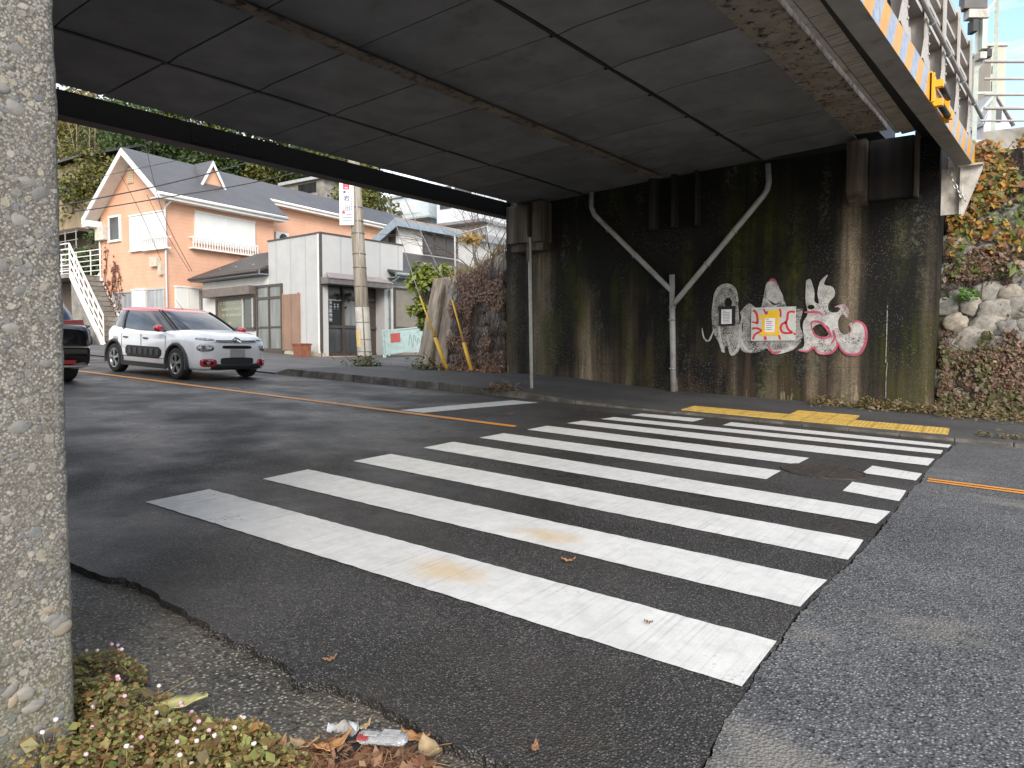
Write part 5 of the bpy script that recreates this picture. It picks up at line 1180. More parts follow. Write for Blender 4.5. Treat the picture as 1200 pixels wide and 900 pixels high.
for a0, a1, b0, b1 in ((-.45, .45, .88, .94), (-.45, .45, .56, .62), (-.45, -.28, .62, .88), (.28, .45, .62, .88)): sq(c, a0, a1, b0, b1, .021, .025)
put_text(c, '質', .20, ctr+uy*(.75*Hs/2)+nn*.026, ux, uy); c.build('emblem', M_SRED, sn)
c = MB(); put_text(c, '買', .095, ctr+ux*(-.26*SWd/2)+uy*(.44*Hs/2)+nn*.024, ux, uy); put_text(c, '入', .095, ctr+ux*(.36*SWd/2)+uy*(.42*Hs/2)+nn*.024, ux, uy)
put_text(c, '岩', .175, ctr+ux*(.05*SWd/2)+uy*(.17*Hs/2)+nn*.024, ux, uy); put_text(c, '田', .175, ctr+ux*(.10*SWd/2)+uy*(-.27*Hs/2)+nn*.024, ux, uy)
c.build('lettering', M_SBLUE, sn)
c = MB(); rs = random.Random(3)
for k in range(9): b = .22-k*.07; sq(c, .58, .78, b, b+.045, .021, .024)
for b, a0, a1 in ((-.56, -.1, .75), (-.70, -.55, .8), (-.84, -.55, .82)):
    a = a0
    while a < a1: d = rs.uniform(.08, .14); sq(c, a, min(a+d, a1), b, b+.055, .021, .024); a += d+.05
c.build('small_lettering', M('sign_grey_blue', (.13, .14, .25), None, 9, .5), sn)
c = MB(); c.slab([ctr+ux*a*SWd/2+uy*b*Hs/2+nn*.021 for a, b in ((-.62, -.50), (-.20, -.50), (-.20, -.42), (-.41, -.33), (-.62, -.42))], nn*.004); c.build('emblem', M_SRED, sn)
c = MB()
for b in (.7, -.8): p = ctr+uy*b*Hs/2+ux*SWd*.5; c.bar(p, np.array([*pole_at(p[2])[:2], p[2]]), .03, .03)
c.build('arm', M_WHITE, sn)
# guy wires with yellow guards
M_YG = M('yellow_guy_guard', (.72, .42, .03), (.62, .35, .03), 5, .5, grime=(.38, .25, .07), gscale=6, glo=.6, ghi=.8); M_WIRE = M('dark_cable', (.03, .03, .032), None, 3, .6); M_GALV = M('galvanised_wire', (.25, .25, .25), None, 9, .5, metal=.5)
for (b0, m0, t0), lab in (((( 525, 437), (510, 396), (492, 347)), 'left guy wire with a yellow guard leaning towards the utility pole'), (((554, 439), (543.6, 402), (530, 352)), 'right guy wire with a yellow guard in front of the creeper covered stones')):
    A = gr(*b0, .15); dA = float((A-CAM)@fw); Mi = atD(*m0, dA+.35); T = atD(*t0, dA+.8); d = (T-A)/np.linalg.norm(T-A)
    g_ = thing('guy_wire', lab, 'guy wire', A, 'yellow guarded guy wires of the utility pole')
    far = pole_at(9.0); c = MB(); c.tube([A-d*.1, T, T+(T-Mi)*.15, far], [.012, .012, .012, .010], 6); c.build('wire', M_GALV, g_)
    c = MB(); c.tube([A, Mi], .047, 12); c.build('guard', M_YG, g_); c = MB(); c.tube([Mi+(Mi-A)*.03, T], [.026, .021], 10); c.build('upper_guard', M_YG, g_)
    c = MB(); c.tube([Mi-(Mi-A)*.02, Mi+(Mi-A)*.035], .045, 10); c.build('collar', M_WIRE, g_)
# overhead cables crossing in front of the peach house
WL = [(((60, 243, 23), (99, 235.5, 23), (189, 217, 23.5), (295, 189, 24), (440, 140, 25)), .020, 'thick black cable crossing high over the peach gable to the right'),
      (((85, 248, 24), (117, 244, 24), (196, 231, 24.5), (306, 212, 25), (440, 178, 26)), .018, 'black cable sagging across the white shutter top of the peach house'),
      (((60, 233, 25), (108, 210, 25.5), (245, 179, 27), (330, 150, 28)), .011, 'thin grey cable above the thick one over the slate roof'),
      (((168.5, 160, 26), (181, 215, 26.4), (196, 262, 26.8), (225, 318, 28.1)), .012, 'drop cable slanting down across the house corner to its side wall'),
      (((142, 206, 26), (165, 250, 26.6), (189, 305, 28.4)), .009, 'thin drop cable ending at the beige meter box'),
      (((172, 228, 26), (196, 275, 27), (222, 318, 28)), .009, 'second drop cable to the side wall below the balcony'),
      (((60, 207, 25), (80, 223, 25), (98, 246, 25.2)), .012, 'short cable descending to the left eave of the peach roof'),
      (((465, 236, 30), (478, 262, 29), (512, 330, 26), (523, 380, 24)), .009, 'thin cable falling past the grey house towards the gate')]
for pts, r_, lab in WL:
    P = smoothline([atD(*p) for p in pts], 6); o_ = MB(); o_.tube(P, r_, 6); o = o_.build('overhead_cable', M_WIRE); tag(o, lab, 'cable', 'overhead cables')

# ------------------------------------------------------------------ vegetation helpers
M_BARK = M('bark', (.11, .085, .062), (.055, .043, .032), 6, .9, .7, 25, .02, stretch=(3, 3, .6))
def tree(name, lab, base, h, cr, cols_key, cols, nleaf, leaf, group=None, shape=1.0, trunk=.16, seed=0, gaps=.25, clumps=16):
    rs = random.Random(seed); base = np.array(base, float); o = thing(name, lab, 'tree' if 'tree' in name or 'bamboo' in name else 'shrub', base, group)
    t_ = MB(); ct = base+np.array([0, 0, h*.62]); lean = np.array([rs.gauss(0, .12), rs.gauss(0, .12), 0])*h*.3
    t_.tube([base-(0, 0, .2), base+lean*.4+(0, 0, h*.35), base+lean+(0, 0, h*.8)], [trunk, trunk*.7, trunk*.25], 7)
    cl = []
    for i in range(clumps):
        d = np.array([rs.gauss(0, 1), rs.gauss(0, 1), rs.gauss(0, .8)]); d /= np.linalg.norm(d); rr_ = rs.uniform(.35, 1.0)
        p = ct+lean*.7+d*rr_*np.array([cr, cr, h*.36*shape]); cl.append((p, cr*rs.uniform(.28, .5)))
        st = base+lean*.5+(0, 0, h*rs.uniform(.3, .6)); t_.tube([st, (st+p)/2+(0, 0, .1*h*rs.random()), p], [trunk*.35, trunk*.22, trunk*.06], 5)
    t_.build('trunk', M_BARK, o); l = MB()
    for i in range(nleaf):
        p, r = cl[rs.randrange(len(cl))]; d = np.array([rs.gauss(0, 1), rs.gauss(0, 1), rs.gauss(0, 1)]); d /= np.linalg.norm(d); k = r*rs.random()**.4
        l.leaf(p+d*k*np.array([1, 1, .8]), leaf, tuple(d*.5+np.array([0, 0, .6])))
    l.build('crown', leafmat(cols_key, cols), o)['kind'] = 'stuff'; return o
L_EVER = [(.030, .060, .016), (.055, .095, .025), (.095, .135, .035), (.04, .075, .02)]; L_OLIVE = [(.085, .10, .022), (.14, .15, .035), (.20, .18, .04), (.07, .085, .025)]
L_YEL = [(.20, .16, .035), (.15, .13, .035), (.26, .19, .04), (.10, .10, .03)]; L_LIME = [(.20, .26, .04), (.28, .31, .06), (.13, .19, .035), (.33, .33, .09)]
TR = [(90, 150, 60, 9, 3.4, 'y'), (70, 140, 62, 10, 4.2, 'y'), (112, 152, 58, 9, 3.6, 'y'), (130, 218, 47, 5.0, 1.6, 'o'), (122, 188, 47, 7, 2.8, 'o'), (150, 165, 52, 8, 3.6, 'e'), (178, 172, 50, 8, 3.6, 'e'), (205, 180, 53, 8, 3.8, 'o'),
      (232, 185, 52, 8, 3.6, 'e'), (262, 192, 54, 8, 3.8, 'e'), (292, 198, 54, 8, 3.6, 'o'), (318, 205, 56, 7, 3.4, 'e'), (345, 200, 60, 9, 4.2, 'e'), (378, 205, 60, 8, 3.8, 'o'), (436, 232, 46, 6.2, 2.4, 'o'), (135, 130, 66, 10, 4.6, 'e'), (190, 132, 68, 10, 4.8, 'o'),
      (240, 140, 70, 10, 4.8, 'e'), (295, 152, 70, 10, 4.8, 'e'), (345, 165, 72, 10, 4.8, 'o'), (395, 185, 70, 9, 4.2, 'e')]
TLAB = {'y': 'yellowing loose crowned tree', 'o': 'olive green tree', 'e': 'dark evergreen tree'}
TPOS = ['above the beige house roof', 'at the far left of the wooded slope', 'left of the peach gable behind bare stems', 'directly left of the peach gable', 'touching the peach gable peak on its left', 'behind the gable peak', 'just right of the gable peak', 'behind the ridge between gable and dormer', 'left of the dormer peak', 'right of the dormer peak', 'behind the right part of the slate ridge', 'left of the hillside shed', 'above the hillside shed', 'right of the hillside shed', 'right beside the utility pole top', 'high on the slope at the left', 'high on the slope over the gable', 'high on the slope over the dormer', 'high on the slope under the beam splice', 'high on the slope above the shed', 'high on the slope beside the sign']
for i, ((px, py, D, h, cr, kd), ps) in enumerate(zip(TR, TPOS)):
    p = atD(px, py, D); b = p-np.array([0, 0, h*.62]); g = HZ(b[0], b[1])
    hh = h
    if b[2] > g+.01: hh = h+(b[2]-g); b[2] = g
    tree('hillside_tree', TLAB[kd]+' '+ps, b, hh if hh < h*1.6 else h*1.6, cr, {'y': 'yellowing_leaf', 'o': 'olive_leaf', 'e': 'evergreen_leaf'}[kd], {'y': L_YEL, 'o': L_OLIVE, 'e': L_EVER}[kd], 6000 if D < 60 else 3600, .20 if D < 60 else .30, 'trees on the wooded slope', .95, .18, i+1, clumps=22)
for i, (x, y) in enumerate(((-52, 17), (-60, 15.5), (-47, 21), (-70, 18), (-80, 16))):
    tree('hillside_tree', ('olive green tree', 'dark evergreen tree')[i % 2]+' of the roadside slope hidden behind the pier, '+('nearest the stair', 'second from the stair', 'behind the beige house', 'farther along the road', 'farthest along the road')[i], (x, y, HZ(x, y)), 7.5, 3.4, ('olive_leaf', 'evergreen_leaf')[i % 2], L_OLIVE, 2500, .26, 'trees on the wooded slope', .95, .18, 70+i, clumps=18)
# bare bamboo-like stems at the upper left
for i in range(7):
    b = atD(84+i*7, 230, 48+i*.5); c = MB(); t_ = b+np.array([random.uniform(-3.5, .5), 0, random.uniform(5.5, 8)]); P = [b*(1-k/6)+t_*(k/6)+np.array([0, 0, .5*math.sin(k/6*3)]) for k in range(7)]
    c.tube(P, [.06*(1-.12*k) for k in range(7)], 5)
    for k in range(2, 6):
        for s in range(3): c.tube([P[k], P[k]+np.array([random.uniform(-1.2, 1.0), random.uniform(-.5, .5), random.uniform(.3, 1.2)])], [.02, .006], 4)
    o = c.build('bare_sapling', M('pale_dry_stem', (.24, .18, .11), (.16, .12, .075), 5, .85)); tag(o, 'bare pale sapling stem leaning in the yellowing thicket above the beige house', 'tree', 'bare saplings above the beige house')
p = HF.W(1.5, 5.9, 3.9); tree('evergreen_bush', 'dense green bush below the left eave of the peach house behind the landing rail', p-np.array([0, 0, 2.4]), 4.4, 1.25, 'bush_leaf', [(.04, .07, .015), (.07, .11, .025), (.11, .14, .04)], 2400, .16, None, 1.0, .08, 40)
p = HF.W(1.2, 8.0, 3.6); tree('evergreen_bush', 'dark green bush left of the landing close to the concrete pier edge', p-np.array([0, 0, 2.4]), 4.2, 1.2, 'bush_leaf', [(.04, .07, .015)], 1800, .16, None, 1.0, .08, 41)

# ------------------------------------------------------------------ wing wall left of the abutment
BLp = gr(487, 432, .15); BLp[2] -= .15; TLp = atY(509, 327, 11.55); TMp = atY(558, 320, 11.5); TRp = atY(594, 292, 11.35); BRp = np.array([AX0+.02, WY+.05, WK(AX0, WY)-.15])
ww = thing('stone_retaining_wall', 'leaning stone and concrete retaining wall beside the left edge of the abutment', 'retaining wall', BLp)
def wsurf(u, v):
    b = BLp*(1-u)+BRp*u; t_ = TLp*(1-u/.68)+TMp*(u/.68) if u < .68 else TMp*(1-(u-.68)/.32)+TRp*((u-.68)/.32); return b*(1-v)+t_*v
wn = np.cross(BRp-BLp, TLp-BLp); wn /= np.linalg.norm(wn); wn = wn if wn[1] < 0 else -wn
c = MB(); c.smooth = True; c.grid([[wsurf(u, v)-wn*.05 for v in ramp_pts(0, 1, 10)] for u in ramp_pts(0, 1, 24)]); c.smooth = False
c.grid([[wsurf(u, 1)-wn*.05+np.array([0, d, .0]) for d in (0, 6)] for u in ramp_pts(0, 1, 24)]); c.grid([[wsurf(0, v)+np.array([0, d, 0])*1.0-wn*.05 for d in (0, 6)] for v in ramp_pts(0, 1, 4)])
c.build('backing', M('dark_mortar', (.07, .06, .05), (.04, .035, .03), 8, .95, .6, 40, .02), ww)
c = MB(); c.hexa([wsurf(-.01, 0)+wn*.02, wsurf(.36, 0)+wn*.05, wsurf(.36, 0)-wn*.3, wsurf(-.01, 0)-wn*.3, wsurf(-.01, 1)+wn*.02, wsurf(.36, 1)+wn*.03, wsurf(.36, 1)-wn*.3, wsurf(-.01, 1)-wn*.3])
c.hexa([wsurf(.10, 0)+wn*.20, wsurf(.19, 0)+wn*.20, wsurf(.19, 0)-wn*.2, wsurf(.10, 0)-wn*.2, wsurf(.20, .97)+wn*.06, wsurf(.28, .97)+wn*.06, wsurf(.28, .97)-wn*.2, wsurf(.20, .97)-wn*.2]) if False else None
M_WWC = M('streaked_wall_concrete', (.40, .335, .255), (.22, .175, .13), 1.0, .85, .5, 40, .008, stretch=(6, 6, .7), grime=(.07, .058, .045), gscale=1.3, glo=.5, ghi=.7)
c.tube([wsurf(.155, 0)+wn*.10, wsurf(.20, .98)+wn*.02], [.13, .10], 8)
for u0, u1 in ((.28, .68), (.68, .99)):
    c.hexa([wsurf(u0, .80)+wn*.02, wsurf(u1, .90)+wn*.02, wsurf(u1, .90)-wn*.2, wsurf(u0, .80)-wn*.2, wsurf(u0, 1.0)+wn*.02, wsurf(u1, 1.0)+wn*.02, wsurf(u1, 1.0)-wn*.2, wsurf(u0, 1.0)-wn*.2])
c.build('concrete_edge', M_WWC, ww, bevel=.02)
def stonemat():
    m, nt, b = newmat('field_stone'); g = nt.nodes.new('ShaderNodeNewGeometry'); v = coords(nt)
    c_ = ramp(nt, g.outputs['Random Per Island'], [(0, (.26, .25, .235)), (.3, (.36, .335, .29)), (.55, (.28, .285, .285)), (.8, (.42, .36, .27)), (1, (.33, .315, .30))])
    c_ = mixc(nt, ramp(nt, tnoise(nt, v, 14, 7, .7), [(.35, .65), (.65, 0.0)]), c_, (.07, .065, .055)); c_ = mixc(nt, ramp(nt, tnoise(nt, v, 4, 6, .7), [(.58, 0.0), (.7, .5)]), c_, (.12, .12, .055))
    nt.links.new(c_, b.inputs['Base Color']); b.inputs['Roughness'].default_value = .85; bump(nt, b, tnoise(nt, v, 35, 6, .7), .6, .012); return m
M_STONE = stonemat()
c = MB(); rs = random.Random(12); random.seed(12)
for i in range(9):
    for k in range(8):
        u = .22+.78*(i+.5*(k % 2)+rs.uniform(-.15, .15))/9; v = (k+.5+rs.uniform(-.15, .15))/8.6
        if u > .99: continue
        p = wsurf(u, v); c.blob(p-wn*.03, (.20*rs.uniform(.8, 1.15), .07, .17*rs.uniform(.8, 1.1)), 3, .2, 1.6) if u > .34 else None
st_o = c.build('stones', M_STONE, ww)
# dried creeper over the stones
cr_ = thing('dried_creeper', 'tangle of dried brown creeper hanging over the left retaining wall stones', 'climbing plant', wsurf(.7, 0)+wn*.1)
L_DRY = [(.20, .12, .085), (.30, .18, .13), (.40, .27, .19), (.13, .08, .06), (.24, .12, .09)]
c = MB(); l = MB()
for i in range(190):
    u = rs.uniform(.40, 1.0); v = rs.uniform(.25, 1.08); P = []
    for k in range(7):
        if u > .38 and v > .02: P.append(wsurf(min(1, u), min(1.0, v))+wn*(.10+.06*rs.random())+np.array([0, 0, .10*max(0, v-1)]))
        u += rs.gauss(0, .025); v -= rs.uniform(.03, .10)
    if len(P) > 2: c.tube(P, .007, 4, False)
for i in range(9000):
    u = rs.uniform(.36, 1.0); v = rs.uniform(0, 1.0)
    if noise.noise(Vector((u*6, v*5, 1)))*1.3+.35*u+(v-.55)*.7+(.45 if v < .2 else 0) < .20: continue
    l.leaf(wsurf(u, v)+wn*(.10+.10*rs.random()), .046, tuple(wn))
c.build('stem', M_STEM, cr_); l.build('foliage', leafmat('dry_creeper_leaf', L_DRY), cr_)['kind'] = 'stuff'
# bank on top of the wall
bk = MB(); bk.smooth = True
bk.grid([[wsurf(u, 1)+np.array([0, d, .22*d*u+.02*noise.noise(Vector((u*9, d*3, 0)))])-wn*.02 for d in (0.0, .4, 1, 2, 4, 7)] for u in ramp_pts(0, 1, 20)]); struct(bk.build('terrain', M('dry_bank', (.22, .17, .10), (.12, .095, .06), 5, .95, .6, 30, .02)))
# dry grass stalks on the bank
l = MB()
for i in range(900):
    u = rs.uniform(.22, 1.0); d = rs.uniform(.05, 1.6); p = wsurf(u, 1)+np.array([0, d, .22*d*u]); h = rs.uniform(.15, .5)*(1 if u > .6 else .7); q = p+np.array([rs.gauss(0, .16), rs.gauss(0, .1), h]); s = np.array([.006, .004, 0]); m_ = (p+q)/2+np.array([rs.gauss(0, .05), 0, .05])
    l.poly([p-s, p+s, m_+s, m_-s]); l.poly([m_-s, m_+s, q])
o = l.build('dry_grass', leafmat('dry_grass_blade', [(.33, .25, .13), (.24, .18, .09), (.40, .32, .18), (.16, .13, .06)])); o['kind'] = 'stuff'; o['label'] = 'tall dry grass on the bank above the retaining wall'; o['category'] = 'grass'
# chain link fence
fn = thing('chain_link_fence', 'rusty white chain link fence on the bank above the left retaining wall', 'fence', atY(534, 330, 12.2))
Fp = [(atY(534, 333, 12.2), atY(533, 276, 12.2)), (atY(572, 318, 12.25), atY(571, 265, 12.25)), (atY(596, 305, 12.4), atY(592, 236, 12.4))]
M_FENCE = M('worn_white_fence', (.5, .49, .46), (.36, .33, .29), 8, .6)
for a, b in Fp[:2]: c = MB(); c.tube([a-(0, 0, .3), b], .024, 8); c.build('post', M_FENCE, fn)
c = MB(); a, b = Fp[0][1], Fp[1][1]; c.tube([a, b], .018, 6); e_ = atY(590, 242, 12.4); c.tube([b, e_], .018, 6); c.build('top_rail', M_FENCE, fn)
c = MB()
def clip_diag(p00, p10, p11, p01, n, slope):
    for k in range(-n, n*2):
        for sg in (1, -1):
            pts = []
            for t_ in ramp_pts(0, 1, 10):
                u = (k/n if sg == 1 else k/n)+sg*t_*slope
                if 0 <= u <= 1: pts.append((p00*(1-u)+p10*u)*(1-t_)+(p01*(1-u)+p11*u)*t_)
            if len(pts) > 1: c.tube([pts[0], pts[-1]], .005, 3, False)
clip_diag(Fp[0][0], Fp[1][0], Fp[1][1], Fp[0][1], 17, .95); clip_diag(Fp[1][0], Fp[2][0], e_, Fp[1][1], 11, 1.5)
c.build('mesh', M_FENCE, fn)
# bare shrub and vine clump behind the fence
def bare(name, lab, base, n, L, seed, r0=.02):
    rs_ = random.Random(seed); c = MB(); o = thing(name, lab, 'shrub', base)
    def grow(p, d, L_, r, dep):
        P = [p]
        for k in range(4): d = d+np.array([rs_.gauss(0, .13), rs_.gauss(0, .13), rs_.gauss(0, .08)]); d /= np.linalg.norm(d); p = p+d*L_/4; P.append(p)
        c.tube(P, [r*(1-.14*k) for k in range(5)], 4, False)
        if dep:
            for k in range(3): grow(P[rs_.randint(1, 4)], d+np.array([rs_.gauss(0, .55), rs_.gauss(0, .55), rs_.gauss(.1, .3)]), L_*.62, r*.5, dep-1)
    for i in range(n): grow(np.array(base, float)+np.array([rs_.gauss(0, .15), rs_.gauss(0, .1), 0]), np.array([rs_.gauss(0, .5), rs_.gauss(0, .3), 1]), L, r0, 2)
    c.build('branches', M_STEM, o); return o
bare('bare_shrub', 'bare grey shrub with thin branches rising behind the chain link fence', atY(560, 318, 12.9), 9, 1.9, 3, .016); bare('bare_shrub', 'bare arching stems beside the left corbel of the abutment', atY(586, 300, 12.2), 8, 1.5, 5, .012)
c = MB(); p = atY(553, 281, 12.25)
for i in range(110): c.leaf(p+np.array([rs.gauss(0, .16), rs.gauss(0, .08), rs.gauss(0, .06)]), .11)
o = c.build('fence_vine', leafmat('ochre_leaf', [(.42, .26, .06), (.5, .33, .09), (.32, .2, .06)])); tag(o, 'ochre withered vine clump hanging on the top rail of the chain link fence', 'climbing plant')
# yellow-green shrub at the wall's left end
tree('lime_shrub', 'bright yellow green leafy shrub behind the left end of the retaining wall', np.array([*atD(504, 420, 20.6)[:2], .9]), 3.1, .62, 'lime_leaf', L_LIME, 800, .16, None, 1.15, .05, 61, clumps=14)
tree('lime_shrub', 'small yellow green shrub spilling over the top of the retaining wall corner', np.array([*atD(518, 330, 20.2)[:2], 2.4]), 1.7, .5, 'lime_leaf', L_LIME, 420, .15, None, 1.0, .04, 62, clumps=9)
def tuft(name, lab, c0, r, n, key, cols, sz, h=.2, cat='plant'):
    l = MB()
    for i in range(n):
        d = (rs.gauss(0, r*.5), rs.gauss(0, r*.4), abs(rs.gauss(0, h*.6))); l.leaf((c0[0]+d[0], c0[1]+d[1], c0[2]+d[2]), sz, (0, 0, 1), .4)
    o = thing(name, lab, cat, c0); l.build('foliage', leafmat(key, cols), o)['kind'] = 'stuff'; return o
L_WEED = [(.05, .075, .02), (.09, .11, .035), (.15, .15, .06), (.10, .08, .04)]
tuft('weed_clump', 'green weed clump at the foot of the utility pole', gr(427, 430, .15), .5, 260, 'weed_leaf', L_WEED, .11, .2); tuft('weed_clump', 'grey green weed clump at the foot of the left retaining wall', gr(500, 436, .15), .45, 260, 'weed_leaf', L_WEED, .10, .28)
tuft('weed_clump', 'dark green weed clump under the dried creeper near the abutment corner', gr(572, 432, .2)+np.array([0, -.3, 0]), .5, 300, 'weed_leaf', L_WEED, .12, .35); tuft('weed_clump', 'brown withered weed clump on the kerb left of the sign post', gr(590, 458, .1), .35, 260, 'dry_weed_leaf', [(.16, .11, .07), (.22, .15, .09), (.10, .07, .05)], .07, .12)
# ------------------------------------------------------------------ stone embankment right of the abutment
random.seed(21); rs = random.Random(21)
def esurf(x, z): return np.array([x, WY+.05+max(0, z)*.33-(x-3.6)*.06, z])
em = thing('stone_embankment', 'sloping wall of rounded field stones right of the abutment', 'retaining wall', (5, WY, 0))
c = MB(); c.smooth = True; c.grid([[esurf(x, z)+np.array([0, .06+.03*noise.noise(Vector((x*2, z*2, 0))), 0]) for z in ramp_pts(-.3, 4.6, 20)] for x in ramp_pts(AX1-.3, 10, 30)]); c.build('backing', M('dark_mortar', (.07, .06, .05)), em)
c = MB()
for i in range(19):
    for k in range(13):
        x = 3.75+i*.34+(.17 if k % 2 else 0)+rs.uniform(-.06, .06); z = .12+k*.29+rs.uniform(-.06, .06); s = rs.uniform(.75, 1.2)
        c.blob(esurf(x, z)+np.array([0, .02, 0]), (.225*s*rs.uniform(.85, 1.25), .07, .185*s*rs.uniform(.8, 1.15)), 3 if x < 5.5 else 2, .17, 2.0)
c.build('stones', M_STONE, em)
# coping beam and rough concrete head on top
c = MB(); q0, q1_, q2, q3 = atD(1149, 192, 12.25), atD(1150, 153, 12.35), atD(1204, 147, 12.75), atD(1204, 186, 12.6)
dv = np.array([.35, .94, 0])*.7; dx = (q2-q1_)/np.linalg.norm(q2-q1_)*4
c.hexa([q0, q3+dx, q3+dx+dv, q0+dv, q1_, q2+dx, q2+dx+dv, q1_+dv]); cb = c.build('coping_beam', M_CONC, em, bevel=.05)
# creepers
def creeper(name, lab, key, cols, n, test, sz, off=.12, stems=0):
    o = thing(name, lab, 'climbing plant', (4.5, WY, .1)); l = MB(); s_ = MB(); k = 0; g = 0
    while k < n and g < n*12:
        g += 1; x = rs.uniform(3.68, 7.5); z = rs.uniform(.1, 5.2)
        if not test(x, z): continue
        p = esurf(x, min(z, 4.6))+np.array([0, 0, max(0, z-4.6)]); l.leaf(p+np.array([0, -off-.12*rs.random()+.05, 0]), sz*rs.choice((.55, .75, 1, 1, 1.35, 1.9)), (rs.gauss(0, .5), -1, .4), rs.uniform(.4, .85)); k += 1
        if stems and k % stems == 0: s_.tube([p+np.array([0, -.1, 0]), p+np.array([rs.gauss(0, .1), -.14, -.2]), p+np.array([rs.gauss(0, .2), -.12, -.45])], .006, 4, False)
    l.build('foliage', leafmat(key, cols), o)['kind'] = 'stuff'
    if stems: s_.build('stem', M_STEM, o)
nzv = lambda x, z, s: noise.noise(Vector((x*1.6, z*1.6, s)))+.45*noise.noise(Vector((x*6, z*6, s+20)))+.35*rs.gauss(0, .5)
creeper('autumn_creeper', 'orange and yellow autumn creeper hanging from the top of the stone embankment', 'autumn_leaf', [(.44, .15, .02), (.42, .22, .03), (.28, .09, .02), (.15, .16, .04), (.50, .28, .05), (.19, .20, .05), (.20, .10, .05), (.26, .13, .07)], 5600,
        lambda x, z: z > 2.75+.35*nzv(x, z, 1)*2 and z < 4.75-.15*(x < 4.0)*5 and nzv(x, z, 3) > -.28 and rs.random() < min(1, (z-2.3)/1.6), .062, .14, 9)
creeper('green_creeper', 'green leaved creeper mixed through the autumn leaves on the embankment', 'green_creeper_leaf', [(.09, .14, .03), (.15, .19, .04), (.06, .10, .025), (.20, .22, .06)], 1500, lambda x, z: 2.4 < z < 4.45 and nzv(x, z, 5) > .12, .06, .15)
creeper('red_brown_creeper', 'low red brown dried creeper covering the lower stones of the embankment', 'red_dry_leaf', [(.13, .055, .04), (.20, .105, .075), (.09, .045, .035), (.28, .18, .12), (.13, .11, .045), (.07, .05, .03), (.34, .24, .15)], 10000, lambda x, z: z < 2.9 and nzv(x, z, 7)+.35*(z < 1.5)*(x < 5.0)-.55*(1.25 < z < 2.35)-.6*max(0, x-4.4)*(z > .4) > .02, .036, .10, 30)
creeper('olive_creeper', 'olive green low creeper at the foot of the stone embankment', 'olive_creeper_leaf', [(.08, .085, .025), (.13, .12, .04), (.05, .06, .02), (.17, .13, .06)], 5000, lambda x, z: (z < .45+.25*nzv(x, z, 9)) or (z < 1.5 and x < 4.4 and nzv(x, z, 11) > .0), .040, .12)
tuft('weed_clump', 'fresh bright green weed sprouting from the middle of the stone embankment', esurf(3.98, 2.02)+np.array([0, -.16, 0]), .2, 60, 'fresh_weed_leaf', [(.10, .26, .03), (.16, .34, .05)], .10, .14)
# weeds and litter along the wall foot
l = MB()
for i in range(3800):
    x = 1.8+5*rs.random()**1.3; d = abs(rs.gauss(0, .22)); y = WY-.05-d if x < 3.7 else WY-.15-d*1.2; z = WK(x, min(11.5, y))
    if x < 2.6 and rs.random() < .6: continue
    l.leaf((x, y, z+abs(rs.gauss(.02, .05))*(1.4-d)), .055, (0, -.3, 1), .5)
o = l.build('weed_strip', leafmat('wall_foot_weed', [(.09, .10, .035), (.14, .13, .05), (.20, .14, .07), (.26, .16, .09), (.07, .085, .03)])); tag(o, 'strip of low weeds and dead leaves along the foot of the wall', 'weeds', None, 'stuff')
l = MB()
for i in range(700):
    x = rs.uniform(4.3, 9); y = 8.35+abs(rs.gauss(0, .16))-.1; l.leaf((x, y, WK(x, y)+.02+abs(rs.gauss(0, .02))), .05, (0, 0, 1), .5)
o = l.build('gutter_grass', leafmat('wall_foot_weed', [])); tag(o, 'dry grass and leaves gathered on the pavement edge at the right', 'grass', None, 'stuff')
l = MB()
for i in range(420):
    u = rs.uniform(.2, 1); p = wsurf(u, 0)+np.array([0, -.1-abs(rs.gauss(0, .25)), .17]); l.leaf((p[0], p[1], WK(p[0], p[1])+.015+.02*rs.random()), .075, (0, 0, 1), .6)
o = l.build('leaf_litter', leafmat('orange_litter', [(.34, .17, .08), (.26, .13, .07), (.42, .25, .13), (.18, .10, .06)])); tag(o, 'fallen orange brown leaves at the foot of the guy wires', 'leaves', None, 'stuff')

# ------------------------------------------------------------------ railway side fence and what stands behind it
rf_ = thing('pipe_fence', 'pale four pipe fence along the top of the stone embankment', 'fence', atD(1156, 141, 12.4)); M_PIPEF = M('pale_pipe_paint', (.52, .49, .46), (.44, .41, .38), 6, .5)
fd = np.array([.816, .578, 0])
for a, b, r in ((1155, 72, .032), (1155, 92.5, .024), (1155, 111, .026), (1155, 127, .03), (1150, 141.5, .018)): c = MB(); p = atD(a, b, 12.4); c.tube([p-fd*.03, p+fd*7], r, 8); c.build('rail', M_PIPEF, rf_)
for s in (2.4, 4.8, 7): c = MB(); p = atD(1155, 150, 12.4)+fd*s; c.tube([p, p+np.array([0, 0, 1.3])], .03, 8); c.build('post', M_PIPEF, rf_)
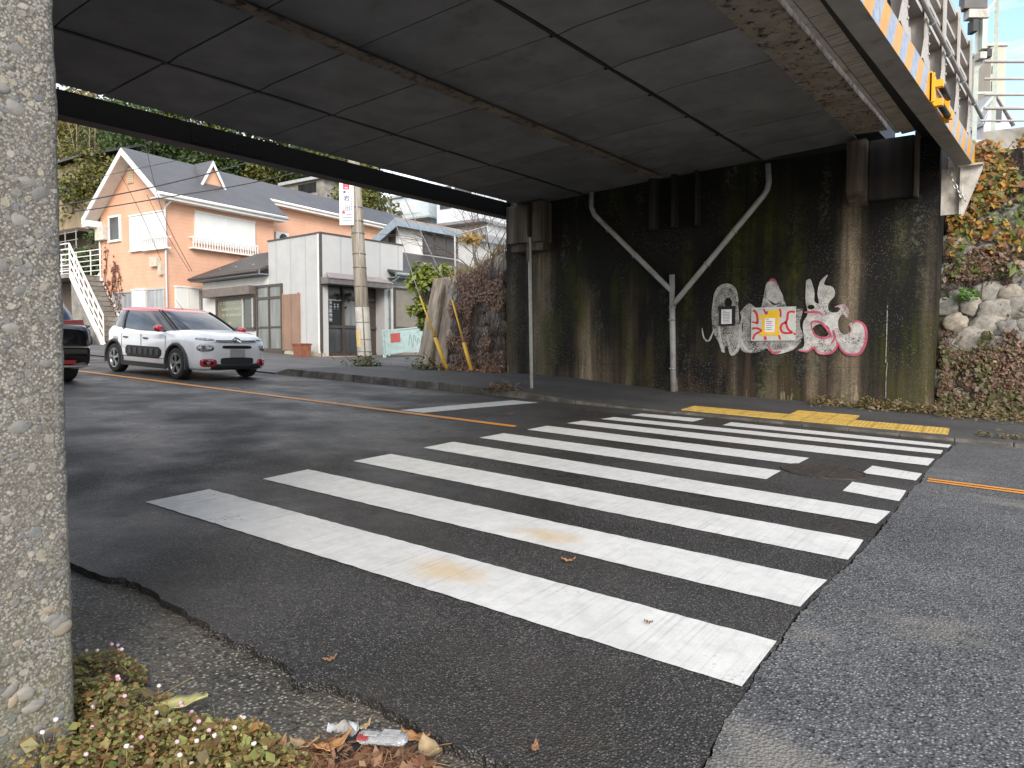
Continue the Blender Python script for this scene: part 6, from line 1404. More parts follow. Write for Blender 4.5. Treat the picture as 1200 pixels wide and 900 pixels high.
# signal mast
mb_ = atD(1149, 140, 16.5); sm_ = thing('signal_mast', 'pale green lattice mast with bolted boxes beyond the parapet end', 'mast', mb_)
M_MAST = M('pale_green_steel', (.50, .54, .47), (.40, .44, .38), 6, .55, grime=(.3, .24, .17), gscale=8, glo=.56, ghi=.75)
mr = rt*1.0
c = MB()
for s in (-.13, .30): c.bar(mb_+mr*s-(0, 0, 1), mb_+mr*s+(0, 0, 3.4), .09, .09, (1, 0, 0))
for k in range(7): z = -.5+k*.55; c.bar(mb_-mr*.13+(0, 0, z), mb_+mr*.3+(0, 0, z+.5*(1 if k % 2 else 0)), .05, .06)
c.build('frame', M_MAST, sm_)
for (px0, py0, px1, py1), nm, mt in (((1131, -12, 1158, 9), 'relay_box', M('dark_relay_box', (.10, .09, .085), (.07, .065, .06), 5, .5)), ((1136, 10, 1160, 20), 'bracket_plate', M_PALE), ((1141, 22, 1147, 36), 'insulator', M_WIRE), ((1157, 57, 1163, 66), 'bell', M_WIRE), ((1149, 60, 1157, 68), 'side_box', M_PALE), ((1152, 22, 1158, 56), 'cover_plate', M_MAST)):
    p, q = atD(px0, py0, 16.2), atD(px1, py1, 16.2); c = MB(); h_ = np.array([0, 0, p[2]-q[2]]); d = rt*float((q-p)@rt); f0 = np.array([fw[0], fw[1], 0])*.22; b0 = p-h_
    c.hexa([b0, b0+d, b0+d+f0, b0+f0, b0+h_, b0+d+h_, b0+d+f0+h_, b0+f0+h_]); c.build(nm, mt, sm_, bevel=.01)
def bgbox(name, lab, cat, px0, py0, px1, py1, D, dep, mat, roof=None, wins=()):
    p, q = atD(px0, py0, D), atD(px1, py1, D); o = thing(name, lab, cat, np.array([p[0], p[1], q[2]-6]), None, math.atan2(rt[1], rt[0])); wd = float((q-p)@rt); h = p[2]-q[2]+6
    c = MB()
    if roof: c.box(0, wd, 0, dep, 0, h-roof); c.slab([(0, 0, h-roof), (wd, 0, h-roof), (wd*.35, 0, h)], (0, dep, 0))
    else: c.box(0, wd, 0, dep, 0, h)
    c.build('wall', mat, o, True)
    c = MB()
    if roof: c.slab([(-.1, -.1, h-roof), (wd*.35, -.1, h), (wd*.35, -.1, h+.12), (-.1, -.1, h-roof+.12)], (0, dep+.2, 0)); c.slab([(wd+.1, -.1, h-roof), (wd*.35, -.1, h), (wd*.35, -.1, h+.12), (wd+.1, -.1, h-roof+.12)], (0, dep+.2, 0))
    else: c.box(-.08, wd+.08, -.08, dep+.08, h, h+.15)
    c.build('roof', M('pale_grey_trim', (.45, .46, .47)), o, True)
    for a0, a1, b0, b1 in wins: c = MB(); c.box(a0*wd, a1*wd, -.04, 0, 6+(h-6)*b0, 6+(h-6)*b1); c.build('window', M_GLGREY, o, True)
    return o
bgbox('cream_block', 'cream apartment block seen behind the pipe fence beside the mast', 'building', 1162, 54, 1179, 112, 34, 6, M('cream_stucco', (.55, .48, .38), (.48, .42, .33), 2, .8), None, ((.05, .3, .05, .3), (.05, .3, .45, .6)))
bgbox('lilac_house', 'small lilac white gabled house seen through the pipe fence rails', 'house', 1154, 112, 1186, 146, 26, 5, M('lilac_stucco', (.60, .57, .64), (.55, .52, .59), 2, .8), 1.1, ((.35, .62, .1, .55),))

# ------------------------------------------------------------------ foreground: knotweed, leaves, litter
random.seed(33); rs = random.Random(33)
def SHZ(x, y): return G(x, y)-.033
gc = MB(); st_ = MB(); fl = []
def outside(x, y): return not (x < NX+.02 and y < NYA+.02)
p0 = gr(70, 905); patch = []
# the plant patch hugs the pier corner and runs along the camera-side edge of the frame
cl = [(gr(110, 800), .16), (gr(125, 850), .20), (gr(160, 880), .20), (gr(205, 885), .17), (gr(250, 893), .15), (gr(285, 890), .12), (gr(60, 905), .25), (gr(130, 930), .3), (gr(220, 940), .3), (gr(310, 925), .16), (gr(100, 835), .14)]
for i in range(110):
    c_, r = cl[rs.randrange(len(cl))]; a = rs.random()*6.28; k = r*rs.random()**.6; x, y = c_[0]+k*math.cos(a), c_[1]+k*math.sin(a)
    if outside(x, y): gc.tube([(x, y, SHZ(x, y)), (x+rs.gauss(0, .02), y+rs.gauss(0, .02), SHZ(x, y)+.06), (x+rs.gauss(0, .05), y+rs.gauss(0, .05), SHZ(x, y)+.05+.10*rs.random()*(1-.6*k/r))], .0014, 4, False)
while len(gc.f) < 16500:
    c_, r = cl[rs.randrange(len(cl))]; a = rs.random()*6.28; k = r*rs.random()**.6; x, y = c_[0]+k*math.cos(a), c_[1]+k*math.sin(a)
    if not outside(x, y): continue
    hmax = .11*(1-(k/r)**2)+.03; h = hmax*rs.random()**.5; gc.leaf((x, y, SHZ(x, y)+h), (rs.uniform(.006, .016) if rs.random() < .9 else rs.uniform(.018, .034)), (0, 0, 1), .75)
o = gc.build('ground_cover', leafmat('knotweed_leaf', [(.20, .23, .06), (.28, .28, .09), (.30, .15, .06), (.13, .17, .05), (.36, .26, .09), (.22, .085, .055), (.34, .33, .13), (.12, .07, .045)])); tag(o, 'low green and reddish knotweed growing round the foot of the concrete pier', 'ground cover', None, 'stuff')
M_FLP = M('pink_flower_head', (.62, .30, .40), (.72, .50, .55), 90, .7); M_FLW = M('white_flower_head', (.72, .66, .62), (.66, .52, .52), 90, .7)
for i in range(52):
    c_, r = cl[rs.randrange(len(cl)-1)]; a = rs.random()*6.28; k = r*rs.random()**.5*.95; x, y = c_[0]+k*math.cos(a), c_[1]+k*math.sin(a)
    if not outside(x, y): continue
    z = SHZ(x, y)+.05+.09*(1-(k/r)**2)+rs.uniform(0, .025); w_ = rs.random() < .45
    f = thing('flower_head', ('white' if w_ else 'pink')+' round knotweed flower head above the leaves by the pier', 'flower', (x, y, z), ('white' if w_ else 'pink')+' knotweed flower heads')
    b_ = MB(); b_.blob((x, y, z), (.0065, .0065, .006), 2, .22, 4); b_.build('head', M_FLW if w_ else M_FLP, f); b_ = MB(); b_.tube([(x, y, z-.004), (x+rs.gauss(0, .008), y+rs.gauss(0, .008), z-.05)], .0012, 4, False); b_.build('stem', leafmat('knotweed_leaf', []), f)
def bigleaf(name, lab, pos, L, Wd, rot, curl, mat, tilt=.15, group=None):
    c = MB(); c.smooth = True; P = []; n = 12
    for i in range(n+1):
        t_ = i/n; wv = Wd*.5*(math.sin(math.pi*min(1, t_*1.0))**.75)*(1-.25*t_); row = []
        for s in (-1, -.5, 0, .5, 1):
            x = (t_-.5)*L; y = wv*s; z = curl*L*((t_-.5)**2*2)+abs(s)*wv*.35+.004*math.sin(t_*19+s*3); row.append((x*math.cos(rot)-y*math.sin(rot), x*math.sin(rot)+y*math.cos(rot), z+tilt*x))
        P.append(row)
    c.grid(P); c.smooth = False; o = c.build(name, mat); o.location = tuple(pos); s_ = o.modifiers.new('thick', 'SOLIDIFY'); s_.thickness = .0012; tag(o, lab, 'leaf', group); return o
def dryleafmat(n, c1, c2): return M(n, c1, c2, 25, .6, .4, 60, .003)
M_LY = dryleafmat('pale_yellow_leaf', (.52, .50, .22), (.42, .40, .15)); M_LB = dryleafmat('brown_dead_leaf', (.30, .16, .08), (.20, .10, .055)); M_LO = dryleafmat('orange_dead_leaf', (.45, .24, .10), (.34, .17, .07)); M_LT = dryleafmat('tan_dead_leaf', (.40, .30, .17), (.30, .21, .11))
def onroad(px, py, dz=.008): p = gr(px, py); return (p[0], p[1], p[2]+dz)
p = gr(212, 843); bigleaf('fallen_leaf', 'large pale yellow leaf lying on the old asphalt beside the knotweed', (p[0], p[1], SHZ(p[0], p[1])+.07), .20, .12, .35, .25, M_LY, .28)
for px, py, L, rot, mt, lab in ((666, 660, .075, .4, M_LO, 'orange curled leaf lying between the two nearest zebra stripes'), (387, 777, .05, 1.2, M_LB, 'small brown leaf on the wet asphalt left of the nearest stripe'), (487, 860, .10, .2, M_LO, 'tan orange leaf lying by the broken asphalt edge'), (627, 882, .05, 2.0, M_LB, 'small brown leaf on the asphalt at the bottom edge of the crossing'), (596, 487, .12, .7, M_LB, 'brown leaf on the road near the far stop line'), (760, 733, .04, 0, M_LB, 'tiny dark scrap of leaf on the nearest white stripe')):
    p = onroad(px, py); z = p[2] if p[1] > -.8 else SHZ(p[0], p[1])+.012
    bigleaf('fallen_leaf', lab, (p[0], p[1], z+.004), L, L*.5, rot, .5, mt, .05)
# heap of dead leaves
hp = [(gr(400, 893), .16), (gr(350, 905), .14), (gr(450, 900), .13), (gr(420, 915), .22), (gr(480, 905), .10), (gr(370, 885), .07)]
l = MB()
for i in range(1300):
    c_, r = hp[rs.randrange(len(hp))]; a = rs.random()*6.28; k = r*rs.random()**.6; x, y = c_[0]+k*math.cos(a), c_[1]+k*math.sin(a); l.leaf((x, y, SHZ(x, y)+.008+.06*rs.random()*(1-(k/r)**2)), rs.uniform(.014, .042), (0, 0, 1), .55)
for i in range(160):
    c_, r = hp[rs.randrange(len(hp))]; p = np.array([c_[0]+rs.gauss(0, r*.5), c_[1]+rs.gauss(0, r*.5), 0]); p[2] = SHZ(p[0], p[1])+.03+.03*rs.random(); a = rs.random()*3.14; L = rs.uniform(.02, .07); l.tube([p, p+np.array([L*math.cos(a), L*math.sin(a), .012*rs.gauss(0, 1)])], .0016, 4, False)
o = l.build('leaf_litter', leafmat('brown_heap_leaf', [(.16, .075, .045), (.26, .13, .075), (.34, .20, .11), (.20, .085, .05), (.42, .28, .16), (.12, .06, .04)])); tag(o, 'heap of brown dead leaves and twigs at the edge of the old asphalt', 'leaves', None, 'stuff')
for k, (px, py, L, rot, mt, lab) in enumerate(((357, 884, .10, .3, M_LT, 'curled tan leaf on the left of the dead leaf heap'), (390, 885, .11, 1.0, M_LO, 'orange brown leaf standing on top of the dead leaf heap'), (428, 861, .045, 1.5, M_LT, 'small folded tan leaf above the clear plastic pack'), (505, 893, .14, -.5, M_LT, 'long tan yellow leaf right of the clear plastic pack'), (325, 893, .09, 1.9, M_LB, 'dark brown curled leaf between knotweed and leaf heap'))):
    p = gr(px, py); bigleaf('fallen_leaf', lab, (p[0], p[1], SHZ(p[0], p[1])+.055), L, L*.5, rot, .6, mt, .2)
m, nt_, b_ = newmat('clear_plastic'); b_.inputs['Base Color'].default_value = (.85, .87, .88, 1); b_.inputs['Transmission Weight'].default_value = .75; b_.inputs['Roughness'].default_value = .15; M_CLEAR = m
pA, pB = gr(421, 874), gr(476, 880); d = pB-pA; L = np.linalg.norm(d[:2]); a = math.atan2(d[1], d[0]); pk = thing('plastic_pack', 'crushed clear plastic pack with a red corner on the dead leaf heap', 'litter', (*pA[:2], SHZ(*pA[:2])+.05), None, a)
c = MB(); c.smooth = True; P = []
for i in range(13):
    row = []
    for k in range(9): t_ = k/8*2*math.pi; e_ = 1-.25*(i in (0, 12)); row.append((L*i/12, .032*math.cos(t_)*e_+.003*noise.noise(Vector((i*.9, k, 0))), .014*math.sin(t_)*e_+.006*noise.noise(Vector((i*.7, k, 5)))+.012))
    P.append(row)
c.grid(P); c.build('shell', M_CLEAR, pk, True); c = MB(); c.box(.02, .06, -.02, .0, .026, .030); c.box(.07, L-.02, -.012, .02, .0262, .0285); c.build('label_print', M('pack_print', (.42, .42, .41), (.25, .25, .25), 30, .5), pk, True); c = MB(); c.box(.005, .035, -.036, -.012, .020, .0265); c.build('red_corner', M('faded_red_print', (.36, .06, .06), (.25, .05, .05), 40, .5), pk, True)
p = gr(404, 868); sw = thing('plastic_scrap', 'folded white plastic scrap on the dead leaf heap', 'litter', (*p[:2], SHZ(*p[:2])+.06)); c = MB(); c.smooth = True
P = [[np.array([p[0]+(-.07+.14*i/8)*.5+.02*k/4, p[1]+(-.05+.10*i/8)*.5-.03*k/4, SHZ(*p[:2])+.065+.02*math.sin(i*.8+k)+.008*k]) for k in range(5)] for i in range(9)]; c.grid(P); c.build('sheet', M('white_plastic', (.52, .52, .51), (.36, .36, .36), 14, .35), sw)
p0_, p1_ = gr(370, 893), gr(432, 858); c = MB(); c.bar((*p0_[:2], SHZ(*p0_[:2])+.03), (*p1_[:2], SHZ(*p1_[:2])+.035), .09, .006); o = c.build('plastic_board', M('black_plastic', (.03, .03, .03), (.02, .02, .02), 9, .5)); tag(o, 'black plastic strip half buried under the dead leaf heap', 'litter')
# ------------------------------------------------------------------ cars
def carpaint(name, c, rough=.25):
    m, nt, b = newmat(name); b.inputs['Base Color'].default_value = rgb(c); b.inputs['Roughness'].default_value = rough; b.inputs['Coat Weight'].default_value = .8; b.inputs['Coat Roughness'].default_value = .04
    v = tnoise(nt, coords(nt), 3.0, 5); nt.links.new(ramp(nt, v, [(.3, tuple(k*.93 for k in c)), (.7, c)]), b.inputs['Base Color']); return m
C_WHITE = carpaint('white_car_paint', (.76, .77, .78)); C_RED = carpaint('red_car_paint', (.42, .015, .03)); C_BLACK = carpaint('black_car_paint', (.008, .008, .010), .15)
C_PLAST = M('black_car_plastic', (.022, .022, .023), (.016, .016, .017), 9, .55); C_TYRE = M('tyre_rubber', (.022, .022, .022), (.014, .014, .014), 9, .8)
C_ALLOY = M('alloy_rim', (.42, .43, .44), (.34, .35, .36), 9, .3, metal=.8); C_CHROME = M('chrome', (.62, .63, .64), None, 9, .15, metal=1.0); C_HOLE = M('dark_void', (.008, .008, .008), None, 9, .9)
m, nt_, b_ = newmat('car_window_glass'); nt_.links.new(ramp(nt_, tnoise(nt_, coords(nt_), 2.5, 3), [(.35, (.012, .016, .022)), (.65, (.035, .042, .05))]), b_.inputs['Base Color']); b_.inputs['Roughness'].default_value = .03; b_.inputs['Specular IOR Level'].default_value = .55; b_.inputs['Coat Weight'].default_value = .15; C_GLASS = m
m, nt_, b_ = newmat('headlight_glass'); nt_.links.new(ramp(nt_, tnoise(nt_, coords(nt_), 22, 3), [(.35, (.05, .05, .055)), (.65, (.45, .46, .48))]), b_.inputs['Base Color']); b_.inputs['Roughness'].default_value = .08; b_.inputs['Coat Weight'].default_value = 1.0; C_LAMP = m
C_TAIL = carpaint('tail_lamp_red', (.30, .012, .015), .1)

def loft(keys, n, smoothk=1):
    xs = [k[0] for k in keys]; out = []
    for i in range(n+1):
        x = xs[0]+(xs[-1]-xs[0])*(.5-.5*math.cos(math.pi*i/n)); out.append([x]+[float(np.interp(x, xs, [k[j] for k in keys])) for j in range(1, len(keys[0]))])
    return out
def car_body(keys, name, mat, root, wheels, wr, n=70):
    """keys: x, z_bottom, z_top (bonnet or belt), half width, shoulder half width"""
    S = loft(keys, n); P = []
    for x, zb, zt, w_, ws in S:
        h = zt-zb
        half = [(0, zb), (w_*.78, zb), (w_*.94, zb+.02), (w_*.985, zb+.10*h), (w_, zb+.30*h), (w_*1.0, zb+.55*h), (w_*.992, zb+.74*h), (w_*.97, zb+.86*h), (ws*1.0, zb+.945*h), (ws*.90, zb+.985*h), (ws*.6, zt+.004), (0, zt+.012)]
        ring = half+[(-y, z) for y, z in half[-2:0:-1]]; P.append([(x, y, z) for y, z in ring])
    b = MB(); b.smooth = True; k = len(P[0]); nn_ = 0
    for r_ in P: b.v += r_
    for i in range(len(P)-1):
        for j in range(k): b.face((i*k+j, (i+1)*k+j, (i+1)*k+(j+1) % k, i*k+(j+1) % k))
    b.face(list(range(k))); b.face([(len(P)-1)*k+j for j in range(k)][::-1])
    o = b.build(name, [mat, C_HOLE], root, True)
    bm = bmesh.new(); bm.from_mesh(o.data); bmesh.ops.recalc_face_normals(bm, faces=bm.faces); bm.to_mesh(o.data); bm.free()
    for wx in wheels:
        for s in (1, -1):
            cu = MB(); cu.cur = 1; cu.tube([(wx, s*.50, wr), (wx, s*1.3, wr)], wr+.055, 40); cu.mi = [1]*len(cu.f); co = cu.build('tmp_cut', [mat, C_HOLE])
            bm = bmesh.new(); bm.from_mesh(co.data); bmesh.ops.recalc_face_normals(bm, faces=bm.faces); bm.to_mesh(co.data); bm.free()
            md = o.modifiers.new('b', 'BOOLEAN'); md.operation = 'DIFFERENCE'; md.object = co; md.solver = 'EXACT'
            mw = o.matrix_world.copy(); o.parent = None; o.matrix_world = Matrix.Identity(4); bpy.context.view_layer.update()
            me = bpy.data.meshes.new_from_object(o.evaluated_get(bpy.context.evaluated_depsgraph_get())); o.modifiers.clear(); o.data = me; o.parent = root
            bpy.data.objects.remove(co)
    return o
def wheel(root, x, y, r, wd, side, spokes=5):
    t = MB(); prof = [(r*.66, -.5), (r*.80, -.52), (r*.94, -.5), (r, -.40), (r*1.0, .40), (r*.94, .5), (r*.80, .52), (r*.66, .5)]; P = []
    for k in range(41): a = 2*math.pi*k/40; P.append([(x+q*math.cos(a), y+side*e*wd, r+q*math.sin(a)) for q, e in prof])
    t.smooth = True; t.grid(P); to = t.build('wheel', C_TYRE, root, True)
    rm = MB(); yo = y+side*wd*.46; rm.smooth = True; P = []
    for k in range(41): a = 2*math.pi*k/40; P.append([(x+q*math.cos(a), yo+side*e, r+q*math.sin(a)) for q, e in ((r*.69, -.05), (r*.69, .008), (r*.64, .01), (r*.60, -.03))])
    rm.grid(P); rm.smooth = False
    for k in range(spokes):
        for dd in (-.14, .14):
            a = 2*math.pi*k/spokes+math.pi/2; p = np.array([x+.05*math.cos(a), yo-.004*side, r+.05*math.sin(a)]); q = np.array([x+r*.65*math.cos(a+dd), yo+.0*side, r+r*.65*math.sin(a+dd)]); rm.bar(p, q, .034, .022, (0, 1, 0))
    rm.tube([(x, yo-.03*side, r), (x, yo+.012*side, r)], .045, 14); rm.build('rim', C_ALLOY, to, True)
    h = MB(); h.tube([(x, yo-.07*side, r), (x, yo-.05*side, r)], r*.67, 30); h.build('brake_disc', C_HOLE, to, True); return to
def cabin(root, levels, mglass, n=44, e=4.6):
    P = []
    for z, xf, xr, w_ in levels:
        row = []; xc, hl_ = (xf+xr)/2, (xf-xr)/2
        for k in range(n): a = 2*math.pi*k/n; c_, s_ = math.cos(a), math.sin(a); row.append((xc+hl_*math.copysign(abs(c_)**(2/e), c_), w_*math.copysign(abs(s_)**(2/e), s_), z))
        P.append(row+[row[0]])
    b = MB(); b.smooth = True; b.grid(P); return b, P
def arch(root, x, r, w_, R_):
    for s in (1, -1):
        c = MB(); P = []; c.smooth = True
        for k in range(25):
            a = -.28+(math.pi+.56)*k/24; P.append([(x+q*math.cos(a), s*(w_+d), r+q*math.sin(a)) for q, d in ((R_-.012, -.06), (R_-.01, .012), (R_+.045, .012), (R_+.06, -.02))])
        c.grid(P); c.build('wheel_arch', C_PLAST, root, True)
def mir(f):
    for s in (1, -1): f(s)

from mathutils.bvhtree import BVHTree
def decal(bvh, root, name, mat, ctr, dirv, ra, rb, ex=2.0, lift=.012, rot=0.0, bow=0.0, rings=6, n=36, parent=None):
    """a lamp or trim pad that hugs the bodywork: a superellipse seen along dirv, pressed on the body's surface"""
    d = Vector(dirv).normalized(); h = Vector((-d.y, d.x, 0)).normalized()*-1; v = Vector((0, 0, 1)); c0 = Vector(ctr); P = []
    for r_ in range(rings+1):
        row = []; q = r_/rings
        for k in range(n):
            a = 2*math.pi*k/n; x = math.copysign(abs(math.cos(a))**(2/ex), math.cos(a))*ra*q; z = math.copysign(abs(math.sin(a))**(2/ex), math.sin(a))*rb*q
            x, z = x*math.cos(rot)-z*math.sin(rot), x*math.sin(rot)+z*math.cos(rot); z += bow*x*x
            o_ = c0+h*x+v*z-d*3; loc, nrm, _, _ = bvh.ray_cast(o_, d)
            if loc is None: loc, nrm, _, _ = bvh.find_nearest(c0+h*x+v*z)
            row.append(loc+nrm*(lift*(1-q**4)**.5+.0025 if q < 1 else -.004))
        P.append(row+[row[0]])
    b = MB(); b.smooth = True; b.grid(P); return b.build(name, mat, parent or root, True)
def bvh_of(o):
    bm = bmesh.new(); bm.from_mesh(o.data); t = BVHTree.FromBMesh(bm); bm.free(); return t
car = thing('hatchback_car', 'white hatchback with red roof and red mirrors driving towards the crossing', 'car', (0, 0, 0)); KX = [
    (-1.97, .42, .78, .44, .38), (-1.94, .34, .97, .60, .53), (-1.85, .27, 1.02, .72, .64), (-1.76, .24, 1.04, .79, .71), (-1.66, .22, 1.06, .835, .755), (-1.2, .19, 1.045, .868, .79), (-.4, .185, 1.005, .872, .80), (.5, .185, .99, .872, .80), (.85, .19, 1.005, .872, .79),
    (1.15, .19, 1.01, .868, .765), (1.5, .20, .985, .850, .725), (1.72, .20, .945, .80, .67), (1.86, .21, .90, .735, .60), (1.94, .22, .845, .66, .53), (1.985, .24, .77, .59, .47), (2.005, .29, .67, .53, .43)]
WX = (1.18, -1.36); WR = .318
body_o = car_body(KX, 'body', C_WHITE, car, WX, WR); BV = bvh_of(body_o)
b, P = cabin(car, [(.95, 1.20, -1.95, .805), (1.03, 1.04, -1.93, .785), (1.16, .76, -1.87, .745), (1.30, .44, -1.77, .695), (1.385, .20, -1.68, .655)], C_GLASS); b.build('window', C_GLASS, car, True)
b, P2 = cabin(car, [(1.38, .22, -1.70, .662), (1.405, .16, -1.74, .652), (1.44, .02, -1.66, .61), (1.466, -.22, -1.45, .50), (1.477, -.40, -1.05, .30), (1.479, -.6, -.8, .02)], C_RED); b.build('roof', C_RED, car, True)
def ring_pts(k, off=1.006): return [np.array([P[i][k][0], P[i][k][1]*off, P[i][k][2]]) for i in range(len(P))]
def pillars(s):
    ks = {'A': 5, 'A2': 6, 'B': 12, 'D': 18}
    for nm, k in ks.items():
        kk = k if s > 0 else (44-k) % 44; c = MB(); L = ring_pts(kk, 1.008)
        for a, b_2 in zip(L[:-1], L[1:]): c.bar(a, b_2, .07 if nm != 'B' else .085, .016, (0, 1, .25))
        c.build('pillar', C_PLAST if nm != 'D' else C_WHITE, car, True)
    c = MB()           # broad white rear quarter
    for i in range(len(P)-1):
        for k in range(17, 20):
            kk = [k, k+1] if s > 0 else [(44-k) % 44, (44-k-1) % 44]; q = [np.array(P[i][kk[0]]), np.array(P[i][kk[1]]), np.array(P[i+1][kk[1]]), np.array(P[i+1][kk[0]])]; q = [np.array([a[0]*1.004, a[1]*1.012, a[2]]) for a in q]; c.poly(q)
    c.build('quarter_panel', C_WHITE, car, True)
    for nm, x0, x1, z0, z1 in (('door', -.16, .80, .40, .90), ('door', -1.0, -.175, .40, .90)):
        c = MB(); c.slab([(x0, s*.868, z0), (x1-.04*(nm == 'x'), s*.868, z0), (x1, s*.868, .75), (x1-.02, s*.852, z1), (x0, s*.852, z1)], (0, s*.006, 0)); do_ = c.build(nm, C_WHITE, car, True, bevel=.004)
        c = MB()
        for xx in (x0-.008, x1+.004): c.bar((xx, s*.8725, z0), (xx, s*.8725, .88), .008, .004, (0, 1, 0))
        c.bar((x0, s*.8725, z0-.006), (x1, s*.8725, z0-.006), .003, .008); c.build('seam', C_HOLE, do_, True)
        c = MB(); hx = x0+.10; c.bar((hx, s*.882, .80), (hx+.17, s*.882, .80), .022, .03); c.build('handle', C_WHITE if False else C_PLAST, do_, True, bevel=.006)
    c = MB(); c.slab([(-.80, s*.872, .46), (-.72, s*.872, .40), (.55, s*.872, .40), (.66, s*.872, .47), (.66, s*.872, .57), (.56, s*.872, .63), (-.72, s*.872, .63), (-.80, s*.872, .57)], (0, s*.022, 0)); ao = c.build('side_bumper_pad', C_PLAST, car, True, bevel=.012)
    c = MB()
    for i in range(6): x = -.68+i*.225; c.box(x, x+.15, s*.894, s*.902, .45, .58)
    c.build('air_cell', M('grey_black_plastic', (.045, .045, .047), None, 9, .45), ao, True, bevel=.01)
    c = MB(); c.blob((.72, s*.965, 1.02), (.085, .10, .075), 3, .03); mo = c.build('mirror', C_RED, car, True); c = MB(); c.bar((.70, s*.82, .965), (.72, s*.93, .97), .07, .035); c.build('mirror_foot', C_PLAST, mo, True)
    c = MB(); c.bar((-1.0, s*.862, .235), (.82, s*.862, .235), .03, .10); c.build('sill', C_PLAST, car, True)
    dg = (-1, -s*.75, 0)
    decal(BV, car, 'headlight', C_LAMP, (1.86, s*.62, .665), dg, .175, .075, 2.6, .03, 0)
    decal(BV, car, 'running_light', C_LAMP, (1.80, s*.60, .835), dg, .20, .026, 2.5, .012, s*.05)
    fo = decal(BV, car, 'fog_surround', C_RED, (1.9, s*.58, .365), dg, .165, .088, 3.2, .016); decal(BV, car, 'fog_recess', C_HOLE, (1.9, s*.575, .365), dg, .115, .052, 3, .021, parent=fo); decal(BV, car, 'fog_lamp', C_LAMP, (1.9, s*.565, .365), dg, .045, .036, 2, .03, parent=fo)
    decal(BV, car, 'tail_lamp', C_TAIL, (-1.9, s*.70, .86), (1, -s*.9, 0), .14, .10, 3, .02)
mir(pillars)
arch(car, WX[0], WR, .872, WR+.055); arch(car, WX[1], WR, .868, WR+.055)
for x in WX:
    for s in (1, -1): wheel(car, x, s*.765, WR, .20, s)
fd_ = (-1, 0, 0)
decal(BV, car, 'front_skirt', C_PLAST, (2, 0, .285), fd_, .66, .065, 6, .01, n=60); decal(BV, car, 'lower_grille', C_PLAST, (2, 0, .40), fd_, .40, .075, 5, .008, n=60); decal(BV, car, 'upper_intake', C_HOLE, (2, 0, .685), fd_, .36, .036, 5, .006, n=60)
decal(BV, car, 'grille_gap', C_PLAST, (2, 0, .80), fd_, .52, .034, 5, .004, n=60)
decal(BV, car, 'grille_bar', C_CHROME, (2, 0, .822), fd_, .53, .009, 4, .014, n=60); decal(BV, car, 'grille_bar', C_CHROME, (2, 0, .782), fd_, .55, .009, 4, .014, n=60)
for dz in (0, .05):
    c = MB()
    for s in (1, -1):
        p_ = [Vector((3, y, z)) for y, z in ((0, .835+dz), (s*.085, .785+dz))]; q_ = [BV.ray_cast(p, Vector((-1, 0, 0)))[0]+Vector((.022, 0, 0)) for p in p_]; c.bar(q_[0], q_[1], .022, .024, (1, 0, 0))
    c.build('emblem', C_CHROME, car, True)
c = MB(); c.box(2.012, 2.03, -.17, .17, .475, .64); c.build('number_plate', M('blank_plate', (.36, .36, .36), (.33, .33, .33), 5, .5), car, True, bevel=.006)
c = MB(); c.bar((.95, -.55, .985), (.55, .1, 1.21), .02, .015); c.bar((.98, .05, .985), (.62, .6, 1.14), .02, .015); c.build('wiper', C_PLAST, car, True)
c = MB(); c.tube([(-.05, 0, 1.45), (-.35, 0, 1.66)], [.006, .003], 5); c.build('antenna', C_PLAST, car, True)
c = MB(); c.blob((.05, -.33, 1.10), (.16, .20, .26), 2, .05); c.build('seat', C_HOLE, car, True)
car.location = (-9.95, 6.0, G(-9.95, 6.0)); car.rotation_euler = (0, math.atan(.0424), 0); car.scale = (.965, .965, .965)

van = thing('black_minivan', 'black minivan with red tail lamps partly hidden behind the concrete pier', 'car', (0, 0, 0)); KV = [
    (-2.30, .36, .95, .74, .70), (-2.26, .30, 1.02, .82, .76), (-2.1, .25, 1.06, .855, .80), (-1.4, .22, 1.06, .87, .82), (0, .2, 1.03, .87, .82), (1.2, .2, 1.03, .87, .80), (1.7, .21, .99, .85, .74), (2.1, .23, .88, .78, .64), (2.25, .3, .74, .66, .56)]
car_body(KV, 'body', C_BLACK, van, (1.42, -1.42), .325)
b, P = cabin(van, [(1.0, 1.55, -2.22, .82), (1.2, 1.15, -2.06, .79), (1.40, .72, -1.82, .735), (1.52, .45, -1.62, .69)], C_GLASS, e=5); b.build('window', C_GLASS, van, True)
b, P2 = cabin(van, [(1.51, .48, -1.70, .70), (1.56, .3, -1.68, .675), (1.61, -.1, -1.5, .57), (1.625, -.5, -1.2, .2)], C_BLACK, e=5); b.build('roof', C_BLACK, van, True)
for s in (1, -1):
    c = MB(); c.hexa([(-2.29, s*.30, .98), (-2.02, s*.84, .98), (-1.75, s*.872, .98), (-2.0, s*.3, .98), (-2.26, s*.30, 1.10), (-2.0, s*.825, 1.12), (-1.75, s*.86, 1.10), (-2.0, s*.3, 1.10)]); c.build('tail_lamp', C_TAIL, van, True, bevel=.01)
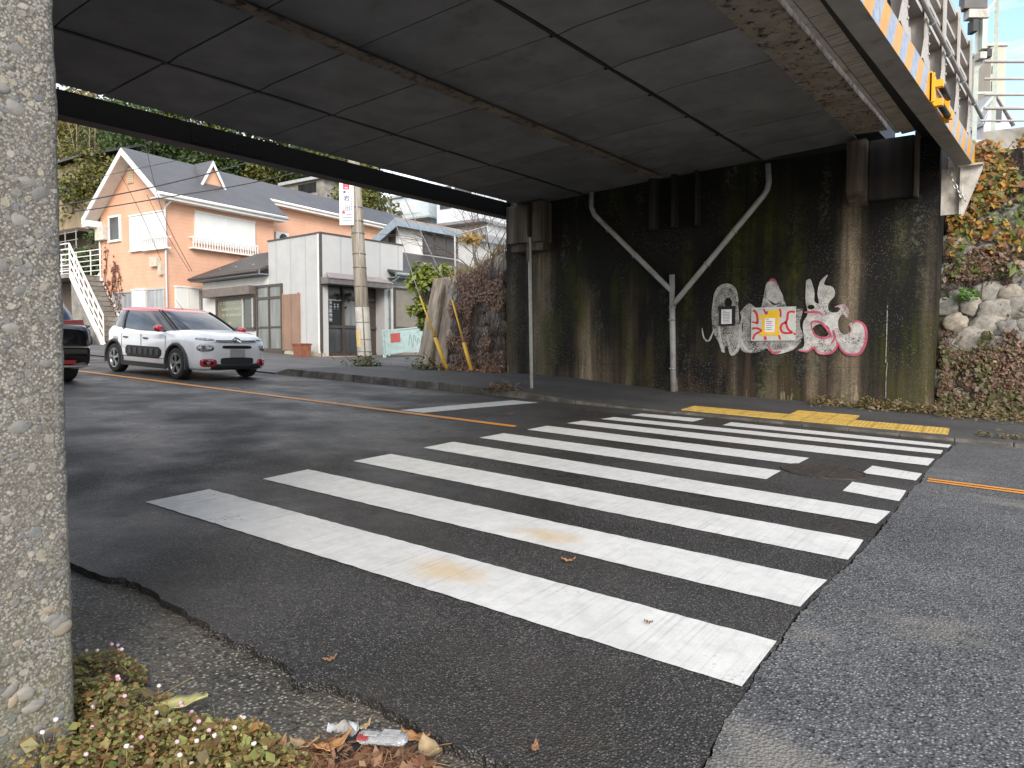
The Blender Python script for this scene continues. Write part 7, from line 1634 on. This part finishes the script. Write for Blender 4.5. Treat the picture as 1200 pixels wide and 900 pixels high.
c = MB(); c.hexa([(-2.36, -.76, .50), (-2.2, -.84, .50), (-2.2, .84, .50), (-2.36, .76, .50), (-2.36, -.76, .64), (-2.2, -.85, .70), (-2.2, .85, .70), (-2.36, .76, .64)]); c.build('rear_bumper', C_BLACK, van, True, bevel=.03)
c = MB(); c.hexa([(-2.37, -.76, .30), (-2.1, -.845, .30), (-2.1, .845, .30), (-2.37, .76, .30), (-2.37, -.76, .33), (-2.1, -.85, .33), (-2.1, .85, .33), (-2.37, .76, .33)]); c.build('chrome_strip', C_CHROME, van, True)
c = MB(); c.box(-2.34, -2.30, -.55, .55, .35, .42); c.build('reflector', C_TAIL, van, True)
c = MB(); c.bar((-2.27, .05, 1.10), (-2.16, .45, 1.32), .02, .02); c.build('wiper', C_PLAST, van, True)
for x in (1.42, -1.42):
    for s in (1, -1): wheel(van, x, s*.76, .325, .21, s)
van.rotation_euler = (0, -math.atan(.0424), math.pi)
VX, VY = -10.95, 2.72
van.location = (VX, VY, G(VX, VY))

# scooter under the stair
q = HF.W(-1.9, 3.2, -.15); sco = thing('motor_scooter', 'dark motor scooter parked below the white stair railing', 'scooter', q, None, HF.ang+R(100))
for x in (-.55, .55):
    c = MB(); c.tube([(x, -.05, .24), (x, .05, .24)], .24, 18); wo = c.build('wheel', C_TYRE, sco, True); c = MB(); c.tube([(x, -.055, .24), (x, .055, .24)], .13, 14); c.build('rim', C_ALLOY, wo, True)
c = MB(); c.blob((-.35, 0, .55), (.36, .15, .22), 3, .05); c.box(-.25, .35, -.14, .14, .26, .33); c.blob((.42, 0, .60), (.10, .2, .32), 3, .04); c.build('body', M('scooter_paint', (.05, .05, .06), (.03, .03, .035), 5, .3), sco, True)
c = MB(); c.blob((-.35, 0, .80), (.34, .14, .07), 3, .02); c.build('seat', C_PLAST, sco, True)
c = MB(); c.tube([(.55, 0, .24), (.40, 0, .95)], .03, 8); c.tube([(.38, -.32, 1.0), (.42, 0, .95), (.38, .32, 1.0)], .018, 8); c.build('handlebar', C_ALLOY, sco, True); c = MB(); c.blob((.48, 0, .84), (.08, .1, .08), 2, 0); c.build('headlight', C_LAMP, sco, True)
